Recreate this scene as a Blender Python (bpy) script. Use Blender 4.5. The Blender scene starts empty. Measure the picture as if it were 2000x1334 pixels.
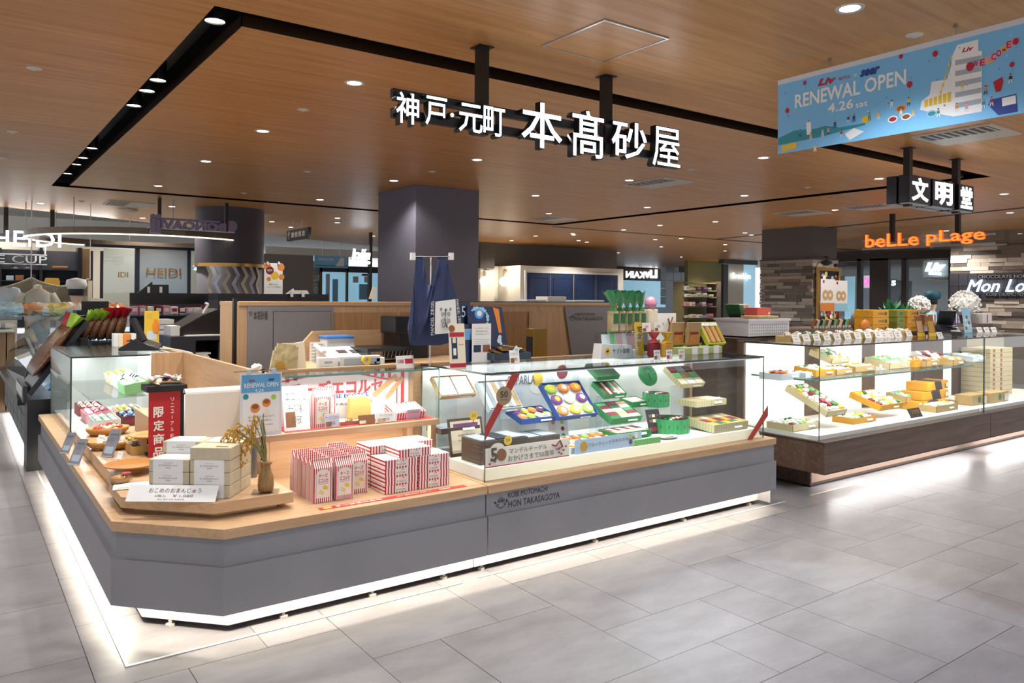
import bpy, bmesh, math, random
from mathutils import Vector, Matrix
PI = math.pi
RND = random.Random(11)
SC = bpy.context.scene
COL = SC.collection

# ------------------------------------------------------------------ camera, world, exposure
CAM_H, FPX, YAW, CY, ROLL = 1.5, 1504.08, .6266, 579.986, .008
cam = bpy.data.cameras.new('camera'); cam_o = bpy.data.objects.new('camera', cam); COL.objects.link(cam_o)
cam.sensor_width = 36; cam.lens = FPX / 2000 * 36
cam.shift_y = -(667 - CY) / 2000
cam.clip_end = 200
_f = Vector((math.sin(YAW), math.cos(YAW), 0)); _r = Vector((math.cos(YAW), -math.sin(YAW), 0)); _u = Vector((0, 0, 1))
_r2 = _r * math.cos(ROLL) + _u * math.sin(ROLL); _u2 = _u * math.cos(ROLL) - _r * math.sin(ROLL)
m3 = Matrix((_r2, _u2, -_f)).transposed()
cam_o.matrix_world = Matrix.Translation((0, 0, CAM_H)) @ m3.to_4x4()
SC.camera = cam_o
world = bpy.data.worlds.new('world'); SC.world = world; world.use_nodes = True
bg = world.node_tree.nodes['Background']; bg.inputs[0].default_value = (.93, .95, 1.0, 1); bg.inputs[1].default_value = 1.4
SC.view_settings.view_transform = 'Standard'; SC.view_settings.look = 'None'
SC.view_settings.exposure = 0.0; SC.view_settings.gamma = 1; SC.view_settings.use_curve_mapping = False
SC.cycles.transparent_max_bounces = 12; SC.cycles.max_bounces = 5; SC.cycles.diffuse_bounces = 2; SC.cycles.glossy_bounces = 2; SC.cycles.adaptive_threshold = .03
SC.cycles.caustics_reflective = False; SC.cycles.caustics_refractive = False; SC.cycles.sample_clamp_indirect = 4

def at(px, py, ax, v):                     # where the sight line through a photo point meets the plane ax = v
    d = _f + _r2 * ((px - 1000) / FPX) - _u2 * ((py - CY) / FPX)
    i = 'xyz'.index(ax); t = (v - (0, 0, CAM_H)[i]) / d[i]
    return Vector((0, 0, CAM_H)) + d * t

# ------------------------------------------------------------------ materials
MATS = {}
def srgb(h):
    if isinstance(h, str):
        h = h.lstrip('#'); c = [int(h[i:i+2], 16) / 255 for i in (0, 2, 4)]
        return tuple(x / 12.92 if x <= .04045 else ((x + .055) / 1.055) ** 2.4 for x in c)
    return tuple(h)
def mat(name, c='#888888', rough=.5, metal=0, emit=0, spec=.5, bump=0, noise=0, nscale=8, alpha=1, coat=0, stretch=None):
    if name in MATS: return MATS[name]
    m = bpy.data.materials.new(name); m.use_nodes = True; nt = m.node_tree; b = nt.nodes['Principled BSDF']
    c = srgb(c); b.inputs['Base Color'].default_value = (*c, 1); b.inputs['Roughness'].default_value = rough
    b.inputs['Metallic'].default_value = metal; b.inputs['Specular IOR Level'].default_value = spec
    b.inputs['Alpha'].default_value = alpha; b.inputs['Coat Weight'].default_value = coat
    if emit: b.inputs['Emission Color'].default_value = (*c, 1); b.inputs['Emission Strength'].default_value = emit
    if noise or bump:
        tc = nt.nodes.new('ShaderNodeTexCoord'); n = nt.nodes.new('ShaderNodeTexNoise'); n.inputs['Scale'].default_value = nscale
        n.inputs['Detail'].default_value = 5; src = tc.outputs['Object']
        if stretch:
            mp = nt.nodes.new('ShaderNodeMapping'); mp.inputs['Scale'].default_value = stretch; nt.links.new(src, mp.inputs[0]); src = mp.outputs[0]
        nt.links.new(src, n.inputs['Vector'])
        if noise:
            mx = nt.nodes.new('ShaderNodeMix'); mx.data_type = 'RGBA'
            rm = nt.nodes.new('ShaderNodeMapRange'); rm.inputs[1].default_value = .3; rm.inputs[2].default_value = .7
            nt.links.new(n.outputs[0], rm.inputs[0]); nt.links.new(rm.outputs[0], mx.inputs[0])
            mx.inputs[6].default_value = (*[x * (1 - noise) for x in c], 1); mx.inputs[7].default_value = (*[min(1, x * (1 + noise)) for x in c], 1)
            nt.links.new(mx.outputs[2], b.inputs['Base Color'])
        if bump:
            bp = nt.nodes.new('ShaderNodeBump'); bp.inputs['Strength'].default_value = bump; bp.inputs['Distance'].default_value = .004
            nt.links.new(n.outputs[0], bp.inputs['Height']); nt.links.new(bp.outputs[0], b.inputs['Normal'])
    MATS[name] = m; return m
def wood(name, c1, c2, axis='x', rough=.45, scale=1.0, spec=.4):       # grain runs along axis
    if name in MATS: return MATS[name]
    m = mat(name, c1, rough, spec=spec); nt = m.node_tree; b = nt.nodes['Principled BSDF']
    tc = nt.nodes.new('ShaderNodeTexCoord'); mp = nt.nodes.new('ShaderNodeMapping'); nt.links.new(tc.outputs['Object'], mp.inputs[0])
    s = {'x': (.6, 9, 9), 'y': (9, .6, 9), 'z': (9, 9, .6)}[axis]; mp.inputs['Scale'].default_value = [q * scale for q in s]
    n = nt.nodes.new('ShaderNodeTexNoise'); n.inputs['Scale'].default_value = 3.2; n.inputs['Detail'].default_value = 7; n.inputs['Roughness'].default_value = .62; n.inputs['Distortion'].default_value = .5
    nt.links.new(mp.outputs[0], n.inputs['Vector'])
    cr = nt.nodes.new('ShaderNodeValToRGB'); cr.color_ramp.elements[0].position = .3; cr.color_ramp.elements[1].position = .72
    cr.color_ramp.elements[0].color = (*srgb(c2), 1); cr.color_ramp.elements[1].color = (*srgb(c1), 1)
    nt.links.new(n.outputs[0], cr.inputs[0]); nt.links.new(cr.outputs[0], b.inputs['Base Color'])
    bp = nt.nodes.new('ShaderNodeBump'); bp.inputs['Strength'].default_value = .08; bp.inputs['Distance'].default_value = .002
    nt.links.new(n.outputs[0], bp.inputs['Height']); nt.links.new(bp.outputs[0], b.inputs['Normal'])
    return m
def glass(name='clear_glass', tint=(.975, .99, .985), k=1.0):
    if name in MATS: return MATS[name]
    m = bpy.data.materials.new(name); m.use_nodes = True; nt = m.node_tree; nt.nodes.remove(nt.nodes['Principled BSDF'])
    o = nt.nodes['Material Output']; t = nt.nodes.new('ShaderNodeBsdfTransparent'); t.inputs[0].default_value = (*tint, 1)
    g = nt.nodes.new('ShaderNodeBsdfGlossy'); g.inputs['Roughness'].default_value = .01
    lw = nt.nodes.new('ShaderNodeLayerWeight'); mx = nt.nodes.new('ShaderNodeMixShader')
    pw = nt.nodes.new('ShaderNodeMath'); pw.operation = 'POWER'; pw.inputs[1].default_value = 5; nt.links.new(lw.outputs['Facing'], pw.inputs[0])
    mu = nt.nodes.new('ShaderNodeMath'); mu.operation = 'MULTIPLY_ADD'; mu.inputs[1].default_value = .9 * min(k, 1.1); mu.inputs[2].default_value = .03 * k
    nt.links.new(pw.outputs[0], mu.inputs[0]); nt.links.new(mu.outputs[0], mx.inputs[0])
    nt.links.new(t.outputs[0], mx.inputs[1]); nt.links.new(g.outputs[0], mx.inputs[2]); nt.links.new(mx.outputs[0], o.inputs[0])
    MATS[name] = m; return m
def stripes(name, c1, c2, axis='x', period=.02, duty=.5, off=0.0, rough=.5):
    if name in MATS: return MATS[name]
    m = mat(name, c1, rough); nt = m.node_tree; b = nt.nodes['Principled BSDF']
    tc = nt.nodes.new('ShaderNodeTexCoord'); sp = nt.nodes.new('ShaderNodeSeparateXYZ'); nt.links.new(tc.outputs['Object'], sp.inputs[0])
    a = nt.nodes.new('ShaderNodeMath'); a.operation = 'ADD'; a.inputs[1].default_value = 50 * period + off; nt.links.new(sp.outputs['xyz'.index(axis)], a.inputs[0])
    mo = nt.nodes.new('ShaderNodeMath'); mo.operation = 'MODULO'; mo.inputs[1].default_value = period; nt.links.new(a.outputs[0], mo.inputs[0])
    gt = nt.nodes.new('ShaderNodeMath'); gt.operation = 'GREATER_THAN'; gt.inputs[1].default_value = period * duty; nt.links.new(mo.outputs[0], gt.inputs[0])
    mx = nt.nodes.new('ShaderNodeMix'); mx.data_type = 'RGBA'; mx.inputs[6].default_value = (*srgb(c1), 1); mx.inputs[7].default_value = (*srgb(c2), 1)
    nt.links.new(gt.outputs[0], mx.inputs[0]); nt.links.new(mx.outputs[2], b.inputs['Base Color'])
    return m

# ------------------------------------------------------------------ mesh building
class MB:
    def __init__(s): s.v = []; s.f = []; s.m = []
    def add(s, vs, fs, m=0):
        k = len(s.v); s.v += [tuple(p) for p in vs]
        for i, f in enumerate(fs): s.f.append([k + j for j in f]); s.m.append(m[i] if isinstance(m, (list, tuple)) else m)
        return s
    def box(s, x0, y0, z0, x1, y1, z1, m=0):      # faces: front -y, back +y, left -x, right +x, bottom, top
        return s.add([(x0,y0,z0),(x1,y0,z0),(x1,y1,z0),(x0,y1,z0),(x0,y0,z1),(x1,y0,z1),(x1,y1,z1),(x0,y1,z1)],
                     [(0,1,5,4),(2,3,7,6),(3,0,4,7),(1,2,6,5),(3,2,1,0),(4,5,6,7)], m)
    def quad(s, a, b, c, d, m=0): return s.add([a, b, c, d], [(0, 1, 2, 3)], m)
    def poly(s, pts, m=0): return s.add(pts, [tuple(range(len(pts)))], m)
    def prism(s, pts, z0, z1, m=0, mt=None):      # pts counter-clockwise seen from above
        n = len(pts); v = [(p[0], p[1], z0) for p in pts] + [(p[0], p[1], z1) for p in pts]
        f = [(i, (i + 1) % n, n + (i + 1) % n, n + i) for i in range(n)] + [tuple(range(n - 1, -1, -1)), tuple(range(n, 2 * n))]
        return s.add(v, f, [m] * (n + 1) + [m if mt is None else mt])
    def slab(s, pts, d, m=0, mf=None):            # outline in x,z; thickness y from 0 (front) to d
        n = len(pts); v = [(p[0], 0, p[1]) for p in pts] + [(p[0], d, p[1]) for p in pts]
        f = [((i + 1) % n, i, n + i, n + (i + 1) % n) for i in range(n)] + [tuple(range(n)), tuple(range(2 * n - 1, n - 1, -1))]
        return s.add(v, f, [m] * n + [m if mf is None else mf, m])
    def lathe(s, prof, n=16, m=0, c=(0, 0, 0), cap=True, sx=1, sy=1):
        k = len(s.v)
        for r, z in prof:
            for i in range(n): a = 2 * PI * i / n; s.v.append((c[0] + r * math.cos(a) * sx, c[1] + r * math.sin(a) * sy, c[2] + z))
        mm = m if isinstance(m, (list, tuple)) else [m] * len(prof)
        for j in range(len(prof) - 1):
            for i in range(n):
                s.f.append([k + j*n + i, k + j*n + (i+1) % n, k + (j+1)*n + (i+1) % n, k + (j+1)*n + i]); s.m.append(mm[j])
        if cap:
            if prof[0][0] > 1e-5: s.f.append([k + i for i in range(n - 1, -1, -1)]); s.m.append(mm[0])
            if prof[-1][0] > 1e-5: s.f.append([k + (len(prof)-1)*n + i for i in range(n)]); s.m.append(mm[-1])
        return s
    def cyl(s, p0, p1, r, n=8, m=0, r2=None):
        p0 = Vector(p0); p1 = Vector(p1); d = p1 - p0
        q = d.to_track_quat('Z', 'Y'); k = len(s.v); r2 = r if r2 is None else r2
        for p, rr in ((p0, r), (p1, r2)):
            for i in range(n): a = 2 * PI * i / n; s.v.append(tuple(p + q @ Vector((rr * math.cos(a), rr * math.sin(a), 0))))
        for i in range(n): s.f.append([k + i, k + (i+1) % n, k + n + (i+1) % n, k + n + i]); s.m.append(m)
        s.f.append([k + i for i in range(n - 1, -1, -1)]); s.f.append([k + n + i for i in range(n)]); s.m += [m, m]
        return s
    def tube(s, pts, r, n=6, m=0):
        for a, b in zip(pts, pts[1:]): s.cyl(a, b, r, n, m)
        return s
    def ball(s, c, rx, ry=None, rz=None, n=8, k=5, m=0):
        ry = ry or rx; rz = rz or rx
        prof = [(math.sin(PI * i / k), -math.cos(PI * i / k) * rz) for i in range(k + 1)]; prof[0] = (1e-6, -rz); prof[-1] = (1e-6, rz)
        return s.lathe(prof, n, m, c, False, rx, ry)
    def disc(s, c, r, n=20, m=0, ax='y', ry=None):            # flat disc facing -y (or up for z)
        ry = ry or r; pts = []
        for i in range(n):
            a = 2 * PI * i / n; x, z = r * math.cos(a), ry * math.sin(a)
            pts.append((c[0] + x, c[1], c[2] + z) if ax == 'y' else (c[0] + x, c[1] + z, c[2]))
        return s.poly(pts, m)
    def rot(s, k, M):
        M = M.to_4x4() if len(M) == 3 else M
        for i in range(k, len(s.v)): s.v[i] = tuple(M @ Vector(s.v[i]))
        return s
    def mesh(s, name, mats):
        me = bpy.data.meshes.new(name); me.from_pydata(s.v, [], s.f)
        for q in (mats if isinstance(mats, (list, tuple)) else [mats]): me.materials.append(q)
        if len(me.materials) > 1: me.polygons.foreach_set('material_index', s.m)
        me.update(); return me
    def build(s, name, mats, parent=None, loc=(0, 0, 0), rot=(0, 0, 0), smooth=False, bev=0, **tags):
        me = s.mesh(name, mats)
        if smooth: me.polygons.foreach_set('use_smooth', [True] * len(me.polygons))
        o = link(name, me, parent, loc, rot)
        if bev:
            b = o.modifiers.new('bevel', 'BEVEL'); b.width = bev; b.segments = 2; b.limit_method = 'ANGLE'
        for k, q in tags.items(): o[k] = q
        return o
def link(name, data, parent=None, loc=(0, 0, 0), rot=(0, 0, 0)):
    o = bpy.data.objects.new(name, data); COL.objects.link(o); o.location = loc; o.rotation_euler = rot
    if parent: o.parent = parent
    return o
def tag(o, label, cat, group=None):
    o['label'] = label; o['category'] = cat
    if group: o['group'] = group
    return o
def thing(name, label, cat, loc=(0, 0, 0), rz=0, group=None, rot=None):
    return tag(link(name, None, None, loc, rot or (0, 0, rz)), label, cat, group)
def struct(o): o['kind'] = 'structure'; return o
def dup(root, loc, rz=None, label=None, group=None, rot=None):
    r = root.copy(); COL.objects.link(r); r.location = loc
    if rz is not None: r.rotation_euler = (0, 0, rz)
    if rot: r.rotation_euler = rot
    if label: r['label'] = label
    if group: r['group'] = group
    for ch in root.children:
        c = ch.copy(); COL.objects.link(c); c.parent = r
        for t in TEXTS:
            if t['o'] is ch: TEXTS.append(dict(t, o=c)); break
        for g in ch.children:
            d = g.copy(); COL.objects.link(d); d.parent = c
            for t in TEXTS:
                if t['o'] is g: TEXTS.append(dict(t, o=d)); break
    return r
def crumple(k, amt, seed=0):
    r = random.Random(seed); seen = {}
    for i, v in enumerate(k.v):
        key = tuple(round(c, 4) for c in v)
        if key not in seen: seen[key] = tuple(c + r.uniform(-amt, amt) * .5 for c in v)
        k.v[i] = seen[key]
    return k
TEXTS = []
FRONT = (PI / 2, 0, 0)
def text(body, w, h, mt, parent, loc, rot=FRONT, name='lettering', bold=0, depth=0, flip=False, shear=0):
    o = link(name, bpy.data.meshes.new('lettering'), parent, loc, rot)
    TEXTS.append(dict(o=o, key=(body, bold, depth > 0, shear), w=w, h=h, d=depth, m=mt, flip=flip)); return o
def finish_texts():
    tmp = {}
    for t in TEXTS:
        k = t['key']
        if k in tmp: continue
        cu = bpy.data.curves.new('t', 'FONT'); cu.body = k[0]; cu.size = 1; cu.resolution_u = 2; cu.offset = k[1]; cu.shear = k[3]
        cu.space_line = .85
        if k[2]: cu.extrude = .05
        o = bpy.data.objects.new('t', cu); COL.objects.link(o); tmp[k] = o
    bpy.context.view_layer.update(); dg = bpy.context.evaluated_depsgraph_get(); base = {}
    for k, o in tmp.items():
        me = bpy.data.meshes.new_from_object(o.evaluated_get(dg)); me.materials.clear(); base[k] = me
    for o in tmp.values(): bpy.data.objects.remove(o)
    done = {}
    for t in TEXTS:
        k = (t['key'], t['w'], t['h'], t['d'], t['m'].name, t['flip'])
        if k not in done:
            me = base[t['key']].copy(); xs = [v.co.x for v in me.vertices] or [0]; ys = [v.co.y for v in me.vertices] or [0]
            x0, x1, y0, y1 = min(xs), max(xs), min(ys), max(ys); W = max(x1 - x0, 1e-4); H = max(y1 - y0, 1e-4)
            sx = t['w'] / W if t['w'] else t['h'] / H; sy = t['h'] / H if t['h'] else sx
            if t['flip']: sx = -sx
            for v in me.vertices:
                v.co = ((v.co.x - (x0 + x1) / 2) * sx, (v.co.y - (y0 + y1) / 2) * sy, (v.co.z + .05) * 10 * t['d'] if t['d'] else 0)
            if t['flip']: me.flip_normals()
            me.materials.append(t['m']); done[k] = me
        old = t['o'].data; t['o'].data = done[k]
def area_light(name, loc, rot, sx, sy, energy, color=(1, 1, 1), spread=None, parent=None):
    l = bpy.data.lights.new(name, 'AREA'); l.shape = 'RECTANGLE'; l.size = sx; l.size_y = sy; l.energy = energy; l.color = color
    if spread: l.spread = spread
    return link(name, l, parent, loc, rot)
def spot_light(name, loc, rot, energy, angle, color=(1, 1, 1), r=.04, blend=.5, parent=None):
    l = bpy.data.lights.new(name, 'SPOT'); l.energy = energy; l.spot_size = angle; l.spot_blend = blend; l.color = color; l.shadow_soft_size = r
    return link(name, l, parent, loc, rot)
def inset(path, d):                        # open polyline, shifted d to its left
    out = []; segs = []
    for a, b in zip(path, path[1:]):
        dx, dy = b[0] - a[0], b[1] - a[1]; L = math.hypot(dx, dy); nx, ny = -dy / L * d, dx / L * d
        segs.append(((a[0] + nx, a[1] + ny), (dx / L, dy / L)))
    a = path[0]; out.append(segs[0][0])
    for (p, u), (q, w) in zip(segs, segs[1:]):
        den = u[0] * w[1] - u[1] * w[0]; t = ((q[0] - p[0]) * w[1] - (q[1] - p[1]) * w[0]) / den
        out.append((p[0] + u[0] * t, p[1] + u[1] * t))
    p, u = segs[-1]; b = path[-1]; a = path[-2]; L = math.hypot(b[0] - a[0], b[1] - a[1]); out.append((p[0] + u[0] * L, p[1] + u[1] * L))
    return out
WARM = (1, .83, .62); NEUT = (1, .95, .88); COOL = (.82, .9, 1)
# ------------------------------------------------------------------ setting: floor
def tile_mat():
    m = mat('floor_tile', '#9d9796', .34, spec=.45); nt = m.node_tree; b = nt.nodes['Principled BSDF']
    g = nt.nodes.new('ShaderNodeNewGeometry'); mp = nt.nodes.new('ShaderNodeMapping'); mp.inputs['Scale'].default_value = (2.2, 5, 1); mp.inputs['Rotation'].default_value = (0, 0, .35)
    nt.links.new(g.outputs['Position'], mp.inputs[0]); n = nt.nodes.new('ShaderNodeTexNoise'); n.inputs['Scale'].default_value = 1.6; n.inputs['Detail'].default_value = 8; n.inputs['Roughness'].default_value = .65
    nt.links.new(mp.outputs[0], n.inputs['Vector'])
    n2 = nt.nodes.new('ShaderNodeTexNoise'); n2.inputs['Scale'].default_value = 160; nt.links.new(g.outputs['Position'], n2.inputs['Vector'])
    oi = nt.nodes.new('ShaderNodeObjectInfo')
    cr = nt.nodes.new('ShaderNodeValToRGB'); e = cr.color_ramp.elements; e[0].position = .3; e[1].position = .75; e[0].color = (*srgb('#737073'), 1); e[1].color = (*srgb('#8f8c8f'), 1)
    a = nt.nodes.new('ShaderNodeMath'); a.operation = 'MULTIPLY_ADD'; a.inputs[1].default_value = .18; nt.links.new(oi.outputs['Random'], a.inputs[0])
    s = nt.nodes.new('ShaderNodeMath'); s.operation = 'MULTIPLY_ADD'; s.inputs[1].default_value = .12; nt.links.new(n2.outputs[0], s.inputs[0]); nt.links.new(n.outputs[0], s.inputs[2])
    nt.links.new(s.outputs[0], a.inputs[2]); sub = nt.nodes.new('ShaderNodeMath'); sub.operation = 'SUBTRACT'; sub.inputs[1].default_value = .15; nt.links.new(a.outputs[0], sub.inputs[0])
    nt.links.new(sub.outputs[0], cr.inputs[0]); nt.links.new(cr.outputs[0], b.inputs['Base Color'])
    rr = nt.nodes.new('ShaderNodeMapRange'); rr.inputs[3].default_value = .28; rr.inputs[4].default_value = .42; nt.links.new(n.outputs[0], rr.inputs[0]); nt.links.new(rr.outputs[0], b.inputs['Roughness'])
    return m
M_TILE = tile_mat(); M_GROUT = mat('grout', '#4d4744', .8)
floor = struct(MB().box(-8, -4, -.1, 34, 34, -.004).build('floor', M_GROUT))
TILES = {}
mf = MB()
def add_tile(x0, y0, x1, y1, stuff=False):
    w, d = round(x1 - x0, 3), round(y1 - y0, 3)
    if w < .05 or d < .05: return
    if stuff: mf.box(x0 + .0014, y0 + .0014, -.0035, x1 - .0014, y1 - .0014, 0); return
    if (w, d) not in TILES:
        g = .0014; TILES[(w, d)] = MB().box(g, g, -.0035, w - g, d - g, 0).mesh('tile', M_TILE)
    link('tile', TILES[(w, d)], floor, (x0, y0, 0))
UW, TL, YB = .961, .697, 2.21
def tile_unit(k, x0, rows, flip, top=99):
    for i, (a, b) in enumerate(rows):
        c = x0 + (UW / 3 if (i + k + flip) % 2 else 2 * UW / 3)
        st = b > top + .01 or not -4.1 < (x0 - 2.372) / UW < 10.5 or a < .6; add_tile(x0, a, c, b, st); add_tile(c, a, x0 + UW, b, st)
for k in range(-9, 28):
    x0 = 2.372 + k * UW; first = YB + TL / 2 if k % 2 == 0 else YB + TL
    top = 11.6 if x0 + UW < .75 else (5.3 if 4.5 < x0 + UW < 6.2 else 4.1)
    ys = [YB] + [first + TL * j for j in range(32)]
    tile_unit(k, x0, list(zip(ys, ys[1:])), 0, top)
for k in range(-9, 20):
    x0 = 3.016 + k * UW; first = YB - (TL / 2 if k % 2 else TL)
    ys = [YB] + [first - TL * j for j in range(7)]
    tile_unit(k, x0, [(b, a) for a, b in zip(ys, ys[1:])], 1)
far = mf.build('tile_field', M_TILE, floor); far['kind'] = 'stuff'
M_ALU = mat('aluminium', '#c9c8c6', .3, .9)
M_STEEL = mat('steel', '#9a9a9a', .28, 1); M_TRIMS = mat('trim_steel', '#dcd9d3', .35, .3)
for i, (x0, y0, x1, y1) in enumerate([(.575, 3.405, 2.16, 3.42), (2.27, 3.42, 5.0, 3.435), (5.3, 3.415, 6.1, 3.43), (.565, 3.405, .58, 7.6)]):
    o = MB().box(x0, y0, 0, x1, y1, .004).build('floor_trim', M_TRIMS, bev=.0015)
    struct(o); o.name = 'trim_%d' % (i + 1)

# ------------------------------------------------------------------ ceiling with the recessed light channel
HC = 2.8
def ceil_mat():
    m = wood('ceiling_wood', '#e0a96a', '#bf8346', 'x', .38, .5); nt = m.node_tree
    for n in nt.nodes:
        if n.type == 'MAPPING': n.inputs['Rotation'].default_value = (0, 0, .0); n.inputs['Scale'].default_value = (.32, 5.5, 1)
    return m
M_CEIL = ceil_mat(); M_BLACK = mat('black_paint', '#0c0c10', .55); M_RIM = mat('brown_metal_rim', '#6b4c38', .25, .8)
RX0, RX1, RX2, RX3, RY0, RY1, RY2, RY3 = .94, 1.118, 8.6, 8.8, 3.6, 3.79, 10.63, 10.83
cm = MB()
for pts in ([(-5, -3), (27, -3), (27, RY0), (-5, RY0)], [(-5, RY0), (RX0, RY0), (RX0, RY3), (-5, RY3)], [(RX3, RY0), (27, RY0), (27, RY3), (RX3, RY3)],
            [(-5, RY3), (27, RY3), (27, 28.4), (6.3, 17.06), (.545, 13.89)], [(RX1, RY1), (RX2, RY1), (RX2, RY2), (RX1, RY2)]):
    cm.prism(pts, HC, HC + .05)
ceiling = struct(cm.build('ceiling', M_CEIL))
ch = MB()
ch.box(RX0 - .01, RY0 - .01, HC + .16, RX3 + .01, RY3 + .01, HC + .17)
for a in ((RX0 - .012, RY0, RX0, RY3), (RX3, RY0, RX3 + .012, RY3), (RX0, RY0 - .012, RX3, RY0), (RX0, RY3, RX3, RY3 + .012)): ch.box(a[0], a[1], HC + .0005, a[2], a[3], HC + .16)
for a in ((RX1, RY1, RX1 + .012, RY2), (RX2 - .012, RY1, RX2, RY2), (RX1, RY1, RX2, RY1 + .012), (RX1, RY2 - .012, RX2, RY2)): ch.box(a[0], a[1], HC + .05, a[2], a[3], HC + .16)
ch.build('light_channel', M_BLACK, ceiling)
rm = MB()
for a in ((RX1 - .004, RY1 - .004, RX1, RY2), (RX2, RY1, RX2 + .004, RY2), (RX1 - .004, RY1 - .004, RX2, RY1), (RX1, RY2, RX2, RY2 + .004)): rm.box(a[0], a[1], HC - .002, a[2], a[3], HC + .055)
rm.build('channel_rim', M_RIM, ceiling)
# dark slit of the next ring and the pale raised ceiling beyond the slanted edge
s2 = MB(); s2.prism([(11.7, 3.2), (11.82, 3.2), (13.56, 11.1), (13.44, 11.1)], HC - .004, HC); s2.prism([(13.44, 11.1), (13.5, 10.98), (27, 10.98), (27, 11.1)], HC - .004, HC)
s2.prism([(8.9, 11.0), (13.5, 11.0), (13.5, 11.08), (8.9, 11.08)], HC - .004, HC)
s2.build('light_slit', M_BLACK, ceiling)
M_WHITE = mat('white_paint', '#e9e7e2', .6); M_CREAM = mat('cream_paint', '#d8cfc0', .6)
struct(MB().box(-12, 9, 3.35, 30, 40, 3.45).build('ceiling_upper', M_WHITE))
bd = MB(); n_ = Vector((-.482, .876, 0)) * .04
for a, b in (((-5, 10.84), (.545, 13.89)), ((.545, 13.89), (6.3, 17.06)), ((6.3, 17.06), (27, 28.4))):
    bd.prism([(a[0], a[1]), (b[0], b[1]), (b[0] + n_.x, b[1] + n_.y), (a[0] + n_.x, a[1] + n_.y)], HC, 3.35)
bd.build('bulkhead', M_WHITE, ceiling)

M_GLOW = mat('lamp_glow', (1, .93, .82), .5, emit=14); M_GLOWC = mat('lamp_glow_cool', (.9, .95, 1), .5, emit=14)
M_TRIMW = mat('lamp_trim', '#d9d6d0', .4)
dl_ring = MB().lathe([(.043, -.001), (.045, -.003), (.06, -.004), (.062, 0)], 24).mesh('trim_ring', M_TRIMW)
dl_lens = MB().lathe([(.001, -.0012), (.045, -.0012)], 24, cap=False); dl_lens.f = [f[::-1] for f in dl_lens.f]
dl_w = dl_lens.mesh('lens', M_GLOW); dl_c = dl_lens.mesh('lens', M_GLOWC)
DL = [(692,162,1),(513,256,1),(402,315,1),(309,363,1),(1660,16,2),(932,312,1),(769,353,1),(1046,382,1),(1229,352,1),(1264,405,0),(1072,417,0),(659,435,0),(729,461,0),(1218,449,0),(1046,461,0),
      (625,390,0),(400,417,0),(79,397,2),(1491,308,1),(1717,349,1),(1454,382,1),(1631,410,0),(1397,433,0),(1961,379,1),(1468,459,0),(531,433,0),(1570,444,0),(1330,466,0),(900,466,0),(1130,470,0),(830,446,0)]
NDL = 0
def downlight(x, y, k, lab):
    t = thing('downlight', lab, 'downlight', (x, y, HC), 0, 'recessed ceiling downlights')
    link('trim_ring', dl_ring, t); link('lens', dl_c if k == 2 else dl_w, t)
    if k or y < 12: spot_light('downlight_lamp', (0, 0, -.01), (0, 0, 0), 88 if k == 2 else 100 if y < 11 and x < 9 else 150, 2.3, COOL if k == 2 else NEUT, .05, .6, t)
for px, py, k in DL:
    p = at(px, py, 'z', HC); downlight(p.x, p.y, k, 'large white round downlight near the top edge of the picture' if py == 16 else 'small round recessed downlight glowing in the wooden ceiling')
for x, y, k in ((.2, 2.0, 2), (-.4, 4.6, 2), (-.4, 7.0, 2), (6.2, 1.6, 2), (9.3, 2.2, 2), (1.2, .6, 2), (4.4, .2, 2)):     # the aisle row goes on outside the view
    downlight(x, y, k, 'round aisle downlight outside the light channel')
spot_light('downlight_beam', (3.227, 1.905, HC - .02), (0, 0, 0), 130, .70, (.72, .84, 1), .02, .12)
for px, py in ((67,133),(24,257),(6,308),(592,214),(844,335),(600,335),(1786,68),(159,393),(476,377),(1350,331),(1200,390),(1577,366)):
    p = at(px, py, 'z', HC); k = MB().lathe([(.04, 0), (.04, -.003), (.022, -.007), (.01, -.008), (.01, -.014), (.001, -.014)], 16)
    tag(k.build('sprinkler_head', M_TRIMW, None, (p.x, p.y, HC), smooth=True), 'small white sprinkler disc on the wooden ceiling', 'sprinkler', 'ceiling sprinklers')
# spotlights in the left channel
M_LAMPB = mat('lamp_black', '#101012', .4)
CHL = ((407,37),(298,154),(277,175),(252,204),(172,288),(155,307),(143,320),(126,338))
sl = None
for i, (px, py) in enumerate(CHL):
    p = at(px, py, 'z', HC + .012)
    if sl is None:
        sl = thing('channel_spotlight', '', 'spotlight', (p.x + .03, p.y, HC), 0, 'spotlights in the left light channel')
        MB().lathe([(.044, .02), (.046, .006), (.05, .006), (.05, .13), (.01, .14)], 20, cap=False).build('housing', M_LAMPB, sl)
        k = MB().lathe([(.001, .013), (.045, .013)], 20, cap=False); k.f = [f[::-1] for f in k.f]; k.build('lens', M_GLOW, sl); cur = sl
    else: cur = dup(sl, (p.x + .03, p.y, HC))
    cur['label'] = 'black channel spotlight closest to the corner of the light channel' if i == 0 else 'black channel spotlight, number %d from the corner in the left dark channel' % (i + 1)
for y, e in ((4.3, 110), (5.2, 100), (6.4, 100), (7.2, 90)): spot_light('channel_lamp', (1.0, y, HC + .02), (0, -.1, 0), e, 1.5, NEUT, .04, .7)
for x in (1.7, 2.7, 3.7, 4.6, 6.2, 7.6): spot_light('channel_lamp', (x, 3.68, HC + .02), (-.12, 0, 0), 90, 1.5, NEUT, .04, .7)
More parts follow.
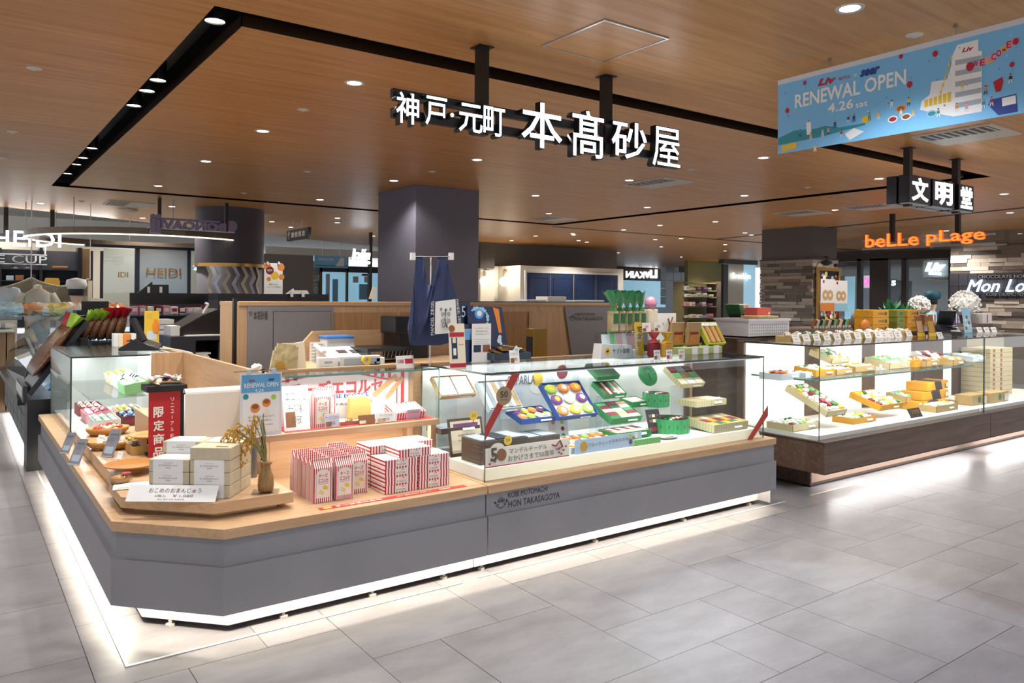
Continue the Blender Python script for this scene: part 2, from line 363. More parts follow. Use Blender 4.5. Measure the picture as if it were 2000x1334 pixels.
# access panels and air vents
def frame_panel(label, x0, y0, x1, y1, w=.012):
    t = thing('access_panel', label, 'access panel', ((x0 + x1) / 2, (y0 + y1) / 2, HC)); a, b = (x1 - x0) / 2, (y1 - y0) / 2
    f = MB(); f.box(-a, -b, -.006, a, -b + w, 0); f.box(-a, b - w, -.006, a, b, 0); f.box(-a, -b + w, -.006, -a + w, b - w, 0); f.box(a - w, -b + w, -.006, a, b - w, 0)
    f.build('frame', M_ALU, t); MB().box(-a + w, -b + w, -.003, a - w, b - w, 0).build('hatch', M_CEIL, t)
frame_panel('square wooden ceiling hatch with bright aluminium frame', 2.445, 2.66, 2.885, 3.14)
M_VENT = mat('vent_white', '#cfc9bf', .45); M_VDARK = mat('vent_dark', '#2a2724', .6)
def vent(label, x0, y0, x1, y1, half='x'):
    t = thing('air_vent', label, 'air vent', (x0, y0, HC), 0, 'ceiling air vents'); w, d = x1 - x0, y1 - y0
    MB().box(0, 0, -.012, w, d, 0).build('plate', M_VENT, t)
    MB().box(w * .04, d * .05, -.013, w * .46, d * .95, -.011).build('grille_opening', M_VDARK, t)
    n = 9
    for i in range(n):
        y = d * (.08 + .84 * i / (n - 1)); MB().box(w * .05, y - d * .012, -.016, w * .45, y + d * .012, -.012).build('slat', M_VENT, t)
vent('large air vent beside the sky-blue banner', 6.13, 2.52, 6.68, 3.1)
vent('air vent between the two hanging shop signs', 6.17, 5.76, 6.65, 6.39)
for lab, (px, py), s in (('far left air vent above the counter with curved shop', (252, 398), 1.0), ('air vent right of the reversed hanging sign', (487, 419), .9), ('small distant air vent right of the grey pillar', (1080, 427), 1), ('air vent above the stone clad pillar', (1567, 416), 1), ('air vent left of the black sign boxes', (1705, 404), 1)):
    p = at(px, py, 'z', HC); vent(lab, p.x - .3, p.y - .3, p.x + .3, p.y + .3)
p = at(250, 409, 'z', HC)
tag(MB().lathe([(.14, 0), (.14, -.02), (.1, -.04), (.001, -.045)], 20).build('ceiling_speaker', M_TRIMW, None, (p.x, p.y, HC), smooth=True), 'round white ceiling speaker near the far left vent', 'speaker')

# ------------------------------------------------------------------ pillars
M_COL = mat('pillar_grey', '#5d5b67', .55, noise=.04, nscale=3); 
struct(MB().box(4.34, 7.92, 0, 5.22, 8.9, HC).build('pillar', M_COL, bev=.004)).name = 'wall_pillar'
# ------------------------------------------------------------------ grey counter of the main shop
M_OAK = wood('oak', '#cfac86', '#b8926b', 'x', .4); M_OAKY = wood('oak_y', '#cfac86', '#b8926b', 'y', .4); M_OAKZ = wood('oak_z', '#cfae8a', '#bb966e', 'z', .42)
M_GREY = mat('grey_laminate', '#8a888b', .5, noise=.07, nscale=2.5, bump=.05); M_KICK = mat('kick_white', '#e6e2da', .35)
M_FOOT = mat('foot_plastic', '#bdb6a8', .5); M_LEDBAR = mat('led_bar', (1, .93, .8), .5, emit=2.0)
M_GLASS = glass(); M_GEDGE = mat('glass_edge', '#5f8f86', .15, alpha=1); M_DECK = mat('deck_white', '#f1efe9', .4)
def counter(label, path, back, feet, wt_over=0.0):
    t = thing('counter', label, 'counter')
    def ring(d): return inset(path, d)
    def closed(d): return ring(d) + back
    def ccw(p):
        a = sum(p[i][0] * p[(i + 1) % len(p)][1] - p[(i + 1) % len(p)][0] * p[i][1] for i in range(len(p))); return p if a > 0 else p[::-1]
    MB().prism(ccw(closed(.0)), .455, .5, 0).build('worktop', M_OAK, t, bev=.002)
    MB().prism(ccw(closed(.0205)), .33, .455).build('upper_panel', M_GREY, t)
    MB().prism(ccw(closed(.13)), .2, .33).build('carcass', M_GREY, t)
    for a, b, c, d in zip(ring(0), ring(0)[1:], ring(.022)[1:], ring(.022)):
        MB().prism(ccw([a, b, c, d]), .13, .335).build('lower_panel', M_GREY, t)
    for a, b, c, d in zip(ring(.135), ring(.135)[1:], ring(.155)[1:], ring(.155)):
        MB().prism(ccw([a, b, c, d]), .03, .2).build('kick_board', M_KICK, t)
    for x, y in feet: MB().lathe([(.02, 0), (.02, .012), (.008, .014), (.008, .035)], 12, c=(x, y, 0)).build('foot', M_FOOT, t)
    r = ring(.085)
    for a, b in zip(r, r[1:]):
        L = math.hypot(b[0] - a[0], b[1] - a[1]); ang = math.atan2(b[1] - a[1], b[0] - a[0]); cx, cy = (a[0] + b[0]) / 2, (a[1] + b[1]) / 2
        MB().box(-L / 2, -.012, .2, L / 2, .012, .208).build('led_strip', M_LEDBAR, t, (cx, cy, 0), (0, 0, ang))
        area_light('led_lamp', (cx, cy, .197), (0, 0, ang), L, .022, 5 * L, (1, .9, .74), None, t)
    return t
XL, YF = .565, 3.37
c1 = counter('grey low corner counter with oak worktop and cut-off front corner', [(XL, 5.86), (XL, 3.77), (.935, YF), (2.290, YF)], [(2.290, 4.15), (1.36, 4.15), (1.36, 5.86)], [(.8, 3.72), (1.25, 3.52), (1.7, 3.52), (2.12, 3.53), (.75, 4.4), (.75, 5.2)])
c2 = counter('grey counter with oak worktop carrying the long lit glass case', [(2.297, YF), (4.80, YF)], [(4.80, 4.15), (2.297, 4.15)], [(2.36, 3.53), (3.2, 3.53), (4.0, 3.53), (4.7, 3.53)])
c3 = counter('grey counter with oak worktop carrying the small left glass case', [(XL, 7.42), (XL, 5.868)], [(1.36, 5.868), (1.36, 7.42)], [(.75, 6.2), (.75, 7.0)])
MB().box(4.775, YF + .03, .03, 4.80, 4.15, .455).build('side_panel', M_GREY, c2)
# brand mark on the front panel: crown emblem and two lines of lettering
M_INK = mat('ink_dark', '#2b2a2e', .5)
def crown(parent, x, y, z, s, m, rot=None):
    k = MB()
    for i in (-2, -1, 0, 1, 2):
        h = (.036, .03, .022)[abs(i)] * s; c = x + i * .0095 * s; k.poly([(c - .0035 * s, y, z + .004 * s), (c, y, z - .006 * s), (c + .0035 * s, y, z + .004 * s), (c + i * .001 * s, y, z + h)])
    for i in range(9):
        a = PI + PI * i / 8; b = PI + PI * (i + .7) / 8; r0, r1 = .032 * s, .038 * s
        k.poly([(x + r0 * math.cos(a), y, z + .004 * s + r0 * math.sin(a)), (x + r1 * math.cos(a), y, z + .004 * s + r1 * math.sin(a)), (x + r1 * math.cos(b), y, z + .004 * s + r1 * math.sin(b)), (x + r0 * math.cos(b), y, z + .004 * s + r0 * math.sin(b))])
    for i in (-1, 1): k.disc((x + i * .04 * s, y, z + .002 * s), .006 * s, 10); k.disc((x + i * .02 * s, y, z - .012 * s), .004 * s, 8)
    return k.build('crown_emblem', m, parent)
crown(c2, 2.392, YF + .0187, .395, 1.0, M_INK)
text('KOBE MOTOMACHI', .27, .031, M_INK, c2, (2.575, YF + .0185, .425))
text('HON TAKASAGOYA', .36, .036, M_INK, c2, (2.62, YF + .0185, .375))
# oak back boards
bb = thing("back_board", "long oak back board behind the front glass case", "back board"); bb2 = thing("back_board", "oak back board along the left display", "back board")
MB().box(1.39, 4.152, .3, 4.80, 4.18, 1.09).build('long_board', M_OAK, bb); MB().box(1.362, 4.152, .3, 1.388, 6.0, 1.075).build("short_board", M_OAKY, bb2)
MB().box(1.15, 5.99, .3, 1.39, 6.02, 1.075).build("end_board", M_OAKZ, bb2); MB().box(1.34, 6.02, .3, 1.39, 7.42, 1.075).build("rear_board", M_OAKY, bb2)

# ------------------------------------------------------------------ lit glass cases
M_CASEW = mat('case_white', '#f4f4f0', .45); M_FASC = mat('fascia_beige', '#d9cdb4', .4); M_DLINE = mat('dark_profile', '#3c4542', .35, .3)
def case_light(parent, x0, x1, y, z, e, rx=-.35, col=(.93, .98, 1)):
    L = x1 - x0; MB().box(x0, y - .008, z, x1, y + .012, z + .008).build('light_bar', M_ALU, parent)
    area_light('case_lamp', ((x0 + x1) / 2, y + .002, z - .002), (rx, 0, 0), L, .014, e, col, None, parent)
gc = thing('glass_case', 'long lit glass case holding blue and green boxes of sweets', 'display case', (0, 0, 0))
X0, X1, Y0, Y1, ZT = 2.317, 4.735, 3.435, 4.148, 1.087
MB().box(X0, Y0, .5, X1, Y0 + .006, ZT - .008).build('front_pane', M_GLASS, gc)
MB().box(X0, Y0 + .006, .5, X0 + .006, Y1, ZT - .008).build('side_pane', M_GLASS, gc)
MB().box(X1 - .006, Y0 + .006, .5, X1, Y1, ZT - .008).build('side_pane', M_GLASS, gc)
MB().box(X0, Y0, ZT - .008, X1, Y1, ZT).build('top_pane', M_GLASS, gc)
k = MB(); k.box(X0, Y0 - .002, ZT - .01, X1, Y0, ZT + .001); k.box(X0 - .002, Y0, ZT - .01, X0, Y1, ZT + .001); k.box(X1, Y0, ZT - .01, X1 + .002, Y1, ZT + .001); k.box(X0 - .002, Y0 - .002, .5, X0, Y0 + .006, ZT); k.box(X1, Y0 - .002, .5, X1 + .002, Y0 + .006, ZT)
k.build('edge_profile', M_DLINE, gc)
MB().box(X0 + .012, 3.475, .5, X1 - .012, Y1 - .006, .562).build('deck', M_DECK, gc)
k = MB(); k.add([(X0 + .012, 3.449, .503), (X1 - .012, 3.449, .503), (X1 - .012, 3.475, .562), (X0 + .012, 3.475, .562), (X0 + .012, 3.475, .503), (X1 - .012, 3.475, .503)], [(0, 1, 2, 3), (0, 3, 4), (1, 5, 2)]); k.build('fascia', M_FASC, gc)
MB().box(X0 + .01, Y1 - .006, .5, X1 - .05, Y1, ZT - .01).build('back_panel', M_CASEW, gc)
case_light(gc, X0 + .03, X1 - .03, Y0 + .016, ZT - .018, 15)
case_light(gc, X0 + .03, X1 - .03, Y1 - .05, ZT - .018, 7, .2)
MB().box(X1 - .05, Y1 - .03, .5, X1 - .008, Y1, ZT - .008).build('corner_post', wood('walnut', '#6b5446', '#4e3b31', 'z', .45), gc)

# left glass case
lc = thing('glass_case', 'small glass case of wrapped sweets on the left counter', 'display case')
A0, A1, B0, B1, ZL = .646, 1.15, 6.03, 7.40, 1.065
MB().box(A0, B0, .5, A0 + .006, B1, ZL - .008).build('front_pane', M_GLASS, lc); MB().box(A0 + .006, B0, .5, A1, B0 + .006, ZL - .008).build('side_pane', M_GLASS, lc)
MB().box(A0 + .006, B1 - .006, .5, A1 + .15, B1, ZL - .008).build('side_pane', mat('case_end', '#aab0ae', .15), lc); MB().box(A0, B0, ZL - .008, A1 + .15, B1, ZL).build('top_pane', M_GLASS, lc)
MB().box(A0 + .12, B0 + .02, .76, A1 + .14, B1 - .02, .768).build('glass_shelf', M_GLASS, lc)
MB().box(A1 + .15, B0 + .01, .5, A1 + .16, B1, ZL).build('back_panel', M_CASEW, lc)
MB().box(A0 + .03, B0 + .008, .5, A1 + .15, B1 - .01, .53).build('deck', M_DECK, lc)
k = MB(); k.box(A0 - .002, B0 - .003, .5, A0 + .008, B0 + .006, ZL); k.box(A0, B0 - .002, ZL - .01, A1, B0, ZL + .001); k.box(A0 - .002, B0, ZL - .01, A0, B1, ZL + .001); k.build('edge_profile', M_DLINE, lc)
area_light('case_lamp', (A0 + .2, (B0 + B1) / 2, ZL - .012), (0, .3, 0), .014, B1 - B0 - .1, 9, (.95, .99, 1), None, lc)
area_light('case_lamp', (A1 + .1, (B0 + B1) / 2, ZL - .012), (0, -.2, 0), .014, B1 - B0 - .1, 6, (.95, .99, 1), None, lc)

# shelf unit with the red and white biscuit display
su = thing('shelf_unit', 'oak shelf unit with glass front and red biscuit poster', 'shelf')
SX0, SX1, SY, SZ = 1.36, 2.300, 3.9, .785
MB().box(1.20, SY - .015, SZ - .032, SX1, 4.15, SZ).build('shelf', M_OAK, su, bev=.002)
MB().box(1.38, SY, SZ, SX1, SY + .006, 1.072).build('front_pane', M_GLASS, su); MB().box(1.38, SY, 1.072, SX1, 4.15, 1.08).build('top_pane', M_GLASS, su)
MB().box(SX1 - .006, SY + .006, SZ, SX1, 4.15, 1.072).build('side_pane', M_GLASS, su)
k = MB(); k.box(1.38, SY - .002, 1.07, SX1, SY, 1.081); k.box(SX1, SY - .002, SZ, SX1 + .003, SY + .008, 1.08); k.build('edge_profile', M_GEDGE, su)
MB().box(2.20, 4.1, .5, 2.24, 4.15, 1.09).build('post', M_OAKZ, su); MB().box(2.26, SY + .02, .5, 2.296, SY + .06, SZ - .032).build('post', M_OAKZ, su)
MB().box(1.22, SY + .02, .5, 1.25, 4.14, SZ - .032).build('post', M_STEEL, su)
MB().box(1.40, SY + .02, SZ, SX1 - .02, 4.08, SZ + .003).build('red_mat', mat('red_felt', '#c8333c', .7), su)
area_light('shelf_lamp', (1.84, SY + .03, 1.062), (-.3, 0, 0), .85, .014, 6, (1, .97, .93), None, su)
area_light('shelf_lamp', (1.76, SY + .03, SZ - .036), (.1, 0, 0), .95, .014, 4, (1, .94, .86), None, su)
# ------------------------------------------------------------------ corner riser boards
rs = thing('display_riser', 'low oak riser board with cut corner at the counter corner', 'riser')
MB().prism([(.62, 3.88), (.94, 3.535), (1.30, 3.535), (1.30, 3.95), (1.05, 4.22), (.62, 4.22)], .525, .575).build('board', M_OAK, rs, bev=.002)
MB().prism([(.68, 3.92), (.97, 3.6), (1.24, 3.6), (1.24, 3.93), (1.02, 4.15), (.68, 4.15)], .5, .525).build('plinth', M_OAK, rs)
tag(MB().prism([(.66, 4.24), (1.33, 4.24), (1.33, 5.96), (.66, 5.96)], .5005, .57).build('display_step', M_OAKY, bev=.002), 'long oak display step under the trays on the left counter', 'riser')
# ------------------------------------------------------------------ hanging signs
M_SIGNW = mat('sign_white_light', (.86, .92, 1), .5, emit=5); M_SIGNK = mat('sign_black', '#15161a', .45); M_POST = mat('post_dark', '#2e2722', .4, .5)
sg = thing('hanging_sign', 'long hanging sign with glowing white kanji on black bars', 'sign', (2.7, 3.35, HC))
def lp(px, py, Y): p = at(px, py, 'y', Y); return p.x - 2.7, p.z - HC
for px in (943, 1183):
    x = at(px, 120, 'z', HC).x - 2.7 if 0 else {943: 2.22, 1183: 3.096}[px] - 2.7
    k = MB(); k.box(x - .027, -.027, -.46, x + .027, .027, 0); k.box(x - .045, -.045, -.006, x + .045, .045, 0); k.build('post', M_POST, sg)
k = MB(); k.box(-1.0, -.015, -.345, 1.0, .015, -.30); k.box(-1.0, -.015, -.44, 1.0, .015, -.395)
for x in (-.48, .396): k.box(x - .03, -.014, -.44, x + .03, .014, -.30)
k.build('support_bar', M_SIGNK, sg)
for ch_, a, b, c, d in (('神', 771, 183, 815, 243), ('戸', 828, 191, 869, 247), ('・', 876, 222, 883, 230), ('元', 893, 205, 939, 260), ('町', 941, 211, 982, 267), ('本', 1015, 202, 1094, 290), ('髙', 1114, 218, 1175, 308), ('砂', 1191, 239, 1259, 311), ('屋', 1271, 251, 1324, 327)):
    x0, z1 = lp(a, (b + d) / 2, 3.31)[0], lp((a + c) / 2, b, 3.31)[1]; x1, z0 = lp(c, (b + d) / 2, 3.31)[0], lp((a + c) / 2, d, 3.31)[1]
    bo = 0 if ch_ == '屋' else .006
    body = text(ch_, x1 - x0 + .012, z1 - z0 + .012, M_SIGNK, sg, ((x0 + x1) / 2, -.012, (z0 + z1) / 2), name='letter', bold=bo, depth=.045)
    text(ch_, x1 - x0, z1 - z0, M_SIGNW, body, (0, 0, .0465), (0, 0, 0), name='glowing_face', bold=bo)
# sign of three boxes
b3 = thing('hanging_sign', 'black box sign with three glowing kanji hanging on two posts', 'sign', (7.0, 3.35, HC))
for x in (-.411, .46):
    k = MB(); k.box(x - .027, -.027, -.5, x + .027, .027, 0); k.box(x - .045, -.045, -.006, x + .045, .045, 0); k.build('post', M_POST, b3)
M_BOXK = mat('box_navy_black', '#14161f', .3); M_ACR = mat('acrylic_under', '#b9c4d0', .3)
for i, (ch_, x0, x1) in enumerate((('文', 6.50, 6.86), ('明', 6.90, 7.30), ('堂', 7.385, 7.68))):
    x0 -= 7.0; x1 -= 7.0
    for row, (y0, y1) in enumerate(((-.06, .035), (.06, .15))):
        bx_ = MB().box(x0 + row * .02, y0, -.475, x1 + row * .02, y1, -.238).build('letter_box', M_BOXK, b3, bev=.004)
        MB().box(x0 + row * .02 + .01, y0 + .01, -.481, x1 + row * .02 - .01, y1 - .01, -.475).build('underside', M_ACR, bx_)
        if row == 0: text(ch_, (x1 - x0) * .78, .2, M_SIGNW, bx_, ((x0 + x1) / 2, y0 - .002, -.356), bold=.03, name='glowing_letter')
        else: text(ch_, (x1 - x0) * .78, .2, M_SIGNW, bx_, ((x0 + x1) / 2, y1 + .002, -.356), (PI / 2, 0, PI), bold=.03, name='glowing_letter')
k = MB(); k.box(-.42, -.012, -.37, .47, .012, -.345); k.build('support_bar', M_SIGNK, b3)
# orange neon sign further back, across the other aisle
M_NEON = mat('neon_orange', (1, .13, .015), .5, emit=1.1); M_NEONT = mat('neon_core', (1, .26, .04), .5, emit=1.3)
XB = 11.5
def bp(px, py): p = at(px, py, 'x', XB); return p
nb = thing('neon_sign', 'orange neon script sign hanging behind the brown sweets case', 'sign', (XB, 5.6, HC), -PI / 2)
q0, q1 = bp(1690, 468), bp(1930, 468)
for px in (1743, 1871):
    y = 5.6 - bp(px, 430).y; MB().box(y - .03, -.03, -.42, y + .03, .03, 0).build('post', M_POST, nb)
for pz in (464, 481): z = bp(1810, pz).z - HC; MB().box(5.6 - q0.y - .05, .0, z - .012, 5.6 - q1.y + .08, .03, z + .012).build('support_bar', M_STEEL, nb)
for s_, pa, pb, ya, yb in (('beLLe', 1693, 1797, 456, 482), ('pLage', 1812, 1927, 448, 478)):
    a, b = bp(pa, 466), bp(pb, 462); z0, z1 = bp((pa + pb) / 2, yb).z, bp((pa + pb) / 2, ya).z
    w = a.y - b.y; cx = 5.6 - (a.y + b.y) / 2; cz = (z0 + z1) / 2 - HC
    o = text(s_, w, z1 - z0, M_NEON, nb, (cx, -.02, cz), name='neon_letters', bold=.02, depth=.03)
    text(s_, w * .985, (z1 - z0) * .97, M_NEONT, o, (0, 0, .032), (0, 0, 0), name='neon_tube', bold=.0)

# ------------------------------------------------------------------ sky-blue banner over the aisle
XN = 3.813
ban = thing('hanging_banner', 'sky-blue printed banner hanging over the aisle from the ceiling', 'banner', (XN, 2.684, 2.33), -PI / 2)
BW, BH = 1.62, .42
MB().box(0, 0, 0, BW, .004, BH - .026).build('sheet', mat('banner_blue', '#7cc0ec', .55), ban)
MB().box(0, -.004, BH - .026, BW, .008, BH).build('top_bar', mat('banner_bar', '#d9dbe2', .4), ban)
for y in (2.363, 1.72):
    k = MB(); k.cyl((2.684 - y, .002, BH), (2.684 - y, .002, .468), .0015, 5); k.lathe([(.01, 0), (.01, .012)], 10, c=(2.684 - y, .002, .455)); k.build('wire', M_STEEL, ban)
def bl(px, py, o=0): p = at(px, py, 'x', XN); return (2.684 - p.y, -.0012 - o, p.z - 2.33)
C = {k: mat('print_' + k, v, .6) for k, v in dict(white='#f3f3f0', red='#b8233a', navy='#27408f', teal='#2f8f9e', yellow='#e8c23c', pink='#e79aa8', orange='#e58a3a', green='#3f9a6a', skin='#f0cfb4', black='#22242c', pale='#d3e3ea', grey='#a8b3bd', dteal='#235a70', lime='#a9cf4f', brown='#8a5a34', purple='#7a3f86', cream='#f2e7cd', lblue='#9fd0ea', maroon='#7d2030', gold='#c79a3a', tan='#c9a877', dgreen='#2c6a3c', lgreen='#8ccf8f').items()}
CK = list(C); CM = [C[k] for k in CK]
def ci(n): return CK.index(n)
def btext(s, pa, pb, py, ph, m, bold=.0, shear=0):
    a, b = bl(pa, py + (pb - pa) * .125), bl(pb, py - (pb - pa) * .125)
    text(s, b[0] - a[0], (bl(pa, py)[2] - bl(pa, py + ph)[2]), m, ban, ((a[0] + b[0]) / 2, -.0016, (bl(pa, py + (pb - pa) * .125)[2] + bl(pb, py - (pb - pa) * .125)[2]) / 2), bold=bold, shear=shear)
btext('RENEWAL OPEN', 1553, 1770, 174, 27, C['white'], .02); btext('4.26', 1617, 1667, 207, 18, C['white'], .02); btext('sat', 1671, 1695, 204, 10, C['white'], .015)
btext('Liv', 1597, 1634, 158, 14, C['red'], .05, .3); btext('専門店', 1638, 1661, 152, 7, C['red']); btext('×', 1668, 1674, 147, 6, C['white']); btext('seer', 1680, 1719, 140, 14, C['navy'], .05, .3)
k = MB()
def bq(pts, c, o=.0002): k.poly([bl(x, y, o) for x, y in pts], ci(c))
bq([(1520, 270), (1552, 255), (1590, 252), (1612, 246), (1640, 249), (1690, 240), (1690, 244), (1600, 268), (1520, 284)], 'teal', .00005)
bq([(1860, 110), (1870, 88), (1911, 77), (1911, 100), (1918, 99), (1918, 218), (1862, 228), (1797, 215), (1800, 198), (1816, 185), (1820, 160), (1850, 155), (1858, 130)], 'white')
for i in range(5):
    y = 118 + i * 21; bq([(1866, y), (1917, y - 10), (1917, y), (1866, y + 10)], 'grey', .0004)
for i in range(6):
    bq([(1806 + i * 9, 196 - i * 3), (1813 + i * 9, 194 - i * 3), (1813 + i * 9, 208 - i * 2), (1806 + i * 9, 210 - i * 2)], 'yellow', .0004)
    bq([(1836 + i * 4, 180 - i * 14), (1840 + i * 4, 172 - i * 13), (1840 + i * 4, 180 - i * 13), (1836 + i * 4, 188 - i * 14)], 'yellow', .0004)
btext('Liv', 1879, 1902, 96, 9, C['red'], .04, .3)
bq([(1888, 122), (1930, 112), (1985, 72), (1992, 80), (1935, 124), (1892, 134)], 'pink', .0003)
for j, (px, py) in enumerate(((1906, 124), (1919, 122), (1931, 117), (1941, 111), (1951, 104), (1961, 96), (1971, 87))):
    a = bl(px, py, .0008); text('WELCOME'[j], .02, .03, C[['navy', 'red', 'yellow', 'red', 'navy', 'yellow', 'red'][j]], ban, (a[0], -.002, a[2]), bold=.02)
bq([(1935, 195), (1985, 183), (1988, 218), (1950, 225), (1930, 205)], 'navy', .0004); bq([(1957, 192), (1984, 186), (1985, 202), (1958, 208)], 'white', .0006)
for px, py, r in ((1572, 162, 4), (1538, 216, 5), (1760, 110, 4), (1827, 105, 5), (1777, 165, 5.5), (1895, 130, 7), (1984, 81, 5), (1977, 126, 4)):
    c = bl(px, py, .0007); k.disc(c, r * .0026, 12, ci('red'), ry=r * .0031); d = bl(px + 3, py + 24, .0007); k.poly([(c[0], c[1], c[2] - r * .003), (c[0] + .001, c[1], c[2] - r * .003), d], ci('navy'))
rb = random.Random(3)
FIG = [(1563, 262, 'teal'), (1584, 268, 'pink'), (1592, 290, 'yellow'), (1607, 262, 'lblue'), (1618, 258, 'pink'), (1631, 244, 'dteal'), (1644, 262, 'red'), (1657, 234, 'dteal'), (1668, 232, 'navy'), (1698, 230, 'green'), (1716, 228, 'yellow'), (1760, 222, 'white'), (1784, 222, 'yellow'), (1833, 222, 'green'), (1845, 215, 'white'), (1869, 212, 'orange'), (1888, 212, 'pink'), (1921, 205, 'teal'), (1937, 200, 'red'), (1925, 178, 'orange'), (1974, 155, 'black'), (1742, 205, 'white'), (1775, 200, 'yellow'), (1880, 170, 'yellow')]
for px, py, c in FIG:
    h = 15; x, y, z = bl(px, py, .0009); s = .0028 * 15 / 15
    k.poly([(x - 2.6 * s, y, z), (x + 2.6 * s, y, z), (x + 2 * s, y, z + 5.5 * s), (x - 2 * s, y, z + 5.5 * s)], ci(c)); k.disc((x, y, z + 7.4 * s), 1.7 * s, 8, ci('skin')); k.disc((x, y - .0001, z + 8.2 * s), 1.4 * s, 8, ci(rb.choice(['black', 'brown', 'orange'])))
    lc_ = ci(rb.choice(['white', 'navy', 'dteal', 'pale']))
    k.poly([(x - 2.2 * s, y, z), (x - 2.8 * s, y, z - 6 * s), (x - 1.4 * s, y, z - 6 * s), (x - .2 * s, y, z)], lc_); k.poly([(x + .2 * s, y, z), (x + 1.8 * s, y, z - 6 * s), (x + 3 * s, y, z - 6 * s), (x + 2.2 * s, y, z)], lc_)
for px, py, c1_, c2_ in ((1760, 212, 'brown', 'orange'), (1744, 233, 'red', 'white'), (1770, 228, 'brown', 'white'), (1692, 233, 'yellow', 'yellow'), (1820, 222, 'teal', 'lblue')):
    x, y, z = bl(px, py, .0006); k.disc((x, y, z), .026, 14, ci(c2_), ry=.018); k.disc((x, y - .0002, z), .019, 14, ci(c1_), ry=.011)
bq([(1526, 285), (1556, 277), (1556, 289), (1527, 298)], 'yellow', .0006); bq([(1650, 262), (1668, 250), (1688, 257), (1660, 274)], 'white', .0005)
bq([(1940, 160), (1958, 150), (1960, 160), (1955, 178), (1945, 180)], 'red', .0005); bq([(1575, 240), (1584, 238), (1585, 262), (1576, 264)], 'white', .0006)
for i in range(40):
    px = rb.uniform(1530, 1995); py = 176 - (px - 1520) * .24 + rb.uniform(0, 90); bq([(px, py), (px + 2.5, py - 1.5), (px + 1.5, py + 2)], rb.choice(['navy', 'red', 'white', 'yellow']), .0003)
k.build('printed_picture', CM, ban)
# ------------------------------------------------------------------ back cabinet of the main shop
def rY(a, b, c, d, Y):                     # photo box -> x0, z0, x1, z1 on the plane y = Y
    m = (a + c) / 2; n = (b + d) / 2
    return at(a, n, 'y', Y).x, at(m, d, 'y', Y).z, at(c, n, 'y', Y).x, at(m, b, 'y', Y).z
def rX(a, b, c, d, X):                     # -> y_far, z0, y_near, z1 on the plane x = X
    m = (a + c) / 2; n = (b + d) / 2
    return at(a, n, 'x', X).y, at(m, d, 'x', X).z, at(c, n, 'x', X).y, at(m, b, 'x', X).z
def pY(name, box, Y, th, m, parent=None, off=0, **kw):
    x0, z0, x1, z1 = rY(*box, Y); return MB().box(x0, Y - off, z0, x1, Y - off + th, z1).build(name, m, parent, **kw)
def pX(name, box, X, th, m, parent=None, off=0, **kw):
    y1, z0, y0, z1 = rX(*box, X); return MB().box(X - off, y0, z0, X - off + th, y1, z1).build(name, m, parent, **kw)
def tY(s, box, Y, m, parent, off=.002, **kw):
    x0, z0, x1, z1 = rY(*box, Y); return text(s, x1 - x0, z1 - z0, m, parent, ((x0 + x1) / 2, Y - off, (z0 + z1) / 2), **kw)
def tX(s, box, X, m, parent, off=.002, **kw):
    y1, z0, y0, z1 = rX(*box, X); return text(s, y1 - y0, z1 - z0, m, parent, (X - off, (y0 + y1) / 2, (z0 + z1) / 2), (PI / 2, 0, -PI / 2), **kw)
YC = 5.9
M_OAKD = wood('oak_door', '#b98f63', '#a1784e', 'z', .42)
cb = thing('back_cabinet', 'tall oak and grey back cabinet in front of the grey pillar', 'cabinet')
cx0, cx1 = at(466, 640, 'y', YC).x, at(1206, 640, 'y', YC).x; CT = 1.447
MB().box(cx0, YC, 0, cx1, YC + .5, CT - .03).build('carcass', M_OAKZ, cb); MB().box(cx0, YC - .015, CT - .03, cx1, YC + .52, CT).build('top_board', M_OAK, cb, bev=.002)
MB().box(at(860, 590, 'y', YC).x, YC + .02, CT, cx1 + .01, YC + .52, CT + .008).build('black_edge', M_BLACK, cb)
g0, g1 = at(482, 640, 'y', YC).x, at(650, 640, 'y', YC).x
MB().box(g0, YC - .012, .1, g1, YC, CT - .035).build('grey_panel', M_GREY, cb)
d0, d1 = at(533, 640, 'y', YC).x, at(644, 640, 'y', YC).x
MB().box(d0, YC - .018, .1, d1, YC - .013, CT - .075).build('door', M_GREY, cb); MB().box(d0 - .004, YC - .0135, .1, d1 + .004, YC - .0125, CT - .071).build('door_gap', M_BLACK, cb)
tY('本髙砂屋', (495, 607, 523, 625), YC - .013, M_INK, cb); tY('神戸\n元町', (486, 608, 493, 617), YC - .013, M_INK, cb)
for a, b, o in ((650, 703, .0), (703, 775, .012), (780, 850, .0), (952, 1030, .0), (1030, 1098, .014)):
    x0, x1 = at(a, 640, 'y', YC).x, at(b, 640, 'y', YC).x; MB().box(x0 + .006, YC - .004 - o, .1, x1 - .006, YC - o + .0, CT - .085).build('sliding_door', M_OAKD if a != 1030 else M_OAKZ, cb)
x0, x1 = at(1100, 650, 'y', YC).x, at(1189, 650, 'y', YC).x
k = MB().slab([(x0, CT - .04), (x0 + .16, .6), (x0 + .16, .1), (x1, .1), (x1, CT - .04)], .006); k.build('grey_panel', M_GREY, cb, (0, YC - .02, 0))
crown(cb, at(1115, 620, 'y', YC).x, YC - .022, at(1115, 620, 'y', YC).z, .9, M_INK)
tY('KOBE MOTOMACHI', (1122, 611, 1161, 617), YC - .02, M_INK, cb); tY('HON TAKASAGOYA', (1122, 619, 1177, 626), YC - .02, M_INK, cb)
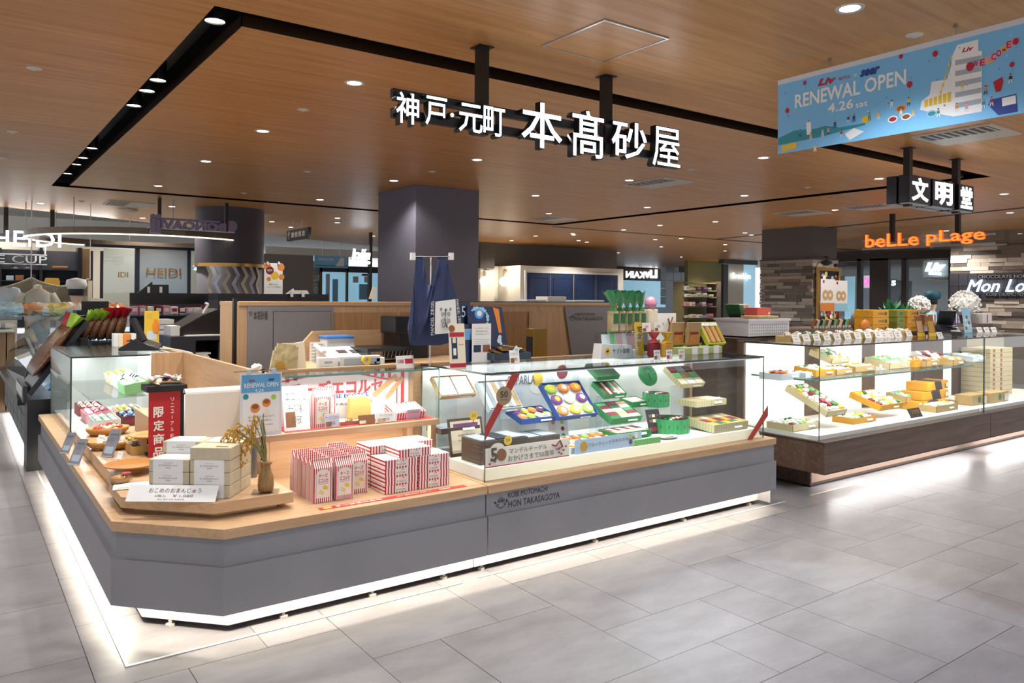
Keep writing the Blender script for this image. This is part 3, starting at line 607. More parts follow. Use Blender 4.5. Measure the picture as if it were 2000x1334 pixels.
# staff desk and its oak screen
sd = thing('staff_desk', 'oak staff desk with slanted screen behind the fax machine', 'desk')
MB().box(1.6, 4.42, .86, 4.5, 4.94, .9).build('desktop', M_OAK, sd)
for x in (1.65, 4.4): MB().box(x, 4.46, 0, x + .04, 4.9, .86).build('leg_panel', M_OAKZ, sd)
pa, pb, pc = at(572, 690, 'y', 4.95), at(611, 648, 'y', 4.95), at(785, 645, 'y', 4.95)
MB().slab([(pa.x, .9), (3.3, .9), (3.3, 1.26), (pb.x, 1.26), (pa.x, pa.z)], .03).build('screen', M_OAK, sd, (0, 4.94, 0))
# grey pillar wrap is structure; far shop rooms follow
M_DGREY = mat('far_grey', '#4c4844', .6); M_FASCIA = mat('fascia_grey', '#6d675f', .55); M_CREAMW = mat('far_cream', '#e3dccb', .6); M_NAVY = mat('navy_panel', '#1e3155', .5, noise=.15, nscale=6); M_BRASS = mat('brass', '#b98c4a', .3, .9)
M_BULB = mat('globe_light', (1, .93, .8), .5, emit=3); M_FGLASS = glass('far_glass', (.8, .86, .88), 1.5); M_BLUEG = mat('blue_daylight_glass', '#9fd0e8', .25, emit=.55); M_DFRAME = mat('dark_frame', '#241d1b', .45)
Yw = 15.5
struct(pY('wall_back', (905, 474, 1204, 660), Yw, .15, M_FASCIA))
ws = thing('storefront', 'white shop front with four navy panels behind the oak cabinet', 'shop front'); YS = 14.4
x0, z0, x1, z1 = rY(1016, 522, 1217, 640, YS)
MB().box(x0, YS, 0, x1, YS + .9, z1).build('white_wall', M_CREAMW, ws)
fx0, _, fx1, fz = rY(1024, 531, 1208, 600, YS)
k = MB(); k.box(fx0, YS - .03, .9, fx0 + .05, YS, fz); k.box(fx1 - .05, YS - .03, .9, fx1, YS, fz); k.box(fx0 + .05, YS - .03, fz - .05, fx1 - .05, YS, fz); k.build('frame', M_WHITE, ws)
for i in range(4):
    a = fx0 + .05 + (fx1 - fx0 - .1) * i / 4; b = fx0 + .05 + (fx1 - fx0 - .1) * (i + 1) / 4
    p_ = MB().box(a + .01, YS - .012, .9, b - .01, YS, fz - .05).build('navy_panel', M_NAVY, ws)
    k = MB(); k.box(a + .08, YS - .02, .95, a + .1, YS - .012, fz - .15); k.box(b - .1, YS - .02, .95, b - .08, YS - .012, fz - .15); k.box(a + .1, YS - .02, fz - .17, b - .1, YS - .012, fz - .15); k.build('moulding', M_NAVY, p_)
struct(pY('wall_back_left', (938, 524, 966, 660), 15.2, .1, M_CREAM)); struct(pY('wall_back_upper', (938, 490, 966, 524), 15.15, .1, M_DGREY))
def sconce(label, px, py, Y, up):
    p = at(px, py, 'y', Y); t = thing('wall_lamp', label, 'lamp', (p.x, p.y, p.z)); MB().ball((0, 0, 0), .11, n=14, k=9).build('globe', M_BULB, t, smooth=True)
    MB().tube([(0, .02, .1), (0, .02, .26), (.06, .06, .3), (.14, .12, .26)], .012, 6).build('arm', M_BRASS, t); MB().lathe([(.07, 0), (.07, .02), (.001, .02)], 14, c=(.14, .1, .26)).build('mount', M_BRASS, t)
    l = bpy.data.lights.new('globe_lamp', 'POINT'); l.energy = 2.5; l.color = WARM; l.shadow_soft_size = .11; link('globe_lamp', l, t, (0, -.16, 0))
sconce('brass wall lamp with white globe nearest the grey pillar', 946, 549, 15.0, 0); sconce('brass wall lamp with white globe on the white shop wall', 984, 550, 14.9, 0)
struct(MB().box(x0 - 1.0, YS + .9, 0, x0 + .05, YS + .95, z1).build('wall_side', M_CREAMW)).name = 'wall_white_return'
for i, (a, b, c, d, lab) in enumerate(((1029, 583, 1067, 587, 'flat white tray on the oak cabinet top'), (1070, 577, 1106, 587, 'white paper box on the oak cabinet top'), (1123, 584, 1180, 587, 'long pale ruler strip on the oak cabinet top'))):
    x0, z0, x1, z1 = rY(a, b, c, d, 6.1); tag(MB().box(x0, 6.1, CT + .008, x1, 6.3, CT + .008 + (z1 - z0)).build(('tray', 'paper_box', 'ruler')[i], M_WHITE, bev=.003), lab, ('tray', 'box', 'ruler')[i])
# far hall end: glazed passage with reversed letters, olive shop, glazing
struct(pY('wall_far', (1195, 505, 1345, 640), 24, .2, mat('far_blue_grey', '#8fa0ab', .5)))
fs = thing('shop_sign', 'reversed glowing white letters on the far dark band', 'sign'); pY('band', (1210, 525, 1300, 548), 23.5, .5, M_DGREY, fs); tY('KAIN', (1222, 530, 1258, 543), 23.5, M_SIGNW, fs, off=.02, flip=True, bold=.03); tY('Liv', (1257, 526, 1283, 543), 23.5, M_SIGNW, fs, off=.03, flip=True, bold=.06)
struct(pY('wall_far_glass', (1210, 548, 1300, 600), 23.6, .1, M_BLUEG)); 
cl_ = thing('far_pillar', 'pale blue tiled pillar in the far passage', 'pillar')
for r in range(5):
    for c in range(3):
        pY('panel', (1300 + c * 15 + .6, 515 + r * 16 + .6, 1315 + c * 15, 531 + r * 16), 22, .3, mat('pale_tile', '#a9b6be', .4), cl_)
pY('exit_sign_plate', (1328, 521, 1345, 532), 21.5, .05, M_BLACK, cl_)
M_OLIVE = mat('olive_wall', '#7d7744', .6); M_SHELF = mat('olive_shelf', '#8f8257', .55)
struct(pY('wall_olive', (1343, 504, 1413, 640), 18, .15, M_OLIVE))
os_ = thing('shelf_rack', 'olive wooden shelf rack with small wrapped goods', 'shelf'); 
for y in (552, 567, 580, 598, 622): pY('shelf', (1334, y, 1402, y + 2), 17.3, .4, M_SHELF, os_)
pY('side', (1332, 550, 1336, 717), 17.3, .4, M_SHELF, os_); pY('side', (1400, 550, 1413, 640), 17.3, .45, mat('taupe', '#6b5a4e', .6), os_)
rg = random.Random(8)
for row, py in enumerate((567, 580, 598, 621)):
    for j in range(5):
        px = 1341 + j * 11 + rg.uniform(-2, 2); h = rg.uniform(4, 9); x0, z0, x1, z1 = rY(px, py - h, px + rg.uniform(6, 9), py, 17.2)
        cn = rg.choice(['white', 'pink', 'lblue', 'purple', 'cream', 'white']); k = MB().box(x0, 17.2, z0 + .002, x1, 17.35, z1); k.box(x0 + .02, 17.19, z0 + (z1 - z0) * .4, x1 - .02, 17.2, z0 + (z1 - z0) * .6, 1)
        tag(k.build('wrapped_gift', [C[cn], C['gold']]), '%s wrapped gift, %s on the %s shelf of the olive rack' % (cn.replace('lblue', 'light blue'), ('first', 'second', 'third', 'fourth', 'fifth')[j], ('top', 'second', 'third', 'lowest')[row]), 'gift', 'gifts on the olive rack')
pz = thing('glazed_partition', 'dark framed partition with white panel left of the stone pillar', 'partition')
pY('beam', (1413, 502, 1480, 516), 16.5, .2, M_DFRAME, pz); pY('frame', (1413, 516, 1422, 640), 16.5, .1, M_DFRAME, pz); pY('white_panel', (1422, 516, 1452, 640), 16.6, .05, M_CREAMW, pz); pY('pane', (1452, 516, 1475, 640), 16.6, .05, M_BLUEG, pz); tY('Brooklyn', (1431, 533, 1466, 548), 16.5, M_SIGNW, pz)
# stone clad pillar: dark upper shaft, ledger stones below
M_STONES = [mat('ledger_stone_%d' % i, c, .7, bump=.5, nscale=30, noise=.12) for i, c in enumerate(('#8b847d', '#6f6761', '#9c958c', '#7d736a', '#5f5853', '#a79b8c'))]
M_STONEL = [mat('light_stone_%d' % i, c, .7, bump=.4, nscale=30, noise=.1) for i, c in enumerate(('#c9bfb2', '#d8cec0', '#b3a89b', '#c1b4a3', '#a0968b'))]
sp_ = struct(MB().box(12.32, 7.95, 0, 13.1, 9.0, HC).build('wall_stone_pillar', mat('pillar_brown', '#5b5552', .5)))
def ledger(parent, axis, fixed, a0, a1, z0, z1, mats, seed, hgt=.045, out=-1):
    r = random.Random(seed); z = z0
    while z < z1 - .01:
        h = min(hgt, z1 - z); a = a0 - r.uniform(0, .3)
        while a < a1:
            L = r.uniform(.22, .5); s0, s1 = max(a, a0), min(a + L, a1); d = r.uniform(.012, .04)
            if s1 - s0 > .03:
                if axis == 'x': b = MB().box(fixed - d, s0 + .002, z + .0015, fixed + .005, s1 - .002, z + h - .0015)
                else: b = MB().box(s0 + .002, fixed - d, z + .0015, s1 - .002, fixed + .005, z + h - .0015)
                b.build('stone', r.choice(mats), parent)
            a += L
        z += h
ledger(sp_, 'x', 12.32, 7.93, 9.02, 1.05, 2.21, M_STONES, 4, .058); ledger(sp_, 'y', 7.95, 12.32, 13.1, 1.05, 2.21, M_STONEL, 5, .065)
MB().box(12.29, 7.92, 2.21, 13.13, 9.03, 2.235).build('ledge', M_DGREY, sp_)
# picture on the pillar and lamp above it
pc_ = thing('framed_picture', 'gold framed food picture on the stone pillar', 'picture'); YPc = 7.88
x0, z0, x1, z1 = rY(1594, 523, 1637, 640, YPc)
k = MB(); k.box(x0, YPc - .04, z0, x0 + .05, YPc, z1); k.box(x1 - .05, YPc - .04, z0, x1, YPc, z1); k.box(x0 + .05, YPc - .04, z1 - .06, x1 - .05, YPc, z1); k.build('frame', M_BRASS, pc_)
MB().box(x0 + .05, YPc - .02, z0, x1 - .05, YPc, z1 - .06).build('canvas', C['black'], pc_)
k = MB(); rg = random.Random(2)
for i in range(60): k.disc((rg.uniform(x0 + .09, x1 - .09), YPc - .021 - i * .0002, rg.uniform(z0 + .03, z1 - .1)), rg.uniform(.02, .05), 8, rg.randrange(5))
k.build('painted_food', [C['orange'], C['yellow'], C['red'], C['cream'], C['grey']], pc_)
pl_ = thing('picture_lamp', 'black gooseneck lamp over the gold framed picture', 'lamp', (0, 0, 0)); p = at(1614, 513, 'y', 7.7); MB().lathe([(.03, 0), (.09, .03), (.1, .07), (.02, .1)], 12, c=(p.x, 7.7, p.z - .05)).build('shade', M_BLACK, pl_); MB().tube([(p.x, 7.7, p.z), (p.x + .12, 7.75, p.z + .1), (p.x + .3, 7.93, p.z + .12)], .012, 6).build('arm', M_BLACK, pl_)
p2 = at(1640, 519, 'y', 7.7); MB().cyl((p2.x - .15, 7.7, p2.z), (p2.x + .2, 7.7, p2.z + .02), .03, 8).build('spot_head', M_BLACK, pl_)
l = spot_light('picture_lamp', (13, 7.4, 2.75), (-.15, 0, 0), 150, 1.2, WARM, .05, .6)
# dark framed glazing and right-hand stone wall (facing the other aisle)
XW = 16.5
gz = thing('glazed_partition', 'dark framed glass partition right of the stone pillar', 'partition')
pX('beam', (1600, 488, 1858, 508), XW, .2, M_DFRAME, gz)
for a, b in ((1673, 1681), (1698, 1734), (1760, 1770), (1852, 1858)): pX('frame', (a, 505, b, 660), XW, .12, M_DFRAME, gz)
for a, b in ((1610, 1673), (1681, 1698), (1734, 1760), (1770, 1852)): pX('pane', (a, 505, b, 660), XW, .01, M_FGLASS, gz, off=-.05)
struct(pX('wall_right_far', (1590, 480, 1870, 680), 19, .2, mat('far_room', '#7b8488', .6)))
ld = thing('shop_sign', 'white glowing dining sign behind the dark framed glass', 'sign'); tX('Liv', (1808, 512, 1848, 530), 18.6, M_SIGNW, ld, bold=.06, shear=.3, depth=.05); tX('Dining', (1816, 531, 1839, 538), 18.6, M_SIGNW, ld, bold=.02, depth=.05); pX('backing', (1802, 508, 1852, 542), 18.7, .3, mat('grey_back', '#8f9490', .6), ld)
ok = thing('shop_sign', 'magenta and white letters glowing behind the left glass pane', 'sign'); tX('OK', (1686, 542, 1709, 558), 18.5, mat('magenta_light', (.8, .12, .45), .5, emit=2.0), ok, bold=.06, depth=.04); pX('backing', (1682, 538, 1716, 562), 18.6, .4, mat('pale_back', '#e5e3e8', .5, emit=.6), ok)
tX('5', (1741, 548, 1750, 558), 18.5, M_SIGNW, ok, bold=.05)
bluew = thing('shop_window', 'pale blue lit shop window right of the framed picture', 'window'); pX('pane', (1650, 540, 1668, 640), 18.7, .05, M_BLUEG, bluew); pX('dark_board', (1645, 505, 1672, 538), 18.7, .3, M_DGREY, bluew); MB().box(18.7, rX(1650, 540, 1668, 640, 18.7)[2], 0, 18.75, rX(1650, 540, 1668, 640, 18.7)[0], rX(1650, 540, 1668, 640, 18.7)[1]).build('wall_below', M_DGREY, bluew)
XS = 15.6
wr = struct(MB().box(XS, rX(1857, 500, 2000, 600, XS)[2] - 2.5, 0, XS + .3, rX(1857, 500, 2000, 600, XS)[0], HC).build('wall_right', mat('mortar', '#8a8074', .8)))
yf, _, yn, _ = rX(1857, 500, 2008, 600, XS)
ledger(wr, 'x', XS, yn - .1, yf, at(1930, 536, 'x', XS).z, 2.55, M_STONEL[:4] + M_STONES[3:5], 9, .075); ledger(wr, 'x', XS, yn - .1, yf, at(1930, 640, 'x', XS).z, at(1930, 583, 'x', XS).z, M_STONEL[:4] + M_STONES[3:5], 10, .075)
ml = thing('shop_sign', 'slate sign board with blue-white neon script on the stone wall', 'sign')
y1, z0, y0, z1 = rX(1857, 533, 2010, 584, XS)
nx = 8
for i in range(nx):
    for j in range(2):
        a, b = y0 + (y1 - y0) * i / nx, y0 + (y1 - y0) * (i + 1) / nx; c, d = z0 + (z1 - z0) * j / 2, z0 + (z1 - z0) * (j + 1) / 2
        MB().box(XS - .06, a + .004, c + .004, XS - .042, b - .004, d - .004).build('slate_tile', mat('slate', '#3a3a42', .5, noise=.15), ml)
M_NEONB = mat('neon_blue_white', (.7, .86, 1), .5, emit=5)
tX('CHOCOLATE HOU', (1911, 537, 2006, 543), XS - .06, mat('silver_letter', '#b8b4ae', .3, .6), ml, depth=.02); tX('Mon Lo', (1890, 546, 2004, 570), XS - .06, M_NEONB, ml, off=.03, shear=.35, depth=.02); tX('KOBE OKAMOTO', (1927, 572, 1999, 578), XS - .06, MATS['silver_letter'], ml, depth=.02)
for px in (1873, 1948): p = at(px, 520, 'x', XS); spot_light('wall_washer', (XS - .35, p.y, 2.75), (0, .25, 0), 45, .9, WARM, .04, .6)
tag(pX('glass_screen', (1625, 425, 2010, 488), 13.5, .012, glass('screen_glass', (.93, .95, .95), 2)), 'frameless hanging glass smoke screen under the right ceiling', 'glass screen')

# ------------------------------------------------------------------ left background
# neighbouring stall: black shelving, register and counter
M_NB = mat('near_black', '#14151a', .35); M_CHAR = mat('charcoal', '#2a2c35', .45); M_WPL = mat('white_plastic', '#dcdcdc', .4)
bs = thing('display_rack', 'long black rack with pink packages behind the register', 'rack'); YR = 10.2
pY('upper_panel', (254, 573, 470, 594), YR, .04, M_NB, bs); pY('ledge', (254, 612, 470, 617), YR - .5, .55, mat('steel_blue', '#6f8797', .3, .4), bs); pY('lower_panel', (254, 617, 470, 740), YR - .45, .04, M_CHAR, bs); pY('back', (254, 594, 470, 614), YR + .1, .03, mat('rack_back', '#4a3a42', .5), bs)
k = MB().slab([(at(267, 573, 'y', YR).x, at(267, 573, 'y', YR).z), (at(329, 573, 'y', YR).x, at(329, 573, 'y', YR).z), (at(329, 556, 'y', YR).x, at(329, 556, 'y', YR).z), (at(297, 556, 'y', YR).x, at(297, 556, 'y', YR).z), (at(297, 550, 'y', YR).x, at(297, 550, 'y', YR).z)], .03); k.build('slanted_cover', M_NB, bs, (0, YR - .02, 0))
for px in (290, 314): pY('clip', (px - 2, 560, px + 3, 572), YR - .04, .02, M_WPL, bs)
rg = random.Random(4); PK = ['pink', 'pink', 'cream', 'maroon', 'pink', 'white', 'maroon', 'pink', 'cream', 'maroon', 'pink', 'white', 'cream']
for i in range(13):
    a = 257 + i * 15.5; x0, z0, x1, z1 = rY(a, 598 + rg.uniform(-1, 4), a + 13, 612, YR - .3)
    k = MB().box(x0, YR - .3, z0, x1, YR - .15, z1); k.box(x0 + .01, YR - .304, z0 + .02, x1 - .01, YR - .3, z0 + .06, 1)
    tag(k.build('snack_package', [C[PK[i]], C['white' if PK[i] != 'white' else 'red']], bev=.004), '%s snack package, number %d from the left on the black rack' % (PK[i], i + 1), 'package', 'packages on the black rack')
rgd = thing('register_desk', 'black register desk with sloped black cover', 'desk'); YD = 7.6
x0, z0, x1, z1 = rY(333, 657, 440, 760, YD); MB().box(x0, YD, z1 - .04, x1, YD + .6, z1).build('desktop', M_CHAR, rgd); MB().box(x0, YD, .0, x0 + .22, YD + .6, z1 - .04).build('side_cabinet', M_CHAR, rgd); MB().box(x1 - .05, YD + .05, 0, x1, YD + .6, z1 - .04).build('side_panel', M_CHAR, rgd); MB().box(x0 + .22, YD + .5, .0, x1 - .05, YD + .55, z1 - .04).build('back_panel', M_NB, rgd); MB().box(x0 + .22, YD + .02, z1 - .24, x1 - .05, YD + .5, z1 - .22).build('shelf', M_CHAR, rgd)
zt = z1
k = MB().slab([tuple(at(*q, 'y', YD + .1).xz) for q in ((352, 660), (443, 660), (443, 606), (425, 603), (399, 613), (352, 640))], .45); k.build('sloped_cover', M_NB, rgd, (0, YD + .1, 0), bev=.006)
pY('drawer_unit', (334, 637, 352, 656), YD + .12, .3, M_WPL, rgd)
k = MB(); a = at(396, 612, 'y', YD + .12); b = at(407, 594, 'y', YD + .12); k.tube([a, b, (b.x - .03, b.y, b.z + .01)], .012, 6); k.build('scanner_arm', M_WPL, rgd)
for i, (a, b, c, d, lab) in enumerate(((360, 671, 412, 684, 'stack of folded white paper bags under the register'), (362, 657, 434, 661, 'flat white sheets on the black register desk'))):
    x0, z0, x1, z1 = rY(a, b, c, d, YD + .03); z0 = zt - .22 if i == 0 else zt; k = MB()
    for j in range(4): k.box(x0 + .01 * (j % 2), YD + .03, z0 + j * (.016 if i == 0 else .003), x1 - .015 * (j % 3), YD + .3, z0 + (j + .9) * (.016 if i == 0 else .003))
    tag(k.build('paper_stack', M_WHITE), lab, 'paper')
wd = thing('drawer_cabinet', 'white three-drawer cabinet behind the yellow card', 'cabinet'); x0, z0, x1, z1 = rY(309, 624, 340, 654, 8.4); MB().box(x0, 8.4, .0, x1, 8.7, z1).build('body', M_WPL, wd)
for j in range(3): MB().box(x0 + .01, 8.39, z0 + (z1 - z0) * j / 3 + .005, x1 - .01, 8.4, z0 + (z1 - z0) * (j + 1) / 3 - .005).build('drawer', M_WHITE, wd)
for i in range(6):
    x0, z0, x1, z1 = rY(441 + (3 - abs(i - 3)) * .5 if 0 else 447 - (5 - i) * 1.2, 618 + (5 - i) * 9, 456, 627 + (5 - i) * 9, 7.2)
    tag(MB().box(x0, 7.2, z0 + .002, x1, 7.35, z1 - .002).build('cream_box', C['cream'], bev=.003), 'small cream box, %s of the little stack left of the oak cabinet' % ('lowest', 'second from the bottom', 'third from the bottom', 'fourth from the bottom', 'fifth from the bottom', 'topmost')[i], 'box', 'cream boxes beside the cabinet')
tag(MB().box(at(444, 700, 'y', 7.15).x, 7.15, 0, at(459, 700, 'y', 7.15).x, 7.45, rY(441, 672, 456, 672, 7.2)[1] + .0).build('box_stand', M_CHAR, bev=.004), 'charcoal block under the little stack of cream boxes', 'stand')
gp = thing('glass_post', 'slim dark glazed upright at the left end of the oak cabinet', 'post'); pY('upright', (456, 583, 465, 760), 5.95, .04, M_NB, gp)
# yellow card and desk phone beside the left case
yc = thing('card_stand', 'yellow promotional card standing behind the desk phone', 'card'); x0, z0, x1, z1 = rY(282, 607, 311, 667, 7.3)
MB().box(x0, 7.3, 1.0755, x1, 7.306, z1).build('sheet', C['yellow'], yc); MB().box(x0 + .02, 7.297, 1.1, x1 - .02, 7.3, 1.1 + (z1 - 1.1) * .3).build('pale_band', C['pale'], yc); tY('ほろ', (287, 612, 297, 622), 7.297, C['tan'], yc)
MB().lathe([(.02, 0), (.03, .06), (.012, .12)], 10, c=((x0 + x1) / 2 + .03, 7.294, 1.16), sy=.1).build('print_figure', C['orange'], yc)
MB().box(x0, 7.27, 1.0655, x1, 7.35, 1.0755).build('base', M_ACR, yc)
ph = thing('desk_phone', 'black desk phone with raised display on the left case', 'telephone', (1.16, 6.5, 1.067), -.35)
k = MB(); k.add([(-.13, -.1, 0), (.15, -.1, 0), (.15, .1, 0), (-.13, .1, 0), (-.13, -.1, .02), (.15, -.1, .015), (.15, .1, .04), (-.13, .1, .03), (-.02, -.09, .085), (-.02, .09, .1)], [(0, 1, 5, 4), (2, 3, 7, 6), (1, 2, 6, 5), (3, 0, 4, 7), (4, 5, 8), (5, 6, 9, 8), (6, 7, 9), (7, 4, 8, 9), (3, 2, 1, 0)]); k.build('base', M_NB, ph, bev=.004)
k = MB(); k.box(-.01, -.085, 0, .015, .085, .19); k.build('display', M_NB, ph, (.03, 0, .07), (0, -.45, 0), bev=.004)
k = MB(); k.box(-.025, -.095, 0, .0, .02, .012); k.build('handset', M_CHAR, ph, (-.05, 0, .07), bev=.004)
k = MB()
for i in range(4):
    for j in range(3): k.box(.04 + i * .02, -.06 + j * .03, .05 - i * .006, .052 + i * .02, -.04 + j * .03, .056 - i * .006)
k.build('keys', M_WPL, ph)
tag(MB().tube([(1.28, 6.42, 1.08), (1.36, 6.3, 1.08), (1.375, 6.1, 1.08), (1.38, 5.8, 1.08)], .005, 5).build('phone_cord', M_WPL), 'white phone cord lying along the oak back board', 'cord')
for i, (px, w, cn) in enumerate(((222, 9, 'white'), (231, 9, 'cream'), (240, 14, 'orange'), (256, 10, 'white'))):
    x0, z0, x1, z1 = rY(px, 652, px + w, 690, 7.0); tag(MB().box(x0, 7.0, 1.066, x1, 7.1, max(z1, 1.14)).build('medicine_box', C[cn], bev=.003), '%s small carton, number %d from the left beside the phone' % (cn, i + 1), 'box', 'small cartons beside the phone')
# dark green stall along the left aisle
gn = thing('counter', 'dark green counter with slanted glass front on the left aisle', 'counter'); M_DKG = mat('dark_green', '#1f3b3a', .4); 
MB().box(.53, 8.0, .1, 1.3, 11.6, .52).build('body', M_DKG, gn); MB().box(.45, 7.95, .52, 1.3, 11.6, .57).build('ledge', M_NB, gn); MB().box(.62, 8.05, .0, 1.3, 11.5, .1).build('plinth', M_KICK, gn)
for j in range(6):
    for r in range(3): MB().box(.52, 8.05 + j * .59, .13 + r * .13, .53, 8.6 + j * .59, .25 + r * .13).build('drawer', mat('grey_green', '#5f6b66', .45), gn)
area_light('led_lamp', (.57, 9.8, .097), (0, 0, 0), .02, 3.4, 20, (1, .95, .85), None, gn)
gcs = thing('glass_case', 'slanted glass case full of pale blue packs on the green counter', 'display case')
M_BLG = glass('bluish_glass', (.8, .9, .97), 2.2)
k = MB(); 
for y0, y1 in ((8.5, 11.5),): k.add([(.5, y0, .57), (.5, y1, .57), (.56, y1, .78), (.56, y0, .78), (.86, y1, 1.22), (.86, y0, 1.22), (.95, y1, 1.26), (.95, y0, 1.26)], [(0, 1, 2, 3), (3, 2, 4, 5), (5, 4, 6, 7)])
k.build('slanted_pane', M_BLG, gcs); k = MB(); k.add([(.5, 8.5, .57), (1.28, 8.5, .57), (1.28, 8.5, 1.26), (.95, 8.5, 1.26), (.86, 8.5, 1.22), (.56, 8.5, .78)], [(0, 1, 2, 3, 4, 5)]); k.build('end_pane', M_BLG, gcs)
k = MB().box(.95, 8.5, 1.255, 1.3, 11.5, 1.262); k.build('top_pane', M_BLG, gcs); MB().tube([(.5, 8.5, .57), (.56, 8.5, .78), (.86, 8.5, 1.22), (.95, 8.5, 1.26), (1.28, 8.5, 1.26)], .007, 6).build('edge_rim', M_DLINE, gcs)
MB().box(1.28, 8.5, .57, 1.3, 11.5, 1.25).build('back_panel', mat('pale_blue_panel', '#cfe3f2', .4), gcs)
area_light('case_lamp', (1.1, 10, 1.245), (0, -.2, 0), .014, 2.8, 26, (.86, .94, 1), None, gcs)
rg = random.Random(21)
for r in range(3):
    for j in range(8):
        cn = ['lblue', 'white', 'pale', 'lblue'][(r + j) % 4]; z = .62 + r * .2
        o = MB().box(-.11, -.13, 0, .11, .13, .03).build('sweet_pack', C[cn], None, (.82 + r * .12, 8.7 + j * .35, z), (0, -.75, 0), bev=.006)
        tag(o, '%s pack lying in the slanted case, %s row, number %d' % (cn.replace('lblue', 'light blue'), ('front', 'middle', 'back')[r], j + 1), 'package', 'packs in the slanted case')
# black tilted tray of long snack bags standing behind the left case
tr = thing('tilted_tray', 'black tilted tray holding long snack bags behind the left case', 'tray', (.0, 0, 0))
k = MB(); A = [(.52, 7.62, .62), (.72, 7.62, .62), (1.05, 7.62, 1.27), (.98, 7.62, 1.31)]
MB().add([(.50, 7.62, .66), (.50, 8.42, .66), (.93, 8.42, 1.27), (.93, 7.62, 1.27), (.53, 7.62, .63), (.53, 8.42, .63), (.96, 8.42, 1.24), (.96, 7.62, 1.24)], [(0, 3, 2, 1), (4, 5, 6, 7), (0, 1, 5, 4), (2, 3, 7, 6), (1, 2, 6, 5), (3, 0, 4, 7)]).build('board', M_NB, tr)
MB().box(.47, 7.6, .58, .5, 8.44, .72).build('lip', M_NB, tr); MB().box(.462, 7.66, .62, .468, 8.4, .7).build('label_strip', M_WPL, tr); MB().box(.9, 7.7, .6, .96, 8.3, 1.1).build('support', M_CHAR, tr); MB().box(.5, 7.62, .0, .96, 7.96, .6).build('foot_block', M_NB, tr)
M_BAGB = mat('bag_brown', '#6b4a33', .25, noise=.5, nscale=60, coat=.6); M_FOILG = mat('foil_green', '#9ac23a', .2, .3); M_FOILR = mat('foil_red', '#b3202c', .2, .3)
for j in range(9):
    t = thing('snack_bag', 'long snack bag with %s top, number %d along the black tilted tray' % ('green' if j < 4 else 'red', j + 1), 'snack bag', (.687, 7.68 + j * .083, 1.003), rot=(0, .0, 0), group='snack bags on the tilted tray')
    k = MB(); k.ball((0, 0, 0), .035, .037, .26, n=8, k=7); k.rot(0, Matrix.Rotation(.61, 3, 'Y')); k.build('bag', M_BAGB, t, smooth=True)
    k = MB(); k.lathe([(.012, 0), (.03, .05), (.05, .12)], 8, cap=False); k.rot(0, Matrix.Translation((.135, 0, .2)) @ Matrix.Rotation(.61, 4, 'Y')); k.build('gathered_top', M_FOILG if j < 4 else M_FOILR, t)
M_BAGS = mat('bag_clear', '#d8cfa8', .2, noise=.3, nscale=20, coat=.7)
for i in range(12):      # further bags standing behind, seen above the case top
    px = 143 + i * 8.2; p = at(px, 668, 'y', 8.0); a = -.35 + .04 * i
    t = thing('snack_bag', '%s snack bag leaning, number %d from the left above the left case' % ('green topped' if i < 5 else 'red topped', i + 1), 'snack bag', (p.x, 8.0 + .05 * (i % 2), 1.075), rot=(.1, .55 - .03 * i, 0), group='snack bags above the left case')
    k = MB(); k.ball((0, 0, .12), .036, .03, .13, n=8, k=6); k.build('bag', M_BAGB, t, smooth=True)
    k = MB(); k.lathe([(.014, .2), (.03, .24), (.05, .3)], 9, cap=False); k.build('gathered_top', M_FOILG if i < 5 else M_FOILR, t)
tag(MB().box(.99, 7.66, 0, 1.36, 7.98, 1.07).build('bag_stand', M_NB), 'black stand carrying the leaning snack bags', 'stand')
for i, (px, py, cn, s) in enumerate(((20, 612, 'pale', .8), (55, 607, 'orange', 1.1), (80, 604, 'cream', 1), (112, 603, 'yellow', 1.2), (135, 606, 'cream', .9), (232, 608, 'orange', .9))):
    p = at(px, py + 8, 'y', 9.2); k = MB().ball((0, 0, 0), .15 * s, .12, .06, n=14, k=8); crumple(k, .035, i); tag(k.build('pastry_bag', mat('pastry_' + cn, {'pale': '#bcdfe6', 'orange': '#e2a06a', 'cream': '#efe2cc', 'yellow': '#e9d27a'}[cn], .3, bump=.8, nscale=14, coat=.5), None, (p.x, 9.2 + .05 * i, 1.34), (0, 0, .2 * i)), '%s plastic pastry bag, number %d along the glass case top' % (cn, i + 1), 'bag', 'pastry bags on the green stall')
tag(MB().box(.5, 9.05, 1.264, 2.1, 9.7, 1.276).build('top_shelf', M_BLG), 'clear glass shelf carrying plastic pastry bags', 'shelf')
tm = thing('cash_terminal', 'small black cash terminal beside the pastry bags', 'terminal'); x0, z0, x1, z1 = rY(150, 597, 211, 614, 9.0); MB().box(x0, 9.0, 1.276, x1, 9.3, 1.276 + .05).build('body', M_NB, tm); MB().box(x0 + .05, 9.05, 1.32, x0 + .3, 9.08, 1.42).build('screen', M_NB, tm, (0, 0, 0)); MB().box(x0 + .14, 9.12, 1.33, x1 - .02, 9.2, 1.45).build('paper_box', C['cream'], tm)
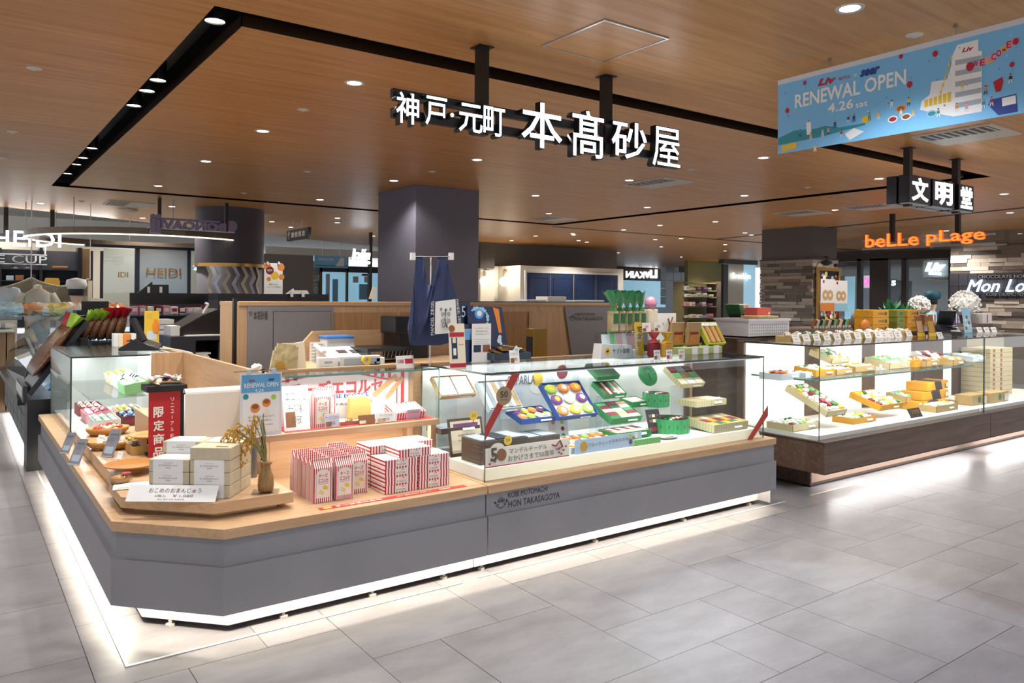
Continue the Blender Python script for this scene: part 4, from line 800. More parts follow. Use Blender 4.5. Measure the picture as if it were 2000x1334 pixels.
# ------------------------------------------------------------------ brown counter and case of the neighbouring sweets shop
M_WAL = wood('walnut_x', '#6e5748', '#4c3a30', 'x', .42); M_WALZ = MATS['walnut']
DX0, DSEAM, DX1, DY0, DZ = 5.26, 8.045, 10.2, 3.28, 1.15
for n_, (x0, x1) in enumerate(((DX0, DSEAM - .003), (DSEAM + .003, DX1))):
    t = thing('counter', ('dark walnut low counter under the yellow sweet boxes', 'dark walnut counter continuing at the right edge of the picture')[n_], 'counter')
    MB().box(x0, DY0, .188, x1, 4.3, .416).build('drawer_front', M_WAL, t, bev=.003)
    MB().box(x0 - .003, DY0 - .004, .416, x1, 4.3, .43).build('top_ledge', mat('walnut_ledge', '#4a3930', .35), t)
    MB().box(x0 + (.29 if n_ == 0 else 0), 3.585, .012, x1, 4.25, .188).build('plinth', M_WAL, t); MB().box(x0 + (.3 if n_ == 0 else 0), 3.578, .03, x1, 3.585, .17).build('kick_plate', mat('copper_kick', '#b39a8c', .3, .5), t)
    MB().box(x0 + (.285 if n_ == 0 else 0), 3.575, 0, x1, 4.26, .012).build('base_strip', M_BLACK, t)
    MB().box(x0, DY0 - .001, .188, x1, DY0, .194).build('shadow_line', M_BLACK, t)
    area_light('led_lamp', ((x0 + x1) / 2 + .15, 3.45, .184), (0, 0, 0), x1 - x0 - .4, .02, 14, (1, .97, .92), None, t)
dc = thing('glass_case', 'two-level lit glass case filled with yellow boxes of sweets', 'display case')
G0, G1, GY, GB = 5.28, 8.03, 3.335, 4.02
MB().box(G0, GY, .43, G1 - .003, GY + .006, DZ - .008).build('front_pane', M_GLASS, dc); MB().box(G0, GY + .006, .43, G0 + .006, GB, DZ - .008).build('side_pane', M_GLASS, dc)
MB().box(G0, GY, DZ - .008, G1 - .003, GB, DZ).build('top_pane', M_GLASS, dc)
k = MB(); k.box(G0 - .002, GY - .002, DZ - .011, G1, GY, DZ + .001); k.box(G0 - .002, GY, DZ - .011, G0, GB, DZ + .001); k.box(G0 - .002, GY - .002, .43, G0, GY + .004, DZ); k.box(G1 - .01, GY - .003, .43, G1 + .006, GY + .004, DZ); k.build('edge_profile', M_DLINE, dc)
MB().box(G0 + .015, GY + .03, .43, G1 - .02, GB, .462).build('deck', M_DECK, dc)
MB().box(G0 + .07, GY + .09, .868, G1 - .02, GB - .02, .877).build('glass_shelf', M_GLASS, dc)
k = MB(); k.box(G0 + .07, GY + .088, .866, G1 - .02, GY + .09, .879); k.box(G0 + .068, GY + .09, .866, G0 + .07, GB - .02, .879); k.build('shelf_edge', M_GEDGE, dc)
M_LBOX = mat('light_panel', (1, .97, .9), .5, emit=.75)
def backx(px): return at(px, 740, 'y', GB).x
cuts = [G0 + .01] + [backx(q) for q in (1571, 1598, 1683, 1707, 1779, 1840, 1858, 1886)] + [G1 - .01]
d2 = thing('glass_case', 'second glass case at the right edge with stacked gift boxes', 'display case'); XE = G1 + .004
for i in range(len(cuts) - 2):
    for a, b, pr in ((cuts[i], min(cuts[i + 1], G1 - .004), dc), (max(cuts[i], G1 + .004), cuts[i + 1], d2)):
        if b - a < .01: continue
        if i % 2 == 0: MB().box(a, GB, .43, b, GB + .02, DZ - .01).build('light_panel', M_LBOX, pr)
        else: MB().box(a, GB - .01, .43, b, GB + .02, DZ - .01).build('wood_panel', M_WALZ, pr)
        XE = max(XE, b)
area_light('case_lamp', ((G0 + G1) / 2, GY + .03, DZ - .015), (.25, 0, 0), G1 - G0 - .1, .014, 13, (1, .97, .9), None, dc)
area_light('case_lamp', ((G0 + G1) / 2, GY + .14, .86), (.3, 0, 0), G1 - G0 - .3, .014, 9, (1, .97, .9), None, dc)
MB().box(G0 + .34, GB + .02, .43, G1, GB + .058, DZ + .0).build('rear_board', M_WAL, dc); MB().box(G0 - .02, GB, .43, G0 + .02, GB + .058, DZ).build('end_panel', M_WALZ, dc)
dk = thing('back_cabinet', 'dark walnut back cabinet top behind the yellow sweets case', 'cabinet'); MB().box(G0 + .02, 4.31, .0, 10.2, 4.9, DZ - .01).build('body', M_WAL, dk); MB().box(G0 - .02, GB + .06, DZ - .01, 10.2, 4.92, DZ + .02).build('worktop', mat('dark_top', '#3a2f2b', .35), dk)
MB().box(G1 + .004, GY, .43, DX1, GY + .006, DZ - .008).build('front_pane', M_GLASS, d2); MB().box(G1 + .004, GY, DZ - .008, DX1, GB, DZ).build('top_pane', M_GLASS, d2)
MB().box(G1 + .01, GY + .03, .43, DX1, GB, .462).build('deck', M_DECK, d2); MB().box(XE, GB, .43, DX1, GB + .02, DZ - .01).build('back_panel', mat('beige_panel', '#b8ab93', .5), d2)
k = MB(); k.box(G1 + .006, GY - .002, DZ - .011, DX1, GY, DZ + .001); k.build('edge_profile', M_DLINE, d2)
area_light('case_lamp', ((G1 + DX1) / 2, GY + .03, DZ - .015), (.25, 0, 0), 1.9, .014, 8, (1, .97, .9), None, d2)
# stack of boxes printed with kanji
M_KRAFT = mat('kraft_cream', '#c9bb97', .55); M_REDINK = mat('red_ink', '#8c2b25', .6)
for i in range(10):
    z = .462 + i * .052
    o = tag(MB().box(0, 0, 0, .56, .3, .05).build('gift_box', M_KRAFT, None, (at(1934, 730, 'y', 3.7).x, 3.7, z), bev=.002), 'cream gift box with kanji, %s of the right case stack' % ('lowest' if i == 0 else 'topmost' if i == 9 else 'number %d upwards' % (i + 1)), 'box', 'kanji boxes stacked in the right case')
    text('明', .05, .036, M_REDINK, o, (.09, -.001, .025), bold=.02); text('堂', .05, .036, M_REDINK, o, (.27, -.001, .025), bold=.02)
# ------------------------------------------------------------------ goods on the corner counter
M_LINEN = mat('linen_carton', '#cbbd9f', .6, noise=.06, nscale=40); M_PAPER = mat('paper_white', '#f2f0ec', .55); M_INKG = mat('ink_grey', '#5a554f', .6)
def omanju(label, loc, th, labelled=True):
    t = thing('gift_box', label, 'box', loc, th, 'linen coloured gift boxes on the corner riser')
    MB().box(0, 0, 0, .186, .125, .0565).build('carton', M_LINEN, t, bev=.0035)
    if labelled:
        b = MB().box(.02, -.0008, 0, .158, 0, .0575); b.box(.02, 0, .0575, .158, .125, .0582); s = b.build('paper_band', M_PAPER, t)
        text('おこめのおまんじゅう', .085, .009, M_INKG, s, (.09, -.0014, .03)); text('本髙砂屋', .024, .005, M_INKG, s, (.09, -.0014, .019)); text('KOBE MOTOMACHI', .04, .003, M_INKG, s, (.09, -.0014, .041))
    else: MB().box(.11, .02, .0575, .165, .035, .0582).build('red_sticker', C['red'], t)
    return t
TH = -.66; u_ = Vector((math.cos(TH), math.sin(TH), 0)); v_ = Vector((-math.sin(TH), math.cos(TH), 0))
o_ = at(290, 971, 'z', .575); o_.z = .5755
side = ('left', 'right'); lev = ('bottom', 'second', 'third', 'top', 'fifth')
for c in (0, 1):
    for r in (0, 1):
        n_ = (3, 3)[c] if r == 0 else 4
        for i in range(n_):
            omanju('linen gift box with white band, %s %s column, %s layer' % (('front', 'rear')[r], side[c], lev[i]), o_ + u_ * (.19 * c) + v_ * (.129 * r) + Vector((0, 0, .0578 * i)), TH)
omanju('linen gift box without band and with red sticker on the right stack', o_ + u_ * .192 + v_ * -.006 + Vector((0, 0, .0578 * 3)), TH, False)
cd = thing('price_card', 'wide white price card leaning before the linen gift boxes', 'price card', at(332, 981, 'z', .575) + Vector((0, 0, .002)), -.63, rot=(-.62, 0, -.63))
MB().box(-.2, 0, 0, .2, .002, .078).build('card', M_PAPER, cd); text('おこめのおまんじゅう', .235, .022, M_INKG, cd, (.01, -.001, .052)); text('6個入', .05, .011, M_INKG, cd, (-.05, -.001, .027)); text('￥1,080', .09, .015, M_INKG, cd, (.05, -.001, .027)); text('税込 神戸 元町 本髙砂屋', .12, .006, M_INKG, cd, (0, -.001, .011))
cs = thing('card_easel', 'small white strut behind the leaning price card', 'card stand', at(332, 975, 'z', .575) + Vector((0, 0, .001)), -.63); MB().add([(-.05, .012, 0), (.05, .012, 0), (.05, .05, 0), (-.05, .05, 0), (-.05, .05, .045), (.05, .05, .045)], [(0, 1, 5, 4), (0, 3, 2, 1), (2, 3, 4, 5), (0, 4, 3), (1, 2, 5)]).build('strut', M_PAPER, cs)
lf = thing('leaflet', 'white leaflet lying left of the linen gift boxes', 'leaflet', at(262, 950, 'z', .575) + Vector((0, 0, .003)), -.2); MB().box(-.09, -.06, 0, .08, .07, .0015).build('sheet', M_PAPER, lf); MB().box(-.07, -.05, .0015, -.02, -.02, .002).build('photo', C['tan'], lf)
sb = thing('sample_pack', 'clear pack with a sweet bun and red sticker by the riser', 'sweet', at(234, 944, 'z', .575) + Vector((0, 0, .001)), .4)
MB().ball((0, 0, .02), .05, .04, .022, n=10, k=6).build('bun', mat('bun', '#c08a4c', .5, noise=.2, nscale=20), sb, smooth=True); MB().ball((0, 0, .022), .065, .05, .026, n=12, k=6).build('wrapper', glass('wrap_film', (.95, .95, .95), 3), sb, smooth=True); MB().disc((.02, -.02, .05), .022, 12, ax='z').build('red_sticker', C['red'], sb)
vp = at(519, 961, 'z', .575)
acr = tag(MB().box(-.06, -.05, 0, .06, .05, .003).build('acrylic_plate', glass('acrylic', (.9, .93, .94), 1.5), None, (vp.x, vp.y, .5755), (0, 0, -.4)), 'clear acrylic plate under the wooden vase', 'plate')
vs = thing('vase', 'turned wooden vase with dried rice stalks', 'vase', (vp.x, vp.y, .579))
MB().lathe([(.022, 0), (.034, .004), (.037, .03), (.034, .07), (.024, .1), (.019, .118), (.027, .132), (.03, .14), (.022, .141), (.016, .12)], 18).build('body', wood('vase_wood', '#a98353', '#7d5c36', 'z', .5, 3), vs, smooth=True)
M_STALK = mat('stalk', '#8a8350', .6); M_GRAIN = mat('rice_grain', '#c99520', .55); rg = random.Random(6)
for i in range(13):
    a = -1.15 - .1 * i + .0 * i; L = .22 + .06 * rg.random(); lean = .12 + .05 * i if i < 9 else .1; d = Vector((math.cos(TH) * -1, math.sin(TH) * -1, 0)) if 1 else None
    b0 = Vector((rg.uniform(-.006, .006), rg.uniform(-.006, .006), .11)); pts = [b0]
    for s_ in range(1, 7):
        f = s_ / 6; bend = lean * (f ** 1.5) * (.62 if i < 9 else .3); pts.append(b0 + d * (bend * .62) + Vector((rg.uniform(-.004, .004), 0, L * (f - .25 * lean * 3 * f * f))))
    MB().tube(pts, .0026, 5).build('stalk', M_STALK, vs)
    if i < 9:
        k = MB(); tip = pts[-1]
        for g in range(46):
            f = g / 46; q = tip + d * (.03 * f + rg.uniform(-.012, .012)) + Vector((rg.uniform(-.012, .012), rg.uniform(-.012, .012), -.0 - f * (.13 + .03 * (i % 4)))); k.ball(tuple(q), .0042, .0042, .007, n=5, k=3)
        e = k.build('rice_ear', M_GRAIN, vs); e['kind'] = 'stuff'
# poster on a clip stand
ps = thing('poster_stand', 'clip stand with blue and white renewal poster of small buns', 'poster', (0, 0, 0)); YP = 3.83
x0, z0, x1, z1 = rY(469, 729, 550, 852, YP); w_, h_ = x1 - x0, z1 - z0
MB().box(x0, YP, z0, x1, YP + .002, z1).build('sheet', mat('poster_pale', '#dfe3e8', .45), ps); MB().box(x0 + .006, YP - .0008, z1 - h_ * .3, x1 - .006, YP, z1 - .006).build('blue_header', mat('poster_blue', '#5fa3cf', .5), ps); MB().box(x0 + .012, YP - .0006, z0 + .02, x1 - .012, YP, z1 - h_ * .32).build('white_field', M_PAPER, ps)
cxp = (x0 + x1) / 2
text('RENEWAL OPEN', w_ * .82, .022, C['white'], ps, (cxp, YP - .0018, z1 - .058), bold=.01); text('4.26', w_ * .22, .014, C['white'], ps, (cxp - .01, YP - .0018, z1 - .084)); text('Liv', w_ * .16, .012, C['maroon'], ps, (cxp - .045, YP - .0018, z1 - .034), bold=.04, shear=.3); text('seer', w_ * .16, .012, C['navy'], ps, (cxp + .05, YP - .0018, z1 - .034), bold=.04, shear=.3)
text('おこめのおまんじゅう', w_ * .62, .011, M_INKG, ps, (cxp, YP - .0018, z0 + .098)); text('6個入 1,080円(税込)', w_ * .5, .009, M_INKG, ps, (cxp, YP - .0018, z0 + .078)); text('本髙砂屋 神戸元町の和菓子', w_ * .6, .006, M_INKG, ps, (cxp, YP - .0018, z0 + .056)); text('限定商品', w_ * .2, .005, M_INKG, ps, (cxp, YP - .0018, z0 + .04))
for bx, bz, br in ((.026, .165, .022), (-.03, .142, .024)): k = MB(); k.disc((cxp + bx, YP - .0012, z0 + bz), br, 18); k.build('bun_photo', C['orange'], ps); k = MB(); k.disc((cxp + bx, YP - .0016, z0 + bz + br * .3), br * .72, 14, ry=br * .5); k.build('bun_shine', C['brown'], ps)
k = MB(); k.disc((cxp + .028, YP - .0012, z0 + .115), .013, 14, ry=.02); k.build('cut_bun_photo', C['cream'], ps); MB().disc((cxp - w_ * .37, YP - .0012, z1 - h_ * .36), .014, 14).build('blue_badge', C['teal'], ps)
k = MB(); pts = []
for i in range(24): r_ = .016 if i % 2 else .011; pts.append((cxp + w_ * .3 + r_ * math.cos(i * PI / 12), YP - .0012, z1 - h_ * .39 + r_ * math.sin(i * PI / 12)))
k.poly(pts); k.build('star_badge', C['lime'], ps)
k = MB(); k.cyl((x0 - .03, YP + .004, z1 + .012), (x1 + .03, YP + .004, z1 + .012), .0025, 6); k.build('clip_rod', M_STEEL, ps)
for q in (.2, .8): MB().box(x0 + w_ * q - .01, YP - .006, z1 - .004, x0 + w_ * q + .01, YP + .012, z1 + .022).build('clip', M_ACR, ps)
xm = at(512, 900, 'y', YP + .02).x; k = MB(); k.box(xm - .006, YP + .01, .5, xm + .006, YP + .022, z1 + .02); k.build('pole', M_BLACK, ps); MB().box(xm - .05, YP - .03, .5, xm + .05, YP + .06, .508).build('base', M_BLACK, ps)

# ------------------------------------------------------------------ red and white biscuit cartons
M_RED = '#b5232b'; M_WH = '#f3ede6'
SX = stripes('stripe_x', M_RED, M_WH, 'x', .0105, .5); SY_ = stripes('stripe_y', M_RED, M_WH, 'y', .0105, .5); SZ_ = stripes('stripe_z', M_RED, M_WH, 'z', .0185, .42, .006); SXB = stripes('stripe_x_wide', M_RED, M_WH, 'x', .0165, .48); M_CREAMC = mat('carton_cream', '#efe4d6', .5); M_REDP = mat('print_red', '#b0252c', .5)
def make_carton():
    t = thing('biscuit_carton', '', 'carton', group='gable top biscuit cartons on the worktop'); w, d, h, g = .094, .052, .165, .036
    k = MB(); k.box(0, 0, 0, w, d, h, [0, 0, 1, 1, 2, 2]); k.build('carton', [SX, SY_, M_CREAMC], t)
    k = MB(); k.add([(0, 0, h), (w, 0, h), (w, d, h), (0, d, h), (0, d / 2, h + g), (w, d / 2, h + g)], [(0, 1, 5, 4), (2, 3, 4, 5), (3, 0, 4), (1, 2, 5)], [0, 0, 1, 1]); k.build('gable', [SX, SY_], t)
    MB().box(0, d / 2 - .002, h + g - .002, w, d / 2 + .002, h + g + .008).build('ridge', SX, t)
    k = MB(); n = 10; pts = [(.012, -.0008, .022), (w - .012, -.0008, .022), (w - .012, -.0008, h - .03)] + [(w / 2 + (w / 2 - .012) * math.cos(PI * i / n), -.0008, h - .03 + .024 * math.sin(PI * i / n)) for i in range(1, n)] + [(.012, -.0008, h - .03)]
    k.poly(pts); f = k.build('front_label', M_CREAMC, t)
    text('チーズ', .046, .02, M_REDP, f, (w / 2, -.0014, h - .036), bold=.02); text('エコルセ', .052, .02, M_REDP, f, (w / 2, -.0014, h - .06), bold=.02); text('CHEESE ECORCE', .05, .004, C['navy'], f, (w / 2, -.0014, h - .075))
    k = MB(); k.poly([(.048, -.0014, .062), (.07, -.0014, .058), (.072, -.0014, .072), (.055, -.0014, .082), (.046, -.0014, .074)]); k.poly([(.022, -.0014, .05), (.048, -.0014, .036), (.05, -.0014, .04), (.025, -.0014, .054)]); k.poly([(.03, -.0014, .058), (.05, -.0014, .044), (.052, -.0014, .048), (.032, -.0014, .062)]); k.build('cheese_print', C['yellow'], f)
    return t
fr = [at(612.5, 984, 'z', .5), at(636.5, 981, 'z', .5), at(680, 966.6, 'z', .5)]
xs_ = [fr[0].x, fr[0].x + .108, fr[0].x + .216]; ys_ = [fr[0].y, fr[1].y, fr[2].y]
ct = None; col_n = ('left', 'middle', 'right'); ord_ = ('front', 'second', 'third', 'fourth', 'fifth', 'rearmost')
for c in range(3):
    for r in range(6):
        loc = (xs_[c], ys_[c] + r * .0545, .5005)
        if loc[1] + .052 > 3.875 + .25: continue
        if ct is None: ct = make_carton(); ct.location = loc; o = ct
        else: o = dup(ct, loc)
        o['label'] = 'red striped gable top carton, %s in the %s row on the worktop' % (ord_[r], col_n[c])
sh = [dup(ct, (x, y, SZ + .004), rz, l, 'gable top cartons on the shelf') for x, y, rz, l in ((1.560, 3.945, 0, 'red striped gable top carton in front on the oak shelf'), (1.617, 4.015, 0, 'red striped gable top carton behind another on the oak shelf'))]
def make_flat():
    t = thing('biscuit_box', '', 'box', group='flat striped biscuit boxes on the worktop'); w, d, h = .185, .165, .042
    MB().box(0, 0, 0, w, d, h, [0, 0, 1, 1, 2, 2]).build('carton', [SXB, SZ_, M_PAPER], t)
    k = MB().box(.058, -.0008, .002, .122, 0, h - .002); f = k.build('front_label', M_CREAMC, t); text('チーズエコルセ', .05, .012, C['navy'], f, (.09, -.0012, .016), bold=.02); text('OBB', .02, .007, M_REDP, f, (.1, -.0012, .031))
    k = MB()
    for i in range(4): k.box(.064 + i * .016, -.0012, h - .006, .07 + i * .016, -.0008, h); k.box(.064 + i * .016, -.0012, 0, .07 + i * .016, -.0008, .006)
    k.build('label_teeth', M_REDP, f)
    k = MB()
    for i in range(11): k.box(.004 + i * .0165, .002, h, .012 + i * .0165, .02, h + .0005)
    k.build('lid_stripes', M_REDP, t); text('チーズエコルセ', .1, .022, C['pink'], t, (w / 2, .07, h + .0006), (0, 0, 0)); MB().disc((w / 2, .11, h + .0006), .02, 12, ax='z', ry=.008).build('cheese_print', C['yellow'], t)
    return t
fb = at(751.5, 966.6, 'z', .5); fx = None
for c in range(2):
    for r in range(2):
        for i in range(4 if r == 0 else 5):
            loc = (fb.x + c * .19 + (i % 2) * .0015, fb.y + r * .172, .5005 + i * .0427)
            if fx is None: fx = make_flat(); fx.location = loc; o = fx
            else: o = dup(fx, loc)
            o['label'] = 'flat striped biscuit box, %s %s stack, layer %d from the worktop' % (('front', 'rear')[r], side[c], i + 1)
dup(fx, (fb.x + .085, fb.y + .01, .5005 + 4 * .0427 + .0005), 0, 'flat striped biscuit box lying across the two front stacks')
# red strip on the worktop
st = thing('label_strip', 'red strip label with white lettering along the worktop edge', 'label'); p0, p1 = at(622, 994, 'z', .5), at(906, 948, 'z', .5)
MB().box(p0.x, p0.y - .03, .5005, p1.x, p0.y + .008, .502).build('strip', mat('strip_red', '#c5343b', .4), st); text('チーズエコルセ', .24, .026, C['white'], st, (p0.x + .2, p0.y - .011, .5025), (0, 0, 0), bold=.02); text('本髙砂屋×', .2, .018, C['white'], st, (p0.x + .5, p0.y - .011, .5025), (0, 0, 0)); text('OBB', .07, .018, C['white'], st, (p0.x + .68, p0.y - .011, .5025), (0, 0, 0), bold=.03); MB().box(p0.x + .02, p0.y - .024, .502, p0.x + .06, p0.y, .5025).build('cheese_print', C['yellow'], st)

# ------------------------------------------------------------------ biscuit poster and goods on the shelf
bp_ = thing('biscuit_poster', 'white and red biscuit poster with blue lettering behind the shelf glass', 'poster'); YQ = 4.085
qx0, qz0, qx1, qz1 = 1.30, SZ + .002, 2.198, 1.068
MB().box(qx0, YQ, qz0, qx1, YQ + .01, qz1).build('panel', mat('poster_white', '#f6eeee', .5), bp_)
k = MB(); k.box(qx1 - .05, YQ - .001, qz0, qx1 - .028, YQ, qz1)
for i in range(4): k.box(qx1 - .135 - i * .045, YQ - .001, qz1 - .055 - .008 * (3 - i) + .03, qx1 - .115 - i * .045, YQ, qz1)
k.box(qx1 - .08, YQ - .001, qz0 + .08, qx1 - .072, YQ, qz1 - .06)
for a, b in (((1.4, qz1 - .035), (1.62, qz1 - .004)), ((1.86, qz1 - .006), (2.12, qz1 - .065))): k.poly([(a[0], YQ - .001, a[1] - .008), (b[0], YQ - .001, b[1] - .008), (b[0], YQ - .001, b[1]), (a[0], YQ - .001, a[1])])
for i in range(4): k.box(1.36 + i * .045, YQ - .001, qz1 - .06 + i * .009, 1.382 + i * .045, YQ, qz1)
k.build('red_print', mat('poster_red', '#cf4348', .5), bp_)
text('チーズエコルセ', .56, .085, MATS['poster_red'], bp_, (1.75, YQ - .0015, qz1 - .085), bold=.04); text('CHEESE ECORCE', .3, .022, C['navy'], bp_, (1.79, YQ - .0015, qz1 - .135), bold=.02); text('本髙砂屋', .12, .016, M_INKG, bp_, (1.79, YQ - .0015, qz1 - .18)); text('OBB', .07, .018, MATS['poster_red'], bp_, (1.925, YQ - .0015, qz1 - .175), bold=.03)
M_ROLL = mat('roll_print', '#d0a06e', .6, noise=.15, nscale=30)
for a, b, r_ in (((1.98, .93), (2.12, 1.03), .016), ((2.06, .91), (2.16, 1.02), .015)):
    dx, dz = b[0] - a[0], b[1] - a[1]; L = math.hypot(dx, dz); nx_, nz_ = -dz / L * r_, dx / L * r_
    k = MB(); k.poly([(a[0] - nx_, YQ - .0018, a[1] - nz_), (b[0] - nx_, YQ - .0018, b[1] - nz_), (b[0] + nx_, YQ - .0018, b[1] + nz_), (a[0] + nx_, YQ - .0018, a[1] + nz_)]); k.disc((a[0], YQ - .002, a[1]), r_, 12); k.build('rolled_biscuit_print', M_ROLL, bp_)
bo = thing('cutting_board', 'thick wooden board with a wedge of cheese on it', 'board', (1.79, 4.0, SZ + .0035)); MB().prism([(-.1, -.05), (.11, -.05), (.12, -.02), (.12, .05), (-.11, .05), (-.115, -.02)], 0, .022).build('board', mat('board_wood', '#8a5a3c', .45), bo, bev=.004); MB().prism([(-.1, -.048), (.11, -.048), (.118, .048), (-.108, .048)], .022, .0225).build('pale_top', C['cream'], bo); text('lalala', .045, .02, M_BRASS, bo, (-.03, -.046, .032), depth=.004)
ch_ = thing('cheese', 'big pale yellow block of cheese on the wooden board', 'cheese', (1.845, 4.005, SZ + .0265)); k = MB(); pts = [(-.062, 0), (.05, 0), (.062, .012), (.06, .1), (.04, .125), (.0, .132), (-.055, .122)]; k.slab(pts, .07); k.build('block', mat('cheese', '#d8bd6c', .45, noise=.06, nscale=12), ch_, (0, -.03, 0), bev=.006)
def small_card(label, px, py, zs, w, h, lines, yaw=0, tilt=-.25, m=None, photo=None, group=None, loc=None):
    t = thing('price_card', label, 'price card', loc or (at(px, py, 'z', zs) + Vector((0, 0, .001))), rot=(tilt, 0, yaw), group=group)
    MB().box(-w / 2, 0, 0, w / 2, .0012, h).build('card', m or M_PAPER, t)
    n = len(lines)
    for i, (s, f) in enumerate(lines): text(s, w * f, h * .55 / max(n, 2), M_INKG, t, (0, -.0008, h * (.86 - (i + .35) * .8 / max(n, 1))))
    if photo: MB().box(-w * .42, -.0006, h * .08, -w * .05, 0, h * .42).build('photo', C[photo], t)
    MB().box(-w / 2, 0, 0, w / 2, h * .35, .001).build('foot', m or M_PAPER, t); return t
small_card('lilac price card before the shelf cartons', 514, 850, SZ + .004, .085, .075, [('チーズエコルセ', .9), ('本髙砂屋', .4)], photo='brown', loc=(1.653, 3.925, SZ + .0045), tilt=-.1, m=mat('card_lilac', '#cfcadd', .5))
small_card('dark photo card under the cheese block', 0, 0, 0, .1, .05, [], photo='cream', loc=(1.855, 3.925, SZ + .0045), tilt=-.1, m=C['brown'])
small_card('long white biscuit card under the cheese block', 0, 0, 0, .13, .055, [('チーズエコルセ', .6), ('本髙砂屋', .3)], photo='tan', loc=(1.975, 3.925, SZ + .0045), tilt=-.1)
small_card('white leaflet with red title left on the shelf', 0, 0, 0, .14, .235, [('エコルセ', .8), ('チーズの香り', .6), ('神戸元町', .4)], photo='brown', loc=(1.465, 3.935, SZ + .0045), tilt=-.2)
tb = thing('biscuit_tray_box', 'open striped box of wrapped biscuits on the shelf', 'box', (2.145, 3.965, SZ + .0045), rot=(.3, 0, .0)); w, d, h = .2, .14, .04
k = MB(); k.box(-w/2, 0, 0, w/2, .004, h, [0, 0, 1, 1, 0, 0]); k.box(-w/2, d - .004, 0, w/2, d, h); k.box(-w/2, .004, 0, -w/2 + .004, d - .004, h, 1); k.box(w/2 - .004, .004, 0, w/2, d - .004, h, 1); k.box(-w/2 + .004, .004, 0, w/2 - .004, d - .004, .006); k.build('box', [SXB, SZ_], tb)
for i in range(6): MB().box(-.088 + i * .03, .012, .01, -.064 + i * .03, d - .012, h + .004).build('wrapped_biscuit', C[('white', 'pale', 'pink', 'cream', 'lblue', 'white')[i]], tb, bev=.003)
MB().box(-.03, -.006, .0, .06, -.004, .06).build('front_card', MATS['card_lilac'], tb); text('チーズエコルセ', .07, .014, M_REDP, tb, (.015, -.0068, .042), bold=.01)
k = MB().add([(-.08, .05, -.002), (.08, .05, -.002), (.08, .13, -.002), (-.08, .13, -.002), (-.08, .13, -.045), (.08, .13, -.045)], [(0, 1, 2, 3), (3, 2, 5, 4)]); k.build('prop', M_ACR, tb)
tag(small_card('white table card with red brand mark on the glass top', 0, 0, 0, .115, .075, [], loc=(2.115, 3.965, 1.0815), tilt=-.2), 'white table card with red brand mark on the glass top', 'price card')
oc = [o for o in bpy.data.objects if o.get('label') == 'white table card with red brand mark on the glass top'][0]; text('OBB', .042, .022, M_REDP, oc, (-.028, -.001, .042), bold=.02); MB().box(.0, -.0008, .028, .05, 0, .056).build('red_field', C['red'], oc)

# ------------------------------------------------------------------ left display: trays, dishes, cards, red banner
M_TRAYW = wood('tray_wood', '#c98d45', '#a86d2c', 'x', .35, 2); M_RATTAN = mat('rattan', '#b98440', .5, bump=.8, nscale=90, noise=.25)
def dish(label, x, y, z, rx_, ry_, h, m, cat='tray'):
    t = thing('wooden_dish', label, cat, (x, y, z)); k = MB(); k.lathe([(.75, 0), (.97, h * .6), (1, h), (.95, h), (.72, h * .35), (.001, h * .3)], 28, sx=rx_, sy=ry_); k.build('dish', m, t, smooth=True); return t
Z1 = .5705
p = at(256, 908, 'z', .61); ft = MB().lathe([(.05, 0), (.045, .03)], 16); 
d1 = dish('round orange wooden dish on a foot in front of the baskets', p.x, p.y, .603, .13, .13, .016, M_TRAYW); ft.build('foot', M_TRAYW, d1, (0, 0, -.032))
p = at(287, 875, 'z', .64); d2 = dish('yellow wooden dish on wooden blocks beside the red banner', p.x + .08, p.y + .25, .66, .13, .13, .016, mat('dish_yellow', '#d3983a', .4))
for sx_ in (-.06, .06): MB().box(sx_ - .015, -.06, -.0895, sx_ + .015, .06, .004).build('leg', M_OAKZ, d2)
p = at(230, 880, 'z', .58); bk = dish('oval rattan basket heaped with wrapped sweets', p.x + .02, p.y + .17, Z1, .17, .13, .05, M_RATTAN, 'basket')
p3 = at(205, 845, 'z', .6); bk2 = dish('rattan basket with orange wrapped sweets behind', p3.x + .03, p3.y + .1, Z1, .13, .1, .05, M_RATTAN, 'basket')
M_WRAPS = [mat('wrap_' + n, c, .25, coat=.6) for n, c in (('cream', '#e6dcc0'), ('olive', '#b5a63f'), ('silver', '#c9c6c3'), ('white', '#efece6'), ('redor', '#d8503a'), ('plum', '#7d3f52'))]
def wrapped(parent_label, cx, cy, z, rx_, ry_, n, cols, seed, size=.026, group=None):
    r = random.Random(seed)
    for i in range(n):
        a = r.uniform(0, 2 * PI); q = math.sqrt(r.random()); x, y = cx + rx_ * q * math.cos(a), cy + ry_ * q * math.sin(a); zz = z + (1 - q) * size * 1.1 + r.uniform(0, .006); ci_ = r.choice(cols)
        k = MB(); k.ball((0, 0, 0), size, size * .62, size * .5, n=7, k=4)
        for s in (-1, 1): k.poly([(s * size * .85, 0, 0), (s * size * 1.5, size * .5, .004), (s * size * 1.5, -size * .5, -.004)])
        o = k.build('wrapped_sweet', M_WRAPS[ci_], None, (x, y, zz + size * .4), (r.uniform(-.5, .5), r.uniform(-.5, .5), r.uniform(0, 6)), smooth=False)
        tag(o, parent_label, 'sweet', group or parent_label)
b_ = bk.location; wrapped('small wrapped sweet heaped in the oval rattan basket', b_.x, b_.y, Z1 + .025, .12, .085, 20, [0, 1, 2, 3, 2], 3)
b_ = bk2.location; wrapped('orange or cream wrapped sweet in the rear rattan basket', b_.x, b_.y, Z1 + .03, .09, .065, 12, [0, 4, 4], 5)
